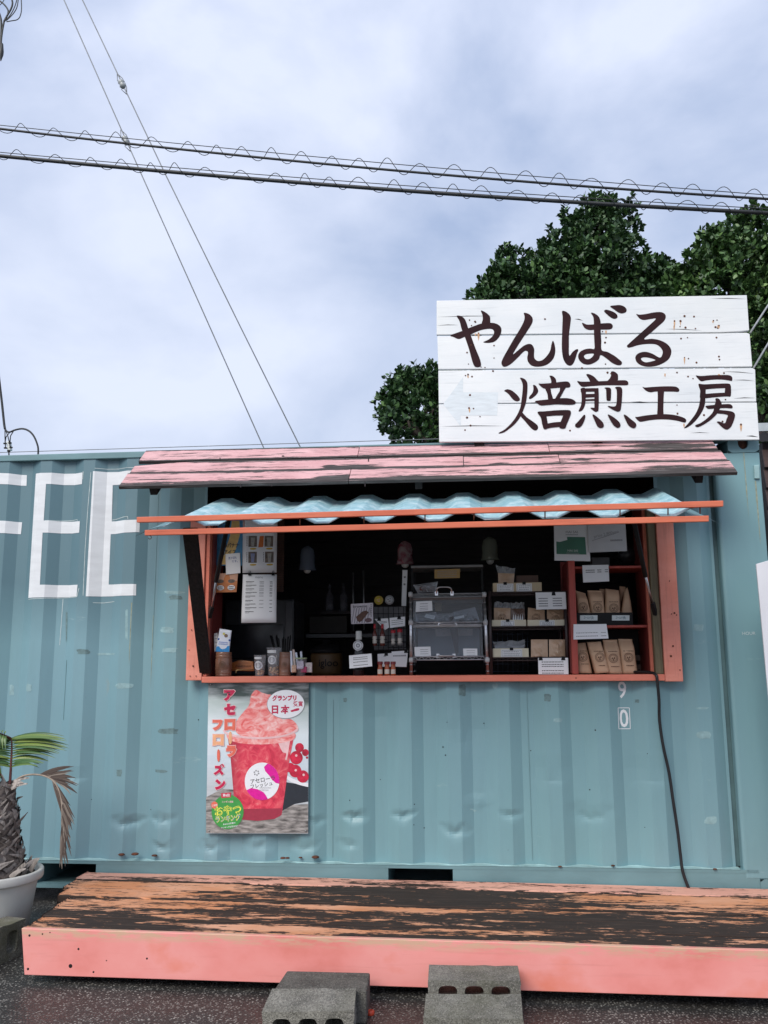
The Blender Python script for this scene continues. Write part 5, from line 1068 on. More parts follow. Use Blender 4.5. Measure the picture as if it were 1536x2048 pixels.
def tree(name, label, px, Y, seed, mt, dens=95, ls=0.075, trunk=None):
    k = pxm(Y); lobes = [(tuple(P(u, v, Y+dy)), (ru/k, max(ru, rv)/k*0.8, rv/k)) for u, v, ru, rv, dy in px]
    g3 = random.Random(seed); subs = []
    for c_, r in lobes:
        for _i in range(10):
            d3 = Vector((g3.gauss(0, 1), g3.gauss(0, .8), g3.gauss(.35, 1))).normalized(); q3 = g3.uniform(.12, .32); subs.append((tuple(Vector(c_)+Vector((d3.x*r[0], d3.y*r[1], d3.z*r[2]))*g3.uniform(.84, 1.14)), (r[0]*q3, r[1]*q3, r[2]*q3*1.5)))
    V, F = leaf_mesh([(c_, (r[0]*.86, r[1]*.86, r[2]*.86)) for c_, r in lobes], seed, dens*TREE_D*.85, ls); V1, F1 = leaf_mesh(subs, seed+1, dens*1.5, ls); F = np.concatenate([F, F1+len(V)]); V = np.concatenate([V, V1]); bx_, by_ = trunk
    b0 = P(bx_, by_, Y); base = Vector((b0.x, Y, ground_z(b0.x, Y)-0.05)); T = thing(name, label, 'tree', base, 'trees behind the container')
    me = bpy.data.meshes.new('crown'); me.vertices.add(len(V)); me.loops.add(F.size); me.polygons.add(len(F))
    me.vertices.foreach_set('co', (V-np.array(base)).ravel()); me.loops.foreach_set('vertex_index', F.ravel().astype(np.int32))
    me.polygons.foreach_set('loop_start', np.arange(0, F.size, 4, dtype=np.int32)); me.polygons.foreach_set('loop_total', np.full(len(F), 4, dtype=np.int32)); me.update(calc_edges=True); me.validate()
    me.materials.append(mt); o = bpy.data.objects.new('crown', me); COL.objects.link(o); o.parent = T; WL[o.name] = base
    fork = Vector((base.x, Y, b0.z)); mb = MB(); mb.tube([base.lerp(fork, i/6)+Vector((0.04*math.sin(i), 0, 0)) for i in range(7)], [0.15-0.012*i for i in range(7)], 12); put('trunk', mb, M_BARK, T)
    for i, (c_, r) in enumerate(lobes):
        c_ = Vector(c_); mb = MB(); mb.tube([fork.lerp(c_, j/5)+Vector((0.05*math.sin(j*1.7+i), 0.04*math.cos(j+i), 0)) for j in range(6)], [0.055-0.009*j for j in range(6)], 7); put('limb', mb, M_BARK, T)
TREE_D = 1.25
tree('evergreen_tree', 'tall dark evergreen tree peaking behind the middle of the white sign', [(1195,425,36,38,0),(1185,480,72,70,0),(1245,455,34,48,.2),(1130,515,68,62,-.1),(1060,540,52,48,.1),(1020,572,56,42,0),(1010,545,26,46,0),(1240,530,74,70,-.2),(1160,575,105,70,-.2),(1300,560,46,50,.1),(1335,575,34,48,0),(1090,620,110,70,-.1),(1240,640,130,90,-.1),(1340,650,80,90,0),(985,600,44,36,0)], 6.0, 11, M_LEAF, 100, 0.078, (1180, 820))
tree('evergreen_tree', 'brighter evergreen tree at the right edge behind the white sign', [(1430,500,46,52,0),(1400,560,56,56,-.1),(1475,520,60,66,-.1),(1520,470,60,52,.1),(1560,560,80,90,-.1),(1440,600,80,60,-.2),(1530,680,60,100,-.2),(1545,820,50,110,-.1),(1380,600,50,46,0),(1600,700,90,200,0),(1475,452,24,26,.2)], 5.0, 23, M_LEAF2, 115, 0.074, (1540, 900))
tree('evergreen_tree', 'low dark bushy tree showing at the left of the white sign', [(800,785,38,46,0),(835,775,42,46,.1),(872,765,48,46,.2),(780,825,30,36,0),(815,835,50,44,-.1),(860,820,60,60,0),(850,872,48,30,0),(905,800,60,80,.2),(900,880,60,40,.1),(805,882,22,22,0)], 4.6, 37, M_LEAF, 105, 0.066, (880, 930))

# ================================================================== shed and board at the right edge
SH = thing('brown_shed', 'dark brown slatted shed with a corrugated roof behind the container at right', 'shed', (1.4, 1.6, ground_z(1.4, 1.6)))
sy = 1.3; e0 = P(1508, 868, sy); mb = MB(); n = 26; pr = []
for i in range(n*4+1):
    x = e0.x+i*0.0625/2; pr.append((x, 0.018*math.sin(i*math.pi/2)))
vs_ = [(x, sy-0.12, e0.z-0.03+dz) for x, dz in pr]+[(x, sy+2.0, e0.z+0.45+dz) for x, dz in pr]; K = len(pr)
mb.add(vs_, [(i, i+1, K+i+1, K+i) for i in range(K-1)], True); put('corrugated_roof', mb, plain('brown_roof_sheet', (0.055, 0.028, 0.024), 0.5, 0.3, 8), SH)
mb = MB(); mb.box((e0.x, sy-0.10, e0.z-0.005), (e0.x+3.0, sy-0.075, e0.z+0.055)); put('gutter', mb, plain('pale_gutter', (0.42, 0.46, 0.48), 0.5, 0.1), SH)
for i in range(17):
    z0 = e0.z-0.12-i*0.15; mb = MB(); mb.slab([(e0.x+0.05, sy, z0), (e0.x+2.9, sy, z0), (e0.x+2.9, sy-0.03, z0-0.135), (e0.x+0.05, sy-0.03, z0-0.135)], (0, 0.015, 0.004)); put('slat', mb, plain('brown_slat', (0.045, 0.020, 0.016), 0.6, 0.4, 10, (0.6, 4, 4)), SH)
for x in (e0.x+0.06, e0.x+1.5, e0.x+2.85):
    mb = MB(); mb.box((x, sy+0.02, ground_z(x, sy)), (x+0.09, sy+0.11, e0.z-0.06)); put('post', mb, M_BLACKWOOD, SH)
mb = MB(); mb.slab([P(1512.5,1128,-.35), P(1650,1088,-.35), P(1706,1752,-.35), P(1571,1766,-.35)], (0, 0.012, 0)); tag(put('white_board', mb, plain('white_board_face', (0.66, 0.66, 0.70), 0.45, 0.05, 3), None, 0.002), 'plain white board leaning at the right edge of the container', 'board')

# ================================================================== inside the serving window
rq = random.Random(21)
def span(u0, u1, vt, Y, z0=None):
    a = P(u0, 1300, Y); b = P(u1, 1300, Y); zt = P((u0+u1)/2, vt, Y).z
    z0 = SZ if z0 is None else z0
    return (a.x+b.x)/2, (b.x-a.x)/2, z0, zt-z0
# ---- papers and posters at the left
M_bblue = plainc('poster_banana_blue', (0.04, 0.22, 0.42), 0.5); M_bban = plain('poster_banana_yellow', (0.66, 0.44, 0.14), 0.5, 0.2, 20)
c_ = Card('banana_ice_poster', 'blue poster with a yellow banana ice cream, behind the left gas strut', 'poster', [(429,1040),(487,1040),(484,1131),(428,1131)], 0.10, M_bblue)
c_.poly([(0.60,0.02),(0.86,0.02),(0.90,0.30),(0.78,0.62),(0.55,0.98),(0.25,0.98),(0.40,0.66),(0.55,0.36)], M_bban, 1)
c_.text('島バナナ', 0.60, 0.56, 0.11, M_INK, 2, 0.03, stretch=0.8); c_.text('アイス', 0.56, 0.71, 0.11, M_INK, 2, 0.03, stretch=0.8); c_.done()
c_ = Card('sold_out_note', 'small white handwritten note stuck over the blue banana poster', 'note', [(451,1108),(480,1105.5),(481,1146),(452,1149)], 0.092, M_PAPER, 0.002)
c_.text('売り切れ', 0.48, 0.22, 0.13, M_INKB, 1, 0.01, stretch=0.75); c_.text('です。', 0.62, 0.40, 0.11, M_INKB, 1, 0.01); c_.done()
c_ = Card('drinks_sheet', 'white sheet with four small photographs of cup drinks hanging above the menu', 'sheet', [(486,1036),(555,1036),(553,1145),(485,1146)], 0.08, M_PAPER2, curl=0.004)
M_ph = plain('drink_photo', (0.13, 0.10, 0.08), 0.45, 0.5, 70); M_cupw = plainc('photo_cup', (0.34, 0.33, 0.29), 0.45); M_cupb = plainc('photo_blue_cup', (0.22, 0.25, 0.42), 0.45); M_gold = plainc('price_gold', (0.52, 0.36, 0.05), 0.5)
for a, b, mm in [(0.17, 0.33, M_cupw), (0.64, 0.33, M_cupw), (0.17, 0.62, M_cupb), (0.66, 0.62, M_cupw)]:
    c_.rect(a, b, a+0.25, b+0.20, M_ph, 1); c_.poly([(a+.07,b+.03),(a+.19,b+.03),(a+.165,b+.19),(a+.09,b+.19)], mm, 2); c_.disc(a+.13, b+.10, .025, M_INKG, 3, n=12); c_.disc(a+.14, b+.235, .10, M_gold, 1, 0.28, 14); c_.lines(a-.055, a-.03, [b+.02+.03*i for i in range(6)], .02, M_INK)
c_.poly([(0.50,0.335),(0.62,0.33),(0.60,0.535),(0.46,0.54)], plainc('orange_sticker', (0.55, 0.14, 0.02), 0.5), 3); c_.done()
c_ = Card('menu_sheet', 'long white menu sheet with printed rows hanging left in the window', 'menu', [(486,1149),(553.5,1149),(552.5,1245),(482.5,1246)], 0.075, M_PAPER, curl=0.005)
c_.text('menu', 0.48, 0.062, 0.035, M_INKG, 1)
rw = [0.15, 0.225, 0.30, 0.375, 0.45, 0.54, 0.615, 0.69, 0.77]
for i, b in enumerate(rw):
    c_.lines(0.10, 0.10+rq.uniform(.22, .36), [b], 0.016, M_INK); c_.lines(0.10, 0.10+rq.uniform(.12, .22), [b+.026], 0.010, M_INKG)
    if i < 8: c_.lines(0.50, 0.63, [b] if i > 3 else [b, b+.03], 0.014, M_INKG)
    c_.lines(0.80, 0.88, [b] if i > 3 else [b, b+.03], 0.014, M_INK)
c_.done()
for u, nm in ((499, 'left'), (546, 'right')):
    mb = MB(); p = P(u, 1147, 0.065); mb.slab([p+Vector((-.009, 0, -.011)), p+Vector((.009, 0, -.011)), p+Vector((.005, 0, .006)), p+Vector((-.005, 0, .006))], (0, 0.014, 0)); mb.tube([p+Vector((-.005, .005, .004)), p+Vector((-.004, .004, .016)), p+Vector((.004, .004, .016)), p+Vector((.005, .005, .004))], 0.0016, 5)
    tag(put('binder_clip', mb, M_BLACK), nm+' black clip joining the menu to the sheet above', 'clip', 'clips on the menu')
c_ = Card('food_card', 'orange picture card with two bowls below the banana poster', 'card', [(429,1147),(476,1146),(473,1184),(431,1185)], 0.10, plain('card_orange', (0.50, 0.17, 0.05), 0.5, 0.3, 20))
c_.poly([(0.0,0.0),(0.5,0.0),(0.35,0.45),(0.0,0.5)], plainc('card_peach', (0.60, 0.33, 0.22), 0.5), 1); c_.poly([(0.62,0.02),(1,0.02),(1,.42),(.7,.38)], plainc('card_peach', (0.6, .33, .22)), 1)
for a in (0.24, 0.74): c_.disc(a, 0.42, 0.16, M_ph, 2, 0.5, 18); c_.disc(a, 0.76, 0.17, M_pw, 2, 0.62, 18); c_.lines(a-.12, a+.12, [.72, .82], .05, M_INK, 3)
c_.done()
mb = MB(); a = P(553, 1040, 0.30); b = P(567, 1183, 0.30); n = 40
for i in range(n): z = b.z+(a.z-b.z)*i/n; mb.box((a.x-.11, 0.30, z), (b.x, 0.304, z+(a.z-b.z)/n*.72))
tag(put('bamboo_blind', mb, plain('brown_bamboo', (0.085, 0.042, 0.028), 0.6, 0.4, 20)), 'brown slatted bamboo blind behind the menu sheets', 'blind')
# ---- coffee machine and things far back
CM = thing('coffee_machine', 'dark boxy machine on the counter behind the left cups', 'machine', (P(515, 1300, .7).x, 0.7, SZ))
x, r, z, h = span(448, 587, 1188, 0.62); mb = MB(); mb.box((x-r, 0.62, z), (x+r, 1.0, z+h*.93)); put('body', mb, plain('dark_grey_metal', (0.030, 0.032, 0.038), 0.35, 0.2), CM, 0.01)
mb = MB(); mb.box((x-r*.9, 0.605, z+h*.2), (x+r*.72, 0.619, z+h*.62)); put('front_panel', mb, plain('smoked_panel', (0.016, 0.018, 0.024), 0.2, 0.2), CM, 0.004)
mb = MB(); mb.box((x+r*.77, 0.60, z+h*.1), (x+r*.98, 0.619, z+h*.9)); put('control_strip', mb, plain('grey_strip', (0.05, 0.052, 0.06), 0.4, 0.2), CM, 0.003)
CO = thing('water_cooler', 'round brown drink cooler with a black lid in the dark interior', 'cooler', (P(648, 1340, .5).x, .5, SZ))
x, r, z, h = span(616, 680, 1306, 0.50); mb = MB(); mb.lathe((x, .5+r, z), [(r*.92, 0), (r, 0.02), (r, h*.9), (r*.96, h)], 28); put('body', mb, plain('cooler_brown', (0.10, 0.055, 0.02), 0.5, 0.2), CO)
mb = MB(); mb.lathe((x, .5+r, z+h), [(r*1.04, 0), (r*1.02, .02), (r*.7, .05), (r*.25, .06), (r*.22, .085), (0.001, .087)], 24); put('lid', mb, M_BLACK, CO)
mb = MB(); v, f = text_mesh('igloo', 0.01); xs_ = [p_[0] for p_ in v]; sx = r*1.15/(max(xs_)-min(xs_))
mb.add([(x-r*.35+p_[0]*sx, 0.498+ (r-math.sqrt(max(0, r*r-(min(r*.98, abs(-r*.35+p_[0]*sx)))**2))), z+h*.40+p_[1]*sx*1.05) for p_ in v], f); put('lettering', mb, M_BLACK, CO)
mb = MB(); a = P(612, 1272, 1.1); b = P(745, 1272, 1.1); mb.box((a.x, 1.1, a.z-.012), (b.x, 1.45, a.z+.012)); o = put('wall_shelf', mb, plain('grey_shelf', (0.10, 0.105, 0.115), 0.5, 0.2)); tag(o, 'dim grey shelf at the back of the dark interior', 'shelf')
mb = MB(); a = P(618, 1270, 1.2); b = P(694, 1232, 1.2); mb.box((a.x, 1.2, a.z+.012), (b.x, 1.4, b.z)); tag(put('storage_box', mb, plain('very_dark_box', (0.022, 0.018, 0.015), 0.6, 0.3), None, .004), 'dark storage box on the dim back shelf', 'box')
for k, (u, vt, vb, l) in enumerate([(659,1168,1222,'leftmost dim glass bottle above the back shelf'),(687,1168,1222,'middle dim glass bottle above the back shelf')]):
    a = P(u, vb, 1.3); t_ = P(u, vt, 1.3); hh = t_.z-a.z; mb = MB(); mb.lathe(a, [(0.03, 0), (0.032, .01), (0.03, hh*.55), (0.012, hh*.72), (0.011, hh*.97), (0.013, hh)], 14); tag(put('glass_bottle', mb, clear('dim_glass%d' % k, (0.5, 0.5, 0.55), 0.25)), l, 'bottle', 'bottles on the back shelf')
mb = MB(); a = P(640, 1223, 1.22); b = P(735, 1223, 1.22); mb.box((a.x, 1.22, a.z-.02), (b.x, 1.40, a.z)); tag(put('bottle_shelf', mb, M_DARKIN), 'dark narrow shelf carrying the dim bottles', 'shelf')
for k, (u, vt, vb) in enumerate([(706,1145,1262),(727,1140,1260)]):
    mb = MB(); mb.tube([P(u, vt, 1.0), P(u+1, vb, 1.0)], 0.006, 8); tag(put('utensil', mb, M_DULL), ['left', 'right'][k]+' long metal utensil hanging in the dark behind the brownie card', 'utensil', 'hanging utensils')
# ---- hanging lamps
def lamp(u, vt, vb, w, mt, label, bulb_v):
    Y = 0.42; a = P(u, vt, Y); b = P(u, vb, Y); R_ = w/2/pxm(Y); hh = a.z-b.z
    T = thing('pendant_lamp', label, 'lamp', (a.x, Y, b.z)); mb = MB()
    mb.lathe((a.x, Y, b.z), [(R_*1.05, 0), (R_*.94, hh*.08), (R_*.84, hh*.3), (R_*.86, hh*.6), (R_*.74, hh*.85), (R_*.3, hh*.99), (R_*.2, hh)], 28); put('glass_shade', mb, mt, T)
    mb = MB(); z0 = P(u, bulb_v, Y).z; mb.lathe((a.x, Y, z0), [(0.0005, 0), (.012, .002), (.021, .010), (.025, .024), (.022, .04), (.014, .058), (.013, .075)], 18); put('bulb', mb, plain('unlit_bulb', (0.55, 0.54, 0.50), 0.3, .03), T)
    mb = MB(); mb.lathe((a.x, Y, z0+.075), [(.016, 0), (.016, .03), (.006, .045)], 12); mb.tube([(a.x, Y, z0+.11), (a.x, Y, 2.5)], .003, 6); put('cord', mb, M_BLACK, T)
t = MT('pink_swirl_glass'); tr = t.n('ShaderNodeBsdfTransparent'); tr.inputs[0].default_value = (.75, .55, .58, 1); t.col(t.ramp(t.noise(16, (1, 1, 1), 5, .6, (0, 0, 0), 1.2), [(.4, (0.30, 0.06, 0.09)), (.6, (0.42, 0.32, 0.32))])).rough(.15); mx_ = t.n('ShaderNodeMixShader'); mx_.inputs[0].default_value = .62; t.l(tr.outputs[0], mx_.inputs[1]); t.l(t.b.outputs[0], mx_.inputs[2]); t.l(mx_.outputs[0], t.o.inputs['Surface'])
lamp(615, 1092, 1141, 37, clear('smoky_blue_glass', (0.30, 0.36, 0.45), 0.35), 'smoky clear glass pendant lamp in the left of the dark interior', 1147)
lamp(810, 1082, 1129, 37, t.m, 'pink swirled glass pendant lamp above the wire grid', 1136)
lamp(979, 1074, 1121, 38, clear('green_grey_glass', (0.26, 0.28, 0.22), 0.55), 'greenish ribbed glass pendant lamp right of the display case', 1129)
# ---- counter at the left
def jar(u0, u1, vt, Y, label):
    x, r, z, h = span(u0, u1, vt, Y); T = thing('brown_jar', label, 'jar', (x, Y+r, z), 'brown jars on the counter')
    mb = MB(); pr = [(r*.90, 0), (r*.96, h*.03), (r*.96, h*.07), (r*.92, h*.09), (r*.97, h*.12), (r*.97, h*.19), (r*.93, h*.21), (r, h*.30), (r, h*.68), (r*.94, h*.76), (r*.97, h*.79), (r*.97, h*.85), (r*.93, h*.87), (r*.96, h*.90), (r*.96, h*.97), (r*.90, h), (0.001, h)]
    mb.lathe((x, Y+r, z), pr, 28); put('barrel', mb, plain('brown_glaze', (0.20, 0.10, 0.066), 0.22, 0.2, 14), T)
    mb = MB(); n = 18; rr_ = r*.36; 
    for a0, a1 in ((rr_, rr_*.82), (rr_*.55, .0004)):
        vs_ = []
        for q_ in (a0, a1):
            for i in range(n):
                dx = q_*math.cos(2*math.pi*i/n); vs_.append((x+.1*r+dx, Y+r-math.sqrt((r*1.004)**2-(dx+.1*r)**2)-.0006, z+h*.49+q_*math.sin(2*math.pi*i/n)))
        mb.add(vs_, [(i, (i+1) % n, n+(i+1) % n, n+i) for i in range(n)])
    put('emblem', mb, M_KRAFTINK, T)
jar(427, 460, 1304, -0.005, 'brown ribbed barrel jar at the left end of the counter, holding a blue packet')
jar(556, 580, 1304, 0.03, 'brown ribbed barrel jar behind the taller clear cup')
c_ = Card('snack_packet', 'blue and white packet standing in the left brown jar', 'packet', [(439.5,1257),(463,1261),(458,1304),(431,1303)], 0.03, plain('packet_white', (0.60, 0.64, 0.74), 0.35, .05), 0.01, curl=0.003)
c_.poly([(0.0,.42),(1,.42),(1,.50),(0,.50)], plainc('packet_navy', (.02, .06, .26)), 1); c_.poly([(0,.78),(1,.72),(1,1),(0,1)], plainc('packet_blue', (.03, .22, .52)), 1); c_.lines(.12, .85, [.58, .66], .05, plainc('packet_mid', (.25, .33, .6)), 1)
c_.disc(.42, .20, .10, plainc('packet_yellow', (.5, .45, .08)), 1, n=14); c_.disc(.62, .27, .15, plainc('packet_brown', (.17, .11, .08)), 2, n=14); c_.done()
c_ = Card('leaflet', 'thin white leaflet tucked behind the blue packet in the jar', 'leaflet', [(428,1267),(435,1266),(437,1303),(429,1303)], 0.055, M_PAPER2); c_.lines(.2, .8, [.1, .3, .5, .7], .04, M_INKG); c_.done()
WB = thing('carved_board', 'carved orange brown wooden plaque lying between the jar and the cups', 'plaque', (P(485, 1340, .2).x, .2, SZ))
a = P(456, 1341, .14); mb = MB(); pts = [P(u, v, .14) for u, v in [(458,1342),(458,1330),(465,1325),(476,1320.5),(490,1321),(506,1323),(508,1342)]]; mb.slab(pts, (0, .03, 0)); put('board', mb, plain('varnished_wood', (0.30, 0.105, 0.026), 0.3, .35, 14, (1, 4, 7)), WB, .004)
mb = MB()
for i in range(6): p = P(473+5.2*i, 1332, .1385); mb.tube([p+Vector((-.004, 0, -.006)), p+Vector((0, 0, .007*rq.uniform(.4, 1))), p+Vector((.004, 0, -.005)), p+Vector((.007, 0, .004))], .0014, 5)
put('carving', mb, M_KRAFTINK, WB)
mb = MB(); mb.tube([P(472, 1346, .02), P(472.5, 1340.5, .03), P(474, 1340, .03), P(506, 1339.5, .05)], .0022, 6); tag(put('wire_stand', mb, plain('brass_wire', (0.35, 0.27, 0.12), .4, .1, metal=.6)), 'thin brass wire stand in front of the carved plaque', 'stand')
def cup(u0, u1, vt, Y, label, lab_v, lr):
    x, r, z, h = span(u0, u1, vt, Y); T = thing('plastic_cup', label, 'cup', (x, Y+r, z), 'clear sample cups')
    mb = MB(); mb.lathe((x, Y+r, z), [(r*.66, 0.001), (r*.70, .004), (r*.97, h*.97), (r*1.03, h*.98), (r*1.03, h), (r*.99, h)], 28); put('cup_wall', mb, M_CLEAR, T)
    g2 = random.Random(int(u0)); mb = MB()
    for i in range(26):
        a_ = g2.uniform(0, 6.28); rr_ = r*.55*math.sqrt(g2.random()); c0 = Vector((x+rr_*math.cos(a_), Y+r+rr_*math.sin(a_), z+.012+g2.uniform(0, h*.26))); s_ = r*.2
        mb.lathe(c0, [(0.0003, -s_*.8), (s_*.8, -s_*.3), (s_, 0.1*s_), (s_*.6, s_*.6), (.0003, s_*.8)], 7, Matrix.Rotation(g2.uniform(0, 3), 3, 'X'))
    put('biscuit_pieces', mb, plain('biscuit', (0.48, 0.30, 0.16), .7, .3, 40), T, kind='stuff')
    for nm, rad, mm, dy in (('label', lr, M_PW2, .0010), ('label_print', lr*.62, M_INKG, .0016)):
        mb = MB(); n = 20; zc = P(u0, lab_v, Y).z; vs_ = []
        rc_ = r*(.66+.31*(zc-z)/h); ring = (rad, rad*.8) if nm == 'label_print' else (rad, .0003)
        for q_ in ring:
            for i in range(n):
                dx = q_*math.cos(2*math.pi*i/n)-r*.12; zz = zc+q_*math.sin(2*math.pi*i/n); rl = r*(.66+.31*(zz-z)/h)
                vs_.append((x+dx, Y+r-math.sqrt(max(1e-8, rl*rl-min(dx*dx, rl*rl*.98)))-dy, zz))
        mb.add(vs_, [(i, (i+1) % n, n+(i+1) % n, n+i) for i in range(n)]); put(nm, mb, mm, T)
    mb = MB(); zz = z+h*.86; vs_ = []
    for i in range(7):
        dx = -r*.75+r*1.2*i/6; rl = r*.94; y_ = Y+r-math.sqrt(rl*rl-dx*dx*.98)-.0015; vs_ += [(x+dx, y_, zz-h*.05), (x+dx, y_-.0012, zz+h*.05)]
    mb.add(vs_, [(2*i, 2*i+2, 2*i+3, 2*i+1) for i in range(6)]); put('price_strip', mb, M_PW2, T)
M_PW2 = plain('label_white', (0.66, 0.67, 0.68), .5, .04)
cup(505, 530, 1310, 0.0, 'shorter clear cup of biscuit pieces with a round white label', 1331, .026)
cup(530, 560, 1295, 0.015, 'taller clear cup of biscuit pieces with a round white label', 1320, .026)
ST = thing('straw_holder', 'bunch of black straws standing behind the cups', 'straws', (P(565, 1300, .2).x, .2, SZ))
for i in range(13):
    u = 552+i*2.4; mb = MB(); mb.tube([P(556+i*1.6, 1335, .2), P(u-4+rq.uniform(-3, 3)+(i-6)*1.2, 1272+rq.uniform(-2, 6), .2+rq.uniform(-.02, .03))], .0042, 7); put('straw', mb, M_BLACK, ST)
mb = MB(); p = P(568, 1300, .2); mb.lathe((p.x, .2, SZ), [(.035, 0), (.04, .12), (.042, .122), (.038, .118), (.033, .004)], 18); put('cup', mb, M_BLACK, ST)
SW = thing('sugar_cup', 'small clear cup of sugar sticks and creamers right of the straws', 'cup', (P(602, 1340, .05).x, .05, SZ))
x, r, z, h = span(588, 612, 1318, .04); mb = MB(); mb.lathe((x, .04+r, z), [(r*.7, .001), (r*.95, h*.95), (r*1.02, h), (r*.96, h)], 22); put('cup_wall', mb, M_CLEAR, SW)
mb = MB(); mb.lathe((x, .04+r, z+h), [(r*1.02, 0), (r*1.02, .006), (r*.95, .008)], 22); put('rim', mb, plain('cup_rim_green', (.35, .42, .25), .5, .1), SW)
for i, (u, v, u2, v2, mm) in enumerate([(584,1344,582,1302,'packet_white'),(590,1344,587,1299,'poster_gold_pack'),(597,1340,592,1305,'packet_white'),(604,1335,602,1303,'packet_white')]):
    mb = MB(); mb.beam(P(u, v, .05+.01*i), P(u2, v2, .06), .012, .006, (0, 1, 0)); put('sugar_stick', mb, plain(mm, (.55, .45, .40), .4, .2, 40), SW)
for i, (u0, v0, u1, v1, cc) in enumerate([(583,1330,592,1345,(.5,.32,.22)),(593,1322,607,1338,(.45,.42,.5)),(601,1333,613,1345,(.36,.02,.10)),(610,1325,624,1345,(.5,.45,.44)),(612,1338,622,1345,(.3,.05,.12))]):
    mb = MB(); a = P(u0, v0, .03+.012*i); b = P(u1, v1, .03+.012*i); mb.box((a.x, .03+.012*i, max(SZ, b.z)), (b.x, .045+.012*i, a.z)); put('creamer', mb, plain('creamer_%d' % i, cc, .35, .35, 60), SW, .004)
# ---- wire grid with seasonings
WG = thing('wire_grid', 'black wire grid panel hung with cards and bottles left of the display case', 'rack', (P(782, 1345, .2).x, .2, SZ))
Yg = .2; mb = MB()
for i in range(8): u = 746+i*10.2; mb.tube([P(u, 1212, Yg), P(u+.5, 1344, Yg)], .0018, 5)
for i in range(10): v = 1213+i*14.4; mb.tube([P(746, v, Yg+.003), P(818, v, Yg+.003)], .0018, 5)
put('grid', mb, M_BLACK, WG); mb = MB()
for v0, u0, u1 in ((1279, 742, 774), (1283, 776, 812)):
    mb.tube([P(u0, v0, Yg-.06), P(u1, v0, Yg-.06), P(u1, v0, Yg), P(u0, v0, Yg), P(u0, v0, Yg-.06)], .002, 5, False); mb.tube([P(u0, v0+12, Yg-.06), P(u1, v0+12, Yg-.06), P(u1, v0+12, Yg), P(u0, v0+12, Yg), P(u0, v0+12, Yg-.06)], .002, 5, False)
    for i in range(5): u = u0+(u1-u0)*i/4; mb.tube([P(u, v0, Yg-.06), P(u, v0+12, Yg-.06), P(u, v0+12, Yg)], .0015, 5, False)
put('basket', mb, M_BLACK, WG)
mb = MB(); a = P(748, 1214, .26); b = P(812, 1300, .26); mb.box((a.x, .26, b.z), (b.x, .265, a.z)); put('backing_card', mb, plain('dim_grey_card', (.12, .12, .125), .6, .2), WG)
c_ = Card('brownie_card', 'square striped card with a brown cake picture beside the wire grid', 'card', [(701.5,1208),(746,1205.5),(746.5,1246.5),(702.5,1248)], .10, plain('card_pale_mauve', (.52, .48, .52), .4, .05), .003)
for i in range(8): a = .03+.115*i; c_.poly([(a+.10, .22), (a+.145, .22), (a+.02, .97), (max(.01, a-.03), .97)] if a < .78 else [(.9, .22), (.93, .22), (.86, .6), (.83, .6)], plainc('card_stripe', (.22, .20, .23)), 1)
c_.text('brownie', .42, .14, .14, M_INK, 2, .01, stretch=1.1)
c_.poly([(.22,.66),(.52,.40),(.70,.36),(.80,.46),(.50,.86),(.38,.93),(.28,.85)], plain('card_cake', (.085, .03, .015), .5, .3, 60), 3); c_.disc(.78, .84, .16, plainc('card_plate', (.09, .03, .04)), 3.3, .6, 16); c_.lines(.88, .95, [.1+.09*i for i in range(7)], .04, M_INK, 2); c_.done()
for k, (u, v, rr_, cc, lab) in enumerate([(757.5,1200.5,9.2,(.42,.33,.015),'round yellow sticker above the wire grid'),(779,1200,9.2,(.36,.37,.38),'round grey sticker above the wire grid')]):
    mb = MB(); p = P(u, v, .20); R_ = rr_/pxm(.2); mb.lathe(p, [(.0003, 0), (R_, 0), (R_, .002), (.0003, .002)], 28, Matrix.Rotation(math.pi/2, 3, 'X')); o = tag(put('round_sticker', mb, plain('sticker_%d' % k, cc, .4, .1)), lab, 'sticker')
    mb = MB(); n = 24; vs_ = [(p.x+q_*math.cos(2*math.pi*i/n), p.y-.0028, p.z+q_*math.sin(2*math.pi*i/n)) for q_ in (R_*.86, R_*.8) for i in range(n)]; mb.add(vs_, [(i, (i+1) % n, n+(i+1) % n, n+i) for i in range(n)])
    for dx, dz, w in ((-.3, .1, .3), (.15, .25, .25), (0, -.25, .45)): mb.add([(p.x+R_*(dx-w/2), p.y-.0028, p.z+R_*(dz-.1)), (p.x+R_*(dx+w/2), p.y-.0028, p.z+R_*(dz-.1)), (p.x+R_*(dx+w/2), p.y-.0028, p.z+R_*(dz+.12)), (p.x+R_*(dx-w/2), p.y-.0028, p.z+R_*(dz+.12))], [(0, 1, 2, 3)])
    put('print', mb, M_INK if k else plainc('sticker_pink', (.45, .2, .2)), o)
def note(label, px, Y, mm=None, rows=(.25, .45, .65), cat='card', name='price_card', cols=((.12, .88),), clip=None, th=.05, curl=.0):
    c2 = Card(name, label, cat, px, Y, mm or M_PAPER, .0018, curl=curl)
    for a_, b_ in cols: c2.lines(a_, b_, rows, th, M_INK if th < .06 else M_INKG)
    o = c2.done()
    for (a_, b_) in (clip or []):
        p = c2.pt(a_, b_, .002); mb = MB(); mb.slab([p+Vector((-.012, 0, -.012)), p+Vector((.012, 0, -.012)), p+Vector((.008, 0, .010)), p+Vector((-.008, 0, .010))], (0, .016, 0)); put('clip', mb, M_BLACK, o)
    return c2
note('white plastic bag of card clipped to the middle of the wire grid', [(749,1238),(776,1236.5),(778,1255),(770,1260),], .16, rows=(.3, .42), clip=[(.33, .02)])
note('white price card at the right of the wire grid, above the red lids', [(779,1236),(810,1233),(810,1252),(780,1256)], .155, rows=(.3, .5, .7), clip=[(.62, .02)])
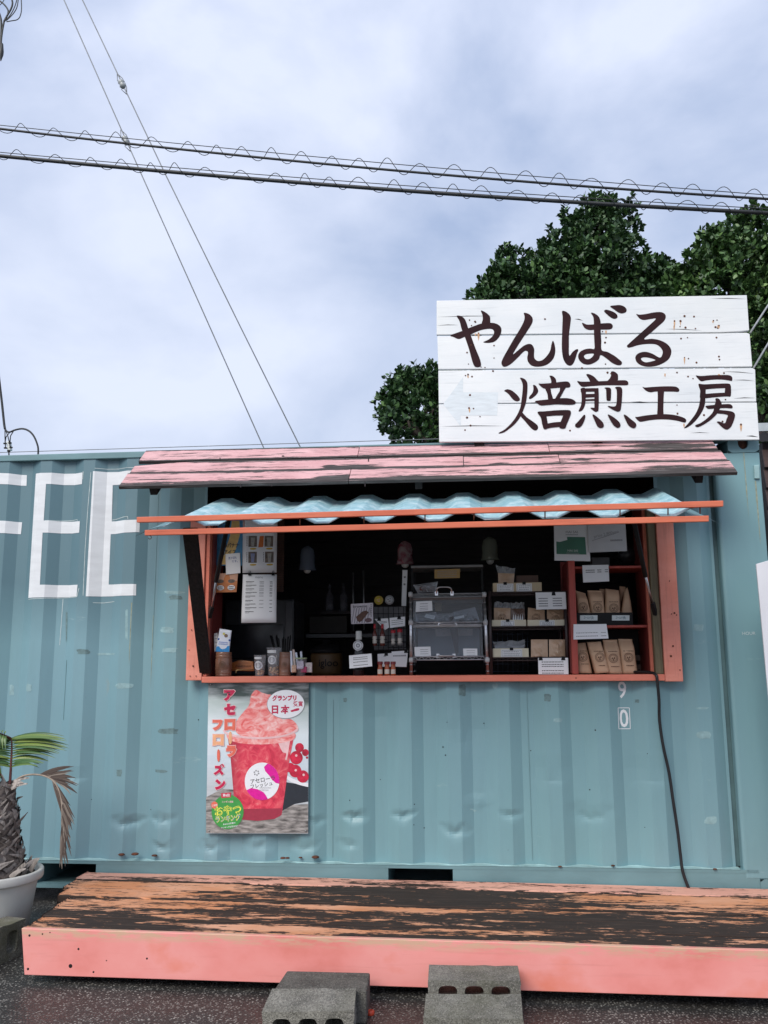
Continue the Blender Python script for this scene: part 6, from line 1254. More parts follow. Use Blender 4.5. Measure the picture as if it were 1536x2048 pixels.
note('blank white card at the lower left of the wire grid', [(755,1308),(784,1306),(785,1333),(756,1334)], .16, rows=(.2,), cols=((.4, .6),), clip=[(.6, .02)])
note('larger white card at the lower right of the wire grid', [(783,1303),(816,1301),(813,1334),(785,1333)], .15, rows=(.3,), cols=((.08, .92),), th=.09, clip=[(.88, .02)])
note('white handwritten card on the sill in front of the black bottle', [(698,1311),(743,1307),(744.5,1332.5),(699,1337)], -.01, rows=(.22, .36, .56, .82), cols=((.18, .82),))
note('long white paper strip hanging above the right of the wire grid', [(805,1140),(815,1140),(812,1212),(803,1212)], .24, M_PAPER2, rows=(.2, .4), cols=((.3, .7),), cat='strip', name='paper_strip')
def bottle(u0, u1, vt, vb, Y, label, body, cap, lab_c, nk=.42, name='sauce_bottle', z0=None, group=None, tiltx=0):
    a = P(u0, vb, Y); b = P(u1, vb, Y); x = (a.x+b.x)/2; r = (b.x-a.x)/2; zt = P((u0+u1)/2, vt, Y).z; z = a.z if z0 is None else z0; h = zt-z
    T = thing(name, label, 'bottle', (x, Y, z), group); mb = MB()
    mb.lathe((x, Y, z), [(r*.92, 0), (r, h*.03), (r, h*.50), (r*.9, h*.58), (r*nk, h*.70), (r*nk, h*.86)], 18); put('glass', mb, body, T)
    mb = MB(); k = max(nk*1.25, .5) if nk < .7 else 1.05; mb.lathe((x, Y, z+h*.80), [(r*k, 0), (r*k*1.03, h*.01), (r*k, h*.19), (r*k*.85, h*.20), (.0003, h*.20)], 18); put('cap', mb, cap, T)
    mb = MB(); vs_ = []; n = 10
    for i in range(n+1):
        an = -math.pi/2-1.15+2.3*i/n; vs_ += [(x+r*1.02*math.cos(an), Y+r*1.02*math.sin(an), z+h*.12), (x+r*1.02*math.cos(an), Y+r*1.02*math.sin(an), z+h*.44)]
    mb.add(vs_, [(2*i, 2*i+2, 2*i+3, 2*i+1) for i in range(n)], True); put('label', mb, lab_c, T)
    return T, x, r, z, h
M_redcap = plain('red_cap', (0.42, 0.012, 0.022), .4, .1); M_dkred = plain('dark_red_cap', (0.16, .012, .018), .4, .1); M_sauce = plain('dark_red_sauce', (.10, .018, .012), .2, .3, 20); M_orsauce = plain('orange_sauce', (.34, .075, .022), .2, .3, 20); M_lab = plain('bottle_label', (.55, .50, .44), .5, .08, 60); M_grsp = plain('grey_spice', (.17, .16, .15), .3, .3, 30)
gs = 'small seasoning bottles'
bottle(745, 754, 1248, 1292, .15, 'left red capped sauce bottle in the grid basket', M_sauce, M_redcap, M_lab, .42, group=gs); bottle(760, 770, 1248, 1292, .15, 'right red capped sauce bottle in the grid basket', M_sauce, M_redcap, M_lab, .42, group=gs)
bottle(782, 791, 1260, 1291, .15, 'left spice jar with a wide red lid in the grid basket', M_grsp, M_redcap, M_lab, .9, 'spice_jar', group=gs); bottle(795, 805, 1258, 1291, .15, 'right spice jar with a wide red lid in the grid basket', M_grsp, M_redcap, M_lab, .9, 'spice_jar', group=gs)
for k, (u0, u1) in enumerate([(755, 765.5), (769, 779.5), (781.5, 791.5)]): bottle(u0, u1, 1323, 1346, .02, ['leftmost', 'middle', 'rightmost'][k]+' of the three short dark lidded bottles on the sill', M_orsauce, M_dkred, M_lab, .85, 'chilli_bottle', SZ, gs)
T, x, r, z, h = bottle(706, 729, 1262, 1347, .09, 'big black bottle with a white cap and round white label', plain('black_bottle', (.010, .010, .012), .18, .2), plain('white_cap', (.62, .62, .58), .4, .05), M_BLACK, .42, 'syrup_bottle', SZ)
for nm, q0, q1, mm in (('round_label', .030, .0003, M_PW2), ('label_ring', .026, .022, M_INKG), ('label_text', .012, .006, M_INKG)):
    mb = MB(); n = 22; zc = P(717, 1291, .09-r).z; mb.add([(x+q_*math.cos(2*math.pi*i/n), .09-r*1.06-(0 if nm == 'round_label' else .0008)+ (0 if abs(q_*math.cos(2*math.pi*i/n)) < r*.5 else .003), zc+q_*math.sin(2*math.pi*i/n)) for q_ in (q0, q1) for i in range(n)], [(i, (i+1) % n, n+(i+1) % n, n+i) for i in range(n)]); put(nm, mb, mm, T)
# ---- chrome rack with the acrylic display case
RK = thing('display_rack', 'chrome wire rack with clear acrylic display cases in the middle of the window', 'rack', (P(897, 1346, .2).x, .2, SZ))
Yf, Yb = .06, .42
for (ut, ub) in ((821, 822.5), (968, 976)):
    for Y in (Yf, Yb):
        a = P(ut, 1184, Yf); b = P(ub, 1347, Yf); mb = MB(); mb.tube([(b.x, Y, SZ), (a.x, Y, a.z)], .0095, 12); 
        for i in range(12): zz = SZ+(a.z-SZ)*(i+.5)/12; mb.lathe((b.x+(a.x-b.x)*(i+.5)/12, Y, zz), [(.0102, -.002), (.0106, 0), (.0102, .002)], 12)
        put('post', mb, M_STEEL, RK)
        for v in (1189, 1245, 1320):
            p = P(ut+(ub-ut)*(v-1184)/163, v, Yf); mb = MB(); mb.lathe((p.x, Y, p.z), [(.0125, -.014), (.0135, 0), (.0125, .014)], 12); put('collar', mb, plain('white_collar', (.5, .5, .5), .4, .1), RK)
for v, wood in ((1191, 1), (1248, 0), (1316, 0)):
    a = P(823, v, Yf); b = P(972, v, Yf); mb = MB(); mb.tube([(a.x, Yf, a.z+.008), (b.x, Yf, a.z+.008)], .0035, 7); mb.tube([(a.x, Yf, a.z-.012), (b.x, Yf, a.z-.012)], .0035, 7)
    zz = []; n = 22
    for i in range(n+1): zz.append((a.x+(b.x-a.x)*i/n, Yf, a.z+(.007 if i % 2 else -.011)))
    mb.tube(zz, .0024, 5)
    for i in range(10): Y = Yf+(Yb-Yf)*i/9; mb.tube([(a.x, Y, a.z+.008), (b.x, Y, a.z+.008)], .002, 5)
    put('wire_shelf', mb, M_STEEL if not wood else M_DULL, RK)
a = P(824, 1196, Yf); b = P(970, 1196, Yf); mb = MB(); mb.box((a.x, Yf+.006, a.z-.012), (b.x, Yb, a.z+.004)); put('shelf_board', mb, plain('grey_brown_board', (.13, .10, .09), .6, .3, 10, (1, 5, 5)), RK, .002)
def case(v0, v1, label, u0=826, u1=966):
    T = thing('display_case', label, 'case', (P(896, v1, .2).x, .2, P(896, v1, .08).z)); a = P(u0, v0, Yf+.012); b = P(u1, v1, Yf+.012); t_ = .004
    for nm, p0, p1 in (('front_door', (a.x, Yf+.012, b.z), (b.x, Yf+.016, a.z)), ('side_panel', (a.x, Yf+.017, b.z), (a.x+t_, Yb-.02, a.z)), ('side_panel', (b.x-t_, Yf+.017, b.z), (b.x, Yb-.02, a.z)), ('top_panel', (a.x+t_+.001, Yf+.017, a.z-t_), (b.x-t_-.001, Yb-.02, a.z)), ('base_panel', (a.x+t_+.001, Yf+.017, b.z), (b.x-t_-.001, Yb-.02, b.z+t_))):
        mb = MB(); mb.box(p0, p1); put(nm, mb, M_ACRYL, T)
    return T
def handle(T, u0, u1, v, Y, up=0.0):
    a = P(u0, v, Y); b = P(u1, v, Y); mb = MB(); pr = [a, a+Vector((.004, -.018, up*.7)), a.lerp(b, .22)+Vector((0, -.024, up)), a.lerp(b, .78)+Vector((0, -.024, up)), b+Vector((-.004, -.018, up*.7)), b]; mb.tube(spl(pr), .0042, 8)
    for p in (a, b): mb.box((p.x-.009, Y-.003, p.z-.012), (p.x+.009, Y, p.z+.012))
    put('handle', mb, M_STEEL, T)
c1 = case(1199, 1245, 'upper clear display case holding wrapped dark snacks'); c2_ = case(1256, 1314, 'lower clear display case with a dark patterned cloth inside')
handle(c1, 879, 911, 1249, Yf+.011); handle(c2_, 876, 908, 1311.5, Yf+.011)
mb = MB(); a = P(826, 1253, Yf+.02); b = P(963, 1253, Yf+.02); mb.box((a.x, Yf+.018, a.z-.006), (b.x, Yf+.022, a.z+.010)); put('white_edge_strip', mb, M_PAPER2, c2_)
mb = MB(); a = P(835, 1258, Yb-.03); b = P(960, 1312, Yb-.03); mb.box((a.x, Yb-.03, b.z), (b.x, Yb-.026, a.z)); put('back_panel', mb, plain('blue_grey_back', (.15, .19, .24), .4, .15, 4), c2_)
tp = thing('top_frame', 'open upper frame of the display rack with a grey top bar', 'frame', P(897, 1186, .1)); a = P(822, 1133.5, .1); b = P(966, 1132, .1)
mb = MB(); mb.box((a.x, .1, a.z-.008), (b.x, .36, a.z+.006)); put('top_board', mb, plain('grey_bar', (.19, .185, .18), .5, .2, 10), tp, .002)
for xx_ in (a.x, b.x-.012):
    for Y in (.101, .34): mb = MB(); mb.box((xx_, Y, P(822, 1184, .1).z), (xx_+.012, Y+.012, a.z-.009)); put('post', mb, M_BLACK, tp)
hT = thing('lid_handle', 'silver bow handle on the tray above the display case', 'handle', P(888, 1187, .05)); handle(hT, 873, 904, 1187, .045, .035)
note('tan price card hanging in the upper frame of the display rack', [(869,1139),(920,1137.5),(919.5,1156),(869,1157)], .095, plain('tan_card', (.38, .235, .07), .5, .08), rows=(.22, .42, .62, .82), th=.07)
note('white price card on the upper display case', [(832,1203),(864,1201.5),(865,1221.5),(831,1224)], Yf+.006, rows=(.25, .5, .7, .85), cols=((.25, .75),), th=.06)
note('white price card at the left of the lower display case', [(829,1294),(861,1293),(862,1312),(829.5,1313)], Yf+.006, rows=(.3, .52, .75), cols=((.35, .85),), th=.06)
note('white price card at the right of the lower display case', [(926,1297),(954.5,1297),(955,1314),(927,1314.5)], Yf+.006, rows=(.25, .5, .78), cols=((.25, .85),), th=.06)
def crinkle(name, label, px, Y, depth, mt, cat, seed, core=None, group=None, amp=.012):
    q4 = [P(u, v, Y) for u, v in px]; g2 = random.Random(seed); N = 9; mb = MB(); F_, B_ = [], []
    for j in range(N+1):
        for i in range(N+1):
            a_, b_ = i/N, j/N; p = (q4[0]*(1-a_)+q4[1]*a_)*(1-b_)+(q4[3]*(1-a_)+q4[2]*a_)*b_; e = min(a_, 1-a_, b_*1.2, (1-b_)*3)*2; e = max(0, min(1, e))
            F_.append(p+Vector((0, -depth*.5*e+g2.uniform(-amp, amp)*e, g2.uniform(-.004, .004)*e))); B_.append(p+Vector((0, depth*.5*e+.002, 0)))
    K = (N+1)**2; fs = []
    for j in range(N):
        for i in range(N): k = j*(N+1)+i; fs += [(k, k+N+1, k+N+2, k+1), (K+k, K+k+1, K+k+N+2, K+k+N+1)]
    for i in range(N): fs += [(i, i+1, K+i+1, K+i), (N*(N+1)+i+1, N*(N+1)+i, K+N*(N+1)+i, K+N*(N+1)+i+1), ((i+1)*(N+1), i*(N+1), K+i*(N+1), K+(i+1)*(N+1)), (i*(N+1)+N, (i+1)*(N+1)+N, K+(i+1)*(N+1)+N, K+i*(N+1)+N)]
    mb.add(F_+B_, fs); o = put(name, mb, mt); tag(o, label, cat, group)
    if core:
        mb = MB(); c0 = (q4[0]+q4[1]+q4[2]+q4[3])/4; w_ = (q4[1]-q4[0]).length*.42; h_ = (q4[0]-q4[3]).length*.42
        for i in range(14): p = Vector((q4[3].x+g2.uniform(.15, .85)*(q4[2].x-q4[3].x), Y+g2.uniform(-.2, .25)*depth, q4[3].z+.012+g2.uniform(0, .45)*(q4[0].z-q4[3].z))); s_ = g2.uniform(.010, .018); mb.lathe(p, [(.0003, -s_), (s_*.9, -s_*.4), (s_, s_*.3), (.0003, s_)], 6, Matrix.Rotation(g2.uniform(0, 3), 3, 'Y'))
        put('contents', mb, core, o, kind='stuff')
    return o
M_dsn = plain('dark_snack', (.045, .026, .026), .5, .5, 40)
crinkle('snack_bag', 'clear bag of reddish snacks lying on top of the display case', [(826,1170),(876,1163),(872,1187),(836,1187)], .14, .10, M_CELLO, 'bag', 4, plain('red_snack', (.15, .035, .02), .5, .5, 40))
crinkle('snack_bag', 'wrapped dark snack at the left in the upper display case', [(830,1228),(872,1224),(878,1244),(832,1245)], .16, .09, M_CELLO, 'bag', 8, M_dsn, 'snacks in the display case'); crinkle('snack_bag', 'wrapped dark snack in the middle of the upper display case', [(868,1228),(908,1226),(912,1244),(872,1245)], .13, .09, M_CELLO, 'bag', 9, M_dsn, 'snacks in the display case'); crinkle('snack_bag', 'wrapped dark snack at the right in the upper display case', [(905,1224),(950,1214),(960,1243),(908,1245)], .15, .09, M_CELLO, 'bag', 10, M_dsn, 'snacks in the display case')
note('tilted grey tag on the left wrapped snack', [(852,1228),(871,1231.5),(868,1239),(848.5,1234)], .10, M_PAPER2, rows=(.3, .6), name='tag', cat='tag'); note('tilted grey tag on the right wrapped snack', [(908,1234),(927.5,1230.5),(928.5,1235),(910.5,1238.5)], .10, M_PAPER2, rows=(.4,), name='tag', cat='tag')
mb = MB(); a = P(870, 1204, .3); b = P(883, 1222, .3); mb.box((a.x, .3, b.z), (b.x, .36, a.z)); tag(put('tan_box', mb, plain('tan_box', (.22, .15, .07), .6, .1), None, .002), 'small tan box standing in the upper display case', 'box')
c_ = Card('patterned_cloth', 'grey spotted cloth hanging in the lower display case', 'cloth', [(870,1258),(946,1257),(945,1271),(872,1273)], .30, plain('cloth_grey', (.33, .33, .34), .7, .08)); [c_.disc(.1+.12*i, .3+.35*(i % 2), .022, M_INKG, 1, n=10) for i in range(8)]; c_.done()
c_ = Card('dark_tie', 'dark narrow cloth strip hanging in the lower display case', 'cloth', [(899,1254),(916,1254),(917,1305),(912,1313),(908,1312)][:4], .22, plain('cloth_charcoal', (.045, .045, .055), .7, .2)); c_.done()
# ---- dark wire rack with boxes of drip bags
R2K = thing('wire_rack', 'dark brown wire shelf rack between the display case and the red shelf', 'rack', (P(1056, 1346, .2).x, .2, SZ)); Yf2, Yb2 = .07, .40
M_dkw = plain('dark_brown_wire', (.035, .022, .022), .4, .2)
for ut, ub in ((979, 982), (1130, 1136)):
    for Y in (Yf2, Yb2): a = P(ut, 1183, Yf2); b = P(ub, 1347, Yf2); mb = MB(); mb.tube([(b.x, Y, SZ), (a.x, Y, a.z)], .010, 10); put('post', mb, M_dkw, R2K)
SHV = {}
for v in (1187, 1256, 1318):
    a = P(982, v, Yf2); b = P(1133, v, Yf2); SHV[v] = a.z+.010; mb = MB(); mb.tube([(a.x, Yf2, a.z+.007), (b.x, Yf2, a.z+.007)], .0032, 7); mb.tube([(a.x, Yf2, a.z-.010), (b.x, Yf2, a.z-.010)], .0032, 7)
    n = 20; mb.tube([(a.x+(b.x-a.x)*i/n, Yf2, a.z+(.006 if i % 2 else -.009)) for i in range(n+1)], .0024, 5)
    for i in range(10): Y = Yf2+(Yb2-Yf2)*i/9; mb.tube([(a.x, Y, a.z+.007), (b.x, Y, a.z+.007)], .002, 5)
    put('wire_shelf', mb, M_dkw, R2K)
mb = MB()
for i in range(8): mb.tube([P(985+10*i, 1265, .36), P(986+10*i, 1346, .36)], .0014, 5)
for i in range(6): mb.tube([P(984, 1268+15*i, .362), P(1058, 1268+15*i, .362)], .0014, 5)
put('wire_mesh', mb, plain('bluish_wire', (.10, .13, .19), .4, .1, metal=.5), R2K)
def tray(label, u0, u1, vt, vs, mt, nt, zs):
    a = P(u0, vt, .085); b = P(u1, vt, .085); T = thing('card_tray', label, 'box', ((a.x+b.x)/2, .2, zs), 'card trays of coffee bags'); z1 = a.z; w = .003
    for nm, p0, p1 in (('front', (a.x, .085, zs), (b.x, .085+w, z1)), ('back', (a.x, .30, zs), (b.x, .30+w, z1)), ('side', (a.x, .085+w, zs), (a.x+w, .30, z1)), ('side', (b.x-w, .085+w, zs), (b.x, .30, z1)), ('base', (a.x+w, .085+w, zs), (b.x-w, .30, zs+w))):
        mb = MB(); mb.box(p0, p1); put(nm, mb, mt, T)
    for s0, s1 in nt:
        xa, xb = a.x+(b.x-a.x)*s0, a.x+(b.x-a.x)*s1; hh = z1-zs; mb = MB(); mb.box((xa, .0815, zs+.001), (xb, .0835, z1-hh*.1)); lb = put('label_card', mb, M_PAPER2, T)
        mb = MB(); fw = .0016; za, zb = zs+hh*.10, z1-hh*.22
        for p0, p1 in (((xa+.006, za), (xb-.006, za+fw)), ((xa+.006, zb-fw), (xb-.006, zb)), ((xa+.006, za), (xa+.006+fw, zb)), ((xb-.006-fw, za), (xb-.006, zb))): mb.add([(p0[0], .0810, p0[1]), (p1[0], .0810, p0[1]), (p1[0], .0810, p1[1]), (p0[0], .0810, p1[1])], [(0, 1, 2, 3)])
        for i in range(3):
            zz = zb-.008-(zb-za)*.28*i; x0 = xa+.016
            while x0 < xb-.02: ww = rq.uniform(.004, .009); mb.add([(x0, .0810, zz-.0022), (x0+ww, .0810, zz-.0022), (x0+ww, .0810, zz+.0016), (x0, .0810, zz+.0016)], [(0, 1, 2, 3)]); x0 += ww+.003
        put('print', mb, M_INKG, lb); mb = MB(); mb.box(((xa+xb)/2-.010, .078, z1-.012), ((xa+xb)/2+.010, .092, z1+.004)); put('clip', mb, M_BLACK, T)
tray('cardboard tray with two framed labels on top of the dark wire rack', 986, 1083, 1166, 0, M_CARDB, ((.08, .42), (.48, .80)), SHV[1187])
tray('cream tray at the left of the middle wire shelf', 984, 1052, 1240, 0, M_CREAM, ((.26, .66),), SHV[1256]); tray('cream tray at the right of the middle wire shelf', 1055, 1130, 1240, 0, M_CREAM, ((.32, .72),), SHV[1256])
tray('cream tray on the lowest wire shelf', 986, 1057, 1297, 0, M_CREAM, ((.22, .82),), SHV[1318])
def drip(label, px, Y, mt, depth=.03, logo=None, top=None):
    o = crinkle('drip_bag', label, px, Y, depth, mt, 'coffee bag', int(px[0][0]*7), None, 'flat kraft coffee packets', .0035)
    if logo:
        p = P(*logo, Y-depth*.62); mb = MB(); n = 26
        for r0, r1 in ((.024, .022), (.017, .0155)): mb.add([(p.x+q_*math.cos(2*math.pi*i/n), p.y, p.z+q_*math.sin(2*math.pi*i/n)) for q_ in (r0, r1) for i in range(n)], [(i, (i+1) % n, n+(i+1) % n, n+i) for i in range(n)])
        for dx in (-.006, .006): mb.add([(p.x+dx-.004, p.y, p.z-.007), (p.x+dx, p.y, p.z+.007), (p.x+dx+.004, p.y, p.z-.007)], [(0, 1, 2)])
        put('stamp', mb, M_KRAFTINK, o)
    if top:
        q4 = [P(u, v, Y) for u, v in top]; mb = MB(); g2 = random.Random(int(px[0][0])); vs_ = []
        for i in range(9):
            f_ = i/8; b0 = q4[3].lerp(q4[2], f_); t0 = q4[0].lerp(q4[1], f_); vs_ += [b0+Vector((0, g2.uniform(-.008, .008), 0)), b0.lerp(t0, .5)+Vector((0, g2.uniform(-.012, .012), 0)), t0+Vector((g2.uniform(-.004, .004), g2.uniform(-.01, .01), g2.uniform(-.008, .004)))]
        mb.add(vs_, [(3*i+c2, 3*i+c2+1, 3*i+4+c2, 3*i+3+c2) for i in range(8) for c2 in (0, 1)]); put('cellophane_top', mb, M_CELLO, o)
drip('kraft packet in cellophane standing in the top cardboard tray', [(996,1146),(1029,1147),(1027,1172),(997,1172)], .15, M_KRAFTS, .03, None, [(990,1130),(1030,1136),(1029,1147),(996,1146)])
mb = MB(); a = P(1032, 1151, .2); b = P(1077, 1172, .2); mb.box((a.x, .2, b.z), (b.x, .27, a.z)); tag(put('brown_box', mb, plain('brown_card', (.13, .07, .05), .6, .1), None, .002), 'low brown box in the top cardboard tray', 'box')
drip('kraft packet in shiny wrap at the far left of the middle wire shelf', [(988,1215.5),(1021,1216),(1021,1246),(988,1246)], .17, M_KRAFTS, .03, (1004.5, 1236), [(989,1203),(1022,1206),(1021,1216),(988,1215)])
drip('dark clear packet with white paper tips beside the shiny kraft packet', [(1022,1217),(1049,1217),(1050,1246),(1023,1246)], .17, plain('brown_under_wrap', (.14, .085, .065), .2, .2, 10), .03, None, [(1022,1204),(1048,1205),(1049,1217),(1022,1217)])
dk_ = [o_ for o_ in bpy.data.objects if o_.get('label', '').startswith('dark clear packet')][0]
for i in range(5): mb = MB(); u = 1025+i*4.4; mb.add([P(u, 1242, .148), P(u+4, 1242, .148), P(u+2.2+rq.uniform(-1, 1), 1226+rq.uniform(0, 8), .145), ], [(0, 1, 2)]); put('paper_tip', mb, M_PAPER, dk_)
drip('plain kraft packet under the clipped price sheet, left one', [(1056,1215),(1089,1220),(1090,1246),(1055,1246)], .17, M_KRAFT, .028, (1072, 1236)); drip('plain kraft packet under the clipped price sheet, right one', [(1094,1219),(1127,1219),(1127,1246),(1094,1246)], .165, M_KRAFT, .028, (1111, 1239))
drip('clear packets heaped in the lowest cream tray', [(990,1292),(1048,1290),(1050,1304),(988,1304)], .17, M_CELLO, .05, None, [(986,1282),(1050,1280),(1050,1294),(988,1294)])
drip('glossy square kraft packet on the lowest wire shelf, left one', [(1062,1279),(1095,1279),(1096,1316),(1062,1316)], .10, M_KRAFTS, .03); drip('glossy square kraft packet on the lowest wire shelf, right one', [(1098,1279),(1130,1279),(1130.5,1316),(1098,1316)], .10, M_KRAFTS, .03)
note('grey price sheet clipped over the dark wire rack', [(1071,1185),(1131,1184),(1133,1218),(1072.5,1219)], .055, M_PAPER2, rows=(.36, .51, .66, .80), cols=((.09, .40), (.56, .87)), th=.055, clip=[(.6, .07)])
note('white price sheet clipped low on the dark wire rack above the sill', [(1076,1316),(1136,1315.5),(1137,1348.5),(1077,1348.5)], .04, M_PAPER, rows=(.25, .4, .52, .78, .93), cols=((.12, .85),), th=.05, clip=[(.09, .02), (.84, .02)])
# ---- red shelf with kraft coffee bags
RS = thing('red_shelf', 'red painted wooden shelf unit at the right end of the window', 'shelf', (P(1230, 1347, .15).x, .15, SZ))
a = P(1134, 1122, .0); b = P(1140, 1347, .0); xr_ = P(1318, 1250, .03).x
mb = MB(); mb.slab([Vector((P(1136,1120,.02).x, .02, P(1136,1120,.02).z)), P(1149, 1120, .02), P(1157.5, 1348, .02), P(1145, 1348, .02)], (0, .03, 0)); put('post', mb, M_RED, RS, .002)
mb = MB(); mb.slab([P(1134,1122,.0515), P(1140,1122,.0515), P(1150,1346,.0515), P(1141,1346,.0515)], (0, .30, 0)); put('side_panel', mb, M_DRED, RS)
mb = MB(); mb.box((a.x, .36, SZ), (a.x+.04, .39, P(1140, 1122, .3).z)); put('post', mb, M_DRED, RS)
zs1 = P(1230, 1249.5, .04).z; zs2 = P(1230, 1131, .05).z; xl_ = P(1158, 1250, .06).x
for zz in (zs1, zs2):
    mb = MB(); mb.box((xl_-.01, .053, zz-.016), (xr_-.01, .34, zz-.002)); put('shelf_board', mb, M_RED, RS, .002)
    mb = MB(); mb.box((xr_-.055, .025, zz-.050), (xr_-.012, .0515, zz-.018)); put('bracket_block', mb, M_RED, RS, .002)
KB = 'kraft coffee bags on the red shelf'
def pouch(label, px, Y, depth, logo=None, lines_=(), seed=0, zb=None):
    q4 = [P(u, v, Y) for u, v in px]                       # tl tr br bl
    N, M_ = 8, 14; g2 = random.Random(seed); F_, B_ = [], []
    for j in range(M_+1):
        for i in range(N+1):
            a_, b_ = i/N, j/M_; p = (q4[0]*(1-a_)+q4[1]*a_)*(1-b_)+(q4[3]*(1-a_)+q4[2]*a_)*b_
            body = min(1, max(0, (b_-.06)/.30))**.7; e = (1-abs(2*a_-1)**5)
            bend = 0.10*depth*math.sin(b_*9+seed)*(1-b_) if b_ < .4 else 0
            F_.append(p+Vector((0, depth*.35*(1-body)-depth*.12*body*e+bend+g2.uniform(-.0018, .0018), 0))); B_.append(p+Vector((0, depth*.35+.004+depth*.65*body, 0)))
    K = (N+1)*(M_+1); fs = []; n = N+1
    for j in range(M_):
        for i in range(N): k = j*n+i; fs += [(k, k+n, k+n+1, k+1), (K+k, K+k+1, K+k+n+1, K+k+n)]
        fs += [((j+1)*n, j*n, K+j*n, K+(j+1)*n), (j*n+N, (j+1)*n+N, K+(j+1)*n+N, K+j*n+N)]
    for i in range(N): fs += [(i, i+1, K+i+1, K+i), (M_*n+i+1, M_*n+i, K+M_*n+i, K+M_*n+i+1)]
    mb = MB(); mb.add(F_+B_, fs, True); o = tag(put('coffee_bag', mb, M_KRAFT), label, 'coffee bag', KB)
    def srf(u, v): p = P(u, v, Y); return Vector((p.x, Y-depth*.12-.0042, p.z))
    mb = MB()
    if logo:
        p = srf(*logo); n_ = 30
        for r0, r1 in ((.0265, .0245), (.0185, .017)): mb.add([(p.x+q_*math.cos(2*math.pi*i/n_), p.y, p.z+q_*math.sin(2*math.pi*i/n_)) for q_ in (r0, r1) for i in range(n_)], [(i, (i+1) % n_, n_+(i+1) % n_, n_+i) for i in range(n_)])
        for i in range(22): an = 2*math.pi*i/22; c0 = Vector((p.x+.0215*math.cos(an), p.y, p.z+.0215*math.sin(an))); mb.add([c0+Vector((-.001, 0, -.0014)), c0+Vector((.001, 0, -.0014)), c0+Vector((.001, 0, .0014)), c0+Vector((-.001, 0, .0014))], [(0, 1, 2, 3)])
        for dx, dz in ((-.0065, 0), (.0055, .002), (0, -.009)): mb.add([(p.x+dx-.005, p.y, p.z+dz-.005), (p.x+dx+.005, p.y, p.z+dz-.005), (p.x+dx+.001, p.y, p.z+dz+.007)], [(0, 1, 2)])
    for (u, v, w) in lines_:
        x0 = 0
        while x0 < w: p = srf(u+x0, v); ww = rq.uniform(1.2, 2.6)/pxm(Y); mb.add([(p.x, p.y, p.z-.0022), (p.x+ww, p.y, p.z-.0022), (p.x+ww, p.y, p.z+.0022), (p.x, p.y, p.z+.0022)], [(0, 1, 2, 3)]); x0 += ww*pxm(Y)+.9
    if mb.v: put('stamp', mb, M_KRAFTINK, o)
pouch('crumpled kraft coffee bag, leftmost in the black tray', [(1152,1180),(1172,1186),(1182,1228),(1156,1228)], .14, .07, (1166, 1214), [], 1)
pouch('kraft coffee bag second from left in the black tray', [(1176,1180),(1205,1180.5),(1210,1228),(1183,1228)], .135, .07, (1195, 1215), [(1185,1204,17)], 2)
pouch('upright kraft coffee bag second from right in the black tray', [(1212,1176.5),(1239,1180),(1240.5,1228),(1211,1228)], .135, .07, (1227, 1216.5), [(1218,1204,18)], 3)
pouch('side turned kraft coffee bag, rightmost in the black tray', [(1250,1183),(1256,1173.5),(1265.5,1228),(1243,1228)], .14, .08, None, [], 4)
pouch('kraft coffee bag half hidden behind the red post, leftmost below', [(1153,1286),(1172,1285),(1184.5,1346.5),(1156,1346.5)], .10, .08, (1165, 1314), [(1160,1302,13),(1162,1328,12)], 5)
pouch('leaning kraft coffee bag, second from left on the lowest shelf', [(1175,1284),(1203,1283),(1219,1345),(1191,1347)], .07, .08, (1199, 1314.5), [(1187,1302.5,18),(1197,1331,13)], 6)
pouch('kraft coffee bag, second from right on the lowest shelf', [(1207,1279.5),(1236,1279),(1245,1347.5),(1214,1347)], .09, .08, (1226, 1316.5), [(1216,1303,18),(1222,1333,14)], 7)
pouch('kraft coffee bag, rightmost on the lowest shelf', [(1238,1277.5),(1266,1278),(1275,1347),(1246,1347.5)], .09, .08, (1256.5, 1315), [(1246,1302,18),(1252,1331,14)], 8)
for k, (u0, v0, u1, v1) in enumerate([(1200,1177,1214,1200), (1240,1172,1252,1200)]):
    pouch(['kraft bag peeking out behind the second bag of the black tray', 'kraft bag peeking out behind the rightmost bag of the black tray'][k], [(u0,v0),(u1,v0+1),(u1+2,1226),(u0,1226)], .25, .05, None, [], 20+k)
TR = thing('black_tray', 'black tray with two white tags holding coffee bags on the red shelf', 'tray', (P(1210, 1246, .1).x, .1, zs1))
a = P(1154, 1226, .08); b = P(1266, 1246, .08)
for nm, p0, p1 in (('front', (a.x, .08, zs1), (b.x, .085, a.z)), ('back', (a.x, .31, zs1), (b.x, .315, a.z)), ('side', (a.x, .085, zs1), (a.x+.004, .31, a.z)), ('side', (b.x-.004, .085, zs1), (b.x, .31, a.z)), ('base', (a.x+.004, .085, zs1), (b.x-.004, .31, zs1+.004))):
    mb = MB(); mb.box(p0, p1); put(nm, mb, M_BLACK, TR)
for k, (u0, u1, s_) in enumerate([(1160, 1195, 'ゴールド(豆)'), (1224, 1259, 'ゴールド(粉)')]):
    c_ = Card('name_tag', None, None, [(u0,1230.5),(u1,1230.5),(u1,1241),(u0,1241)], .0785, plain('tag_white', (.60, .66, .66), .4, .05), .002, parent=TR); c_.text(s_, .5, .5, .62, plain('tag_ink', (.05, .14, .17), .6, .1), 1, .01, stretch=.62); c_.done()
note('white price sheet hung under the top red shelf board', [(1164.5,1130.5),(1217,1129.5),(1218.5,1162.5),(1166.5,1165)], .035, M_PAPER2, rows=(.30, .42), cols=((.12, .47), (.56, .72), (.85, .97)), th=.05); 
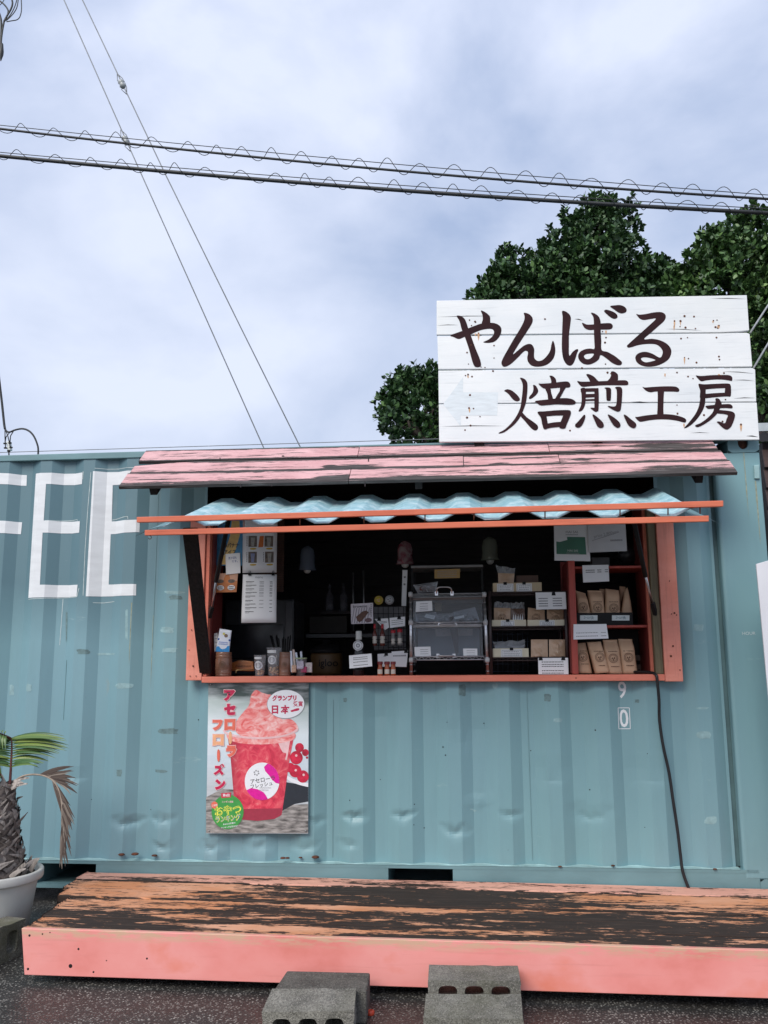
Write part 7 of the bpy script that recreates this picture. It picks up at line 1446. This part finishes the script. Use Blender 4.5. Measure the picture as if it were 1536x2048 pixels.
note('white price sheet pinned over the lower red shelf edge', [(1147,1248.5),(1213,1248),(1217,1277),(1147,1279)], .012, M_PAPER, rows=(.58, .80), cols=((.08, .72), (.80, .95)), th=.035)
# ---- hanging sheets at the top right, speaker
c_ = Card('green_print', 'white sheet with a green panel hanging at the top right of the window', 'print', [(1107.5,1035),(1174,1035),(1181,1122.5),(1109,1121)], .02, M_PAPER2, .002)
M_gr = plain('deep_green_print', (.045, .15, .10), .5, .1); c_.rect(.06, .45, .90, .85, M_gr, 1); c_.text('HAI SAI', .52, .335, .06, M_INKG, 1, .012); c_.text('HAI SAI', .52, .765, .05, plainc('print_pale', (.45, .50, .46)), 2, .012); c_.lines(.34, .70, [.40, .825], .02, M_INKG, 2)
c_.poly([(.04,.45),(.37,.44),(.38,.52),(.16,.57),(.05,.56)], M_PAPER2, 3); c_.done()
c_ = Card('price_sheet', 'grey sheet reading price 2,800yen hanging beside the green print', 'sheet', [(1174,1035),(1250,1033),(1254,1102),(1178,1105)], .012, plain('dim_grey_paper', (.50, .51, .52), .5, .04), .002)
c_.text('price 2,800yen', .48, .50, .11, M_INKG, 1, 0, rot=.19); c_.poly([(.10,.66),(.82,.44),(.82,.455),(.10,.675)], M_INKG, 1); c_.lines(.58, .90, [.68], .05, M_INKG, 1); c_.done()
mb = MB(); p = P(1254, 1112, .35); mb.lathe(p, [(.0005, -.055), (.035, -.045), (.055, -.01), (.055, .02), (.035, .05), (.0005, .058)], 20); tag(put('speaker', mb, plain('dull_black_shell', (.03, .032, .04), .35, .2)), 'round dark speaker on the top red shelf', 'speaker')
mb = MB(); a = P(1183, 1115, .25); b = P(1220, 1129, .25); mb.box((a.x, .25, zs2), (b.x, .33, a.z)); tag(put('metal_box', mb, plain('dim_metal', (.10, .10, .105), .5, .2), None, .003), 'dim metal box on the top red shelf under the green print', 'box')
for k, (v0, v1) in enumerate([(1310, 1321), (1329, 1339)]):
    mb = MB(); a = P(1272, v0, .32); b = P(1287, v1, .32); mb.box((a.x, .32, b.z), (b.x, .36, a.z)); tag(put('wood_offcut', mb, plain('dim_wood', (.13, .085, .065), .6, .2)), ['upper', 'lower'][k]+' small wooden block behind the rightmost coffee bag', 'block')
mb = MB(); mb.box((P(1158, 1348, .36).x, .37, SZ), (P(1300, 1348, .36).x, .385, zs1-.02)); put('back_panel', mb, M_BLACK, RS)
for o_ in list(bpy.data.objects):
    if o_.users_collection == (): bpy.data.objects.remove(o_)
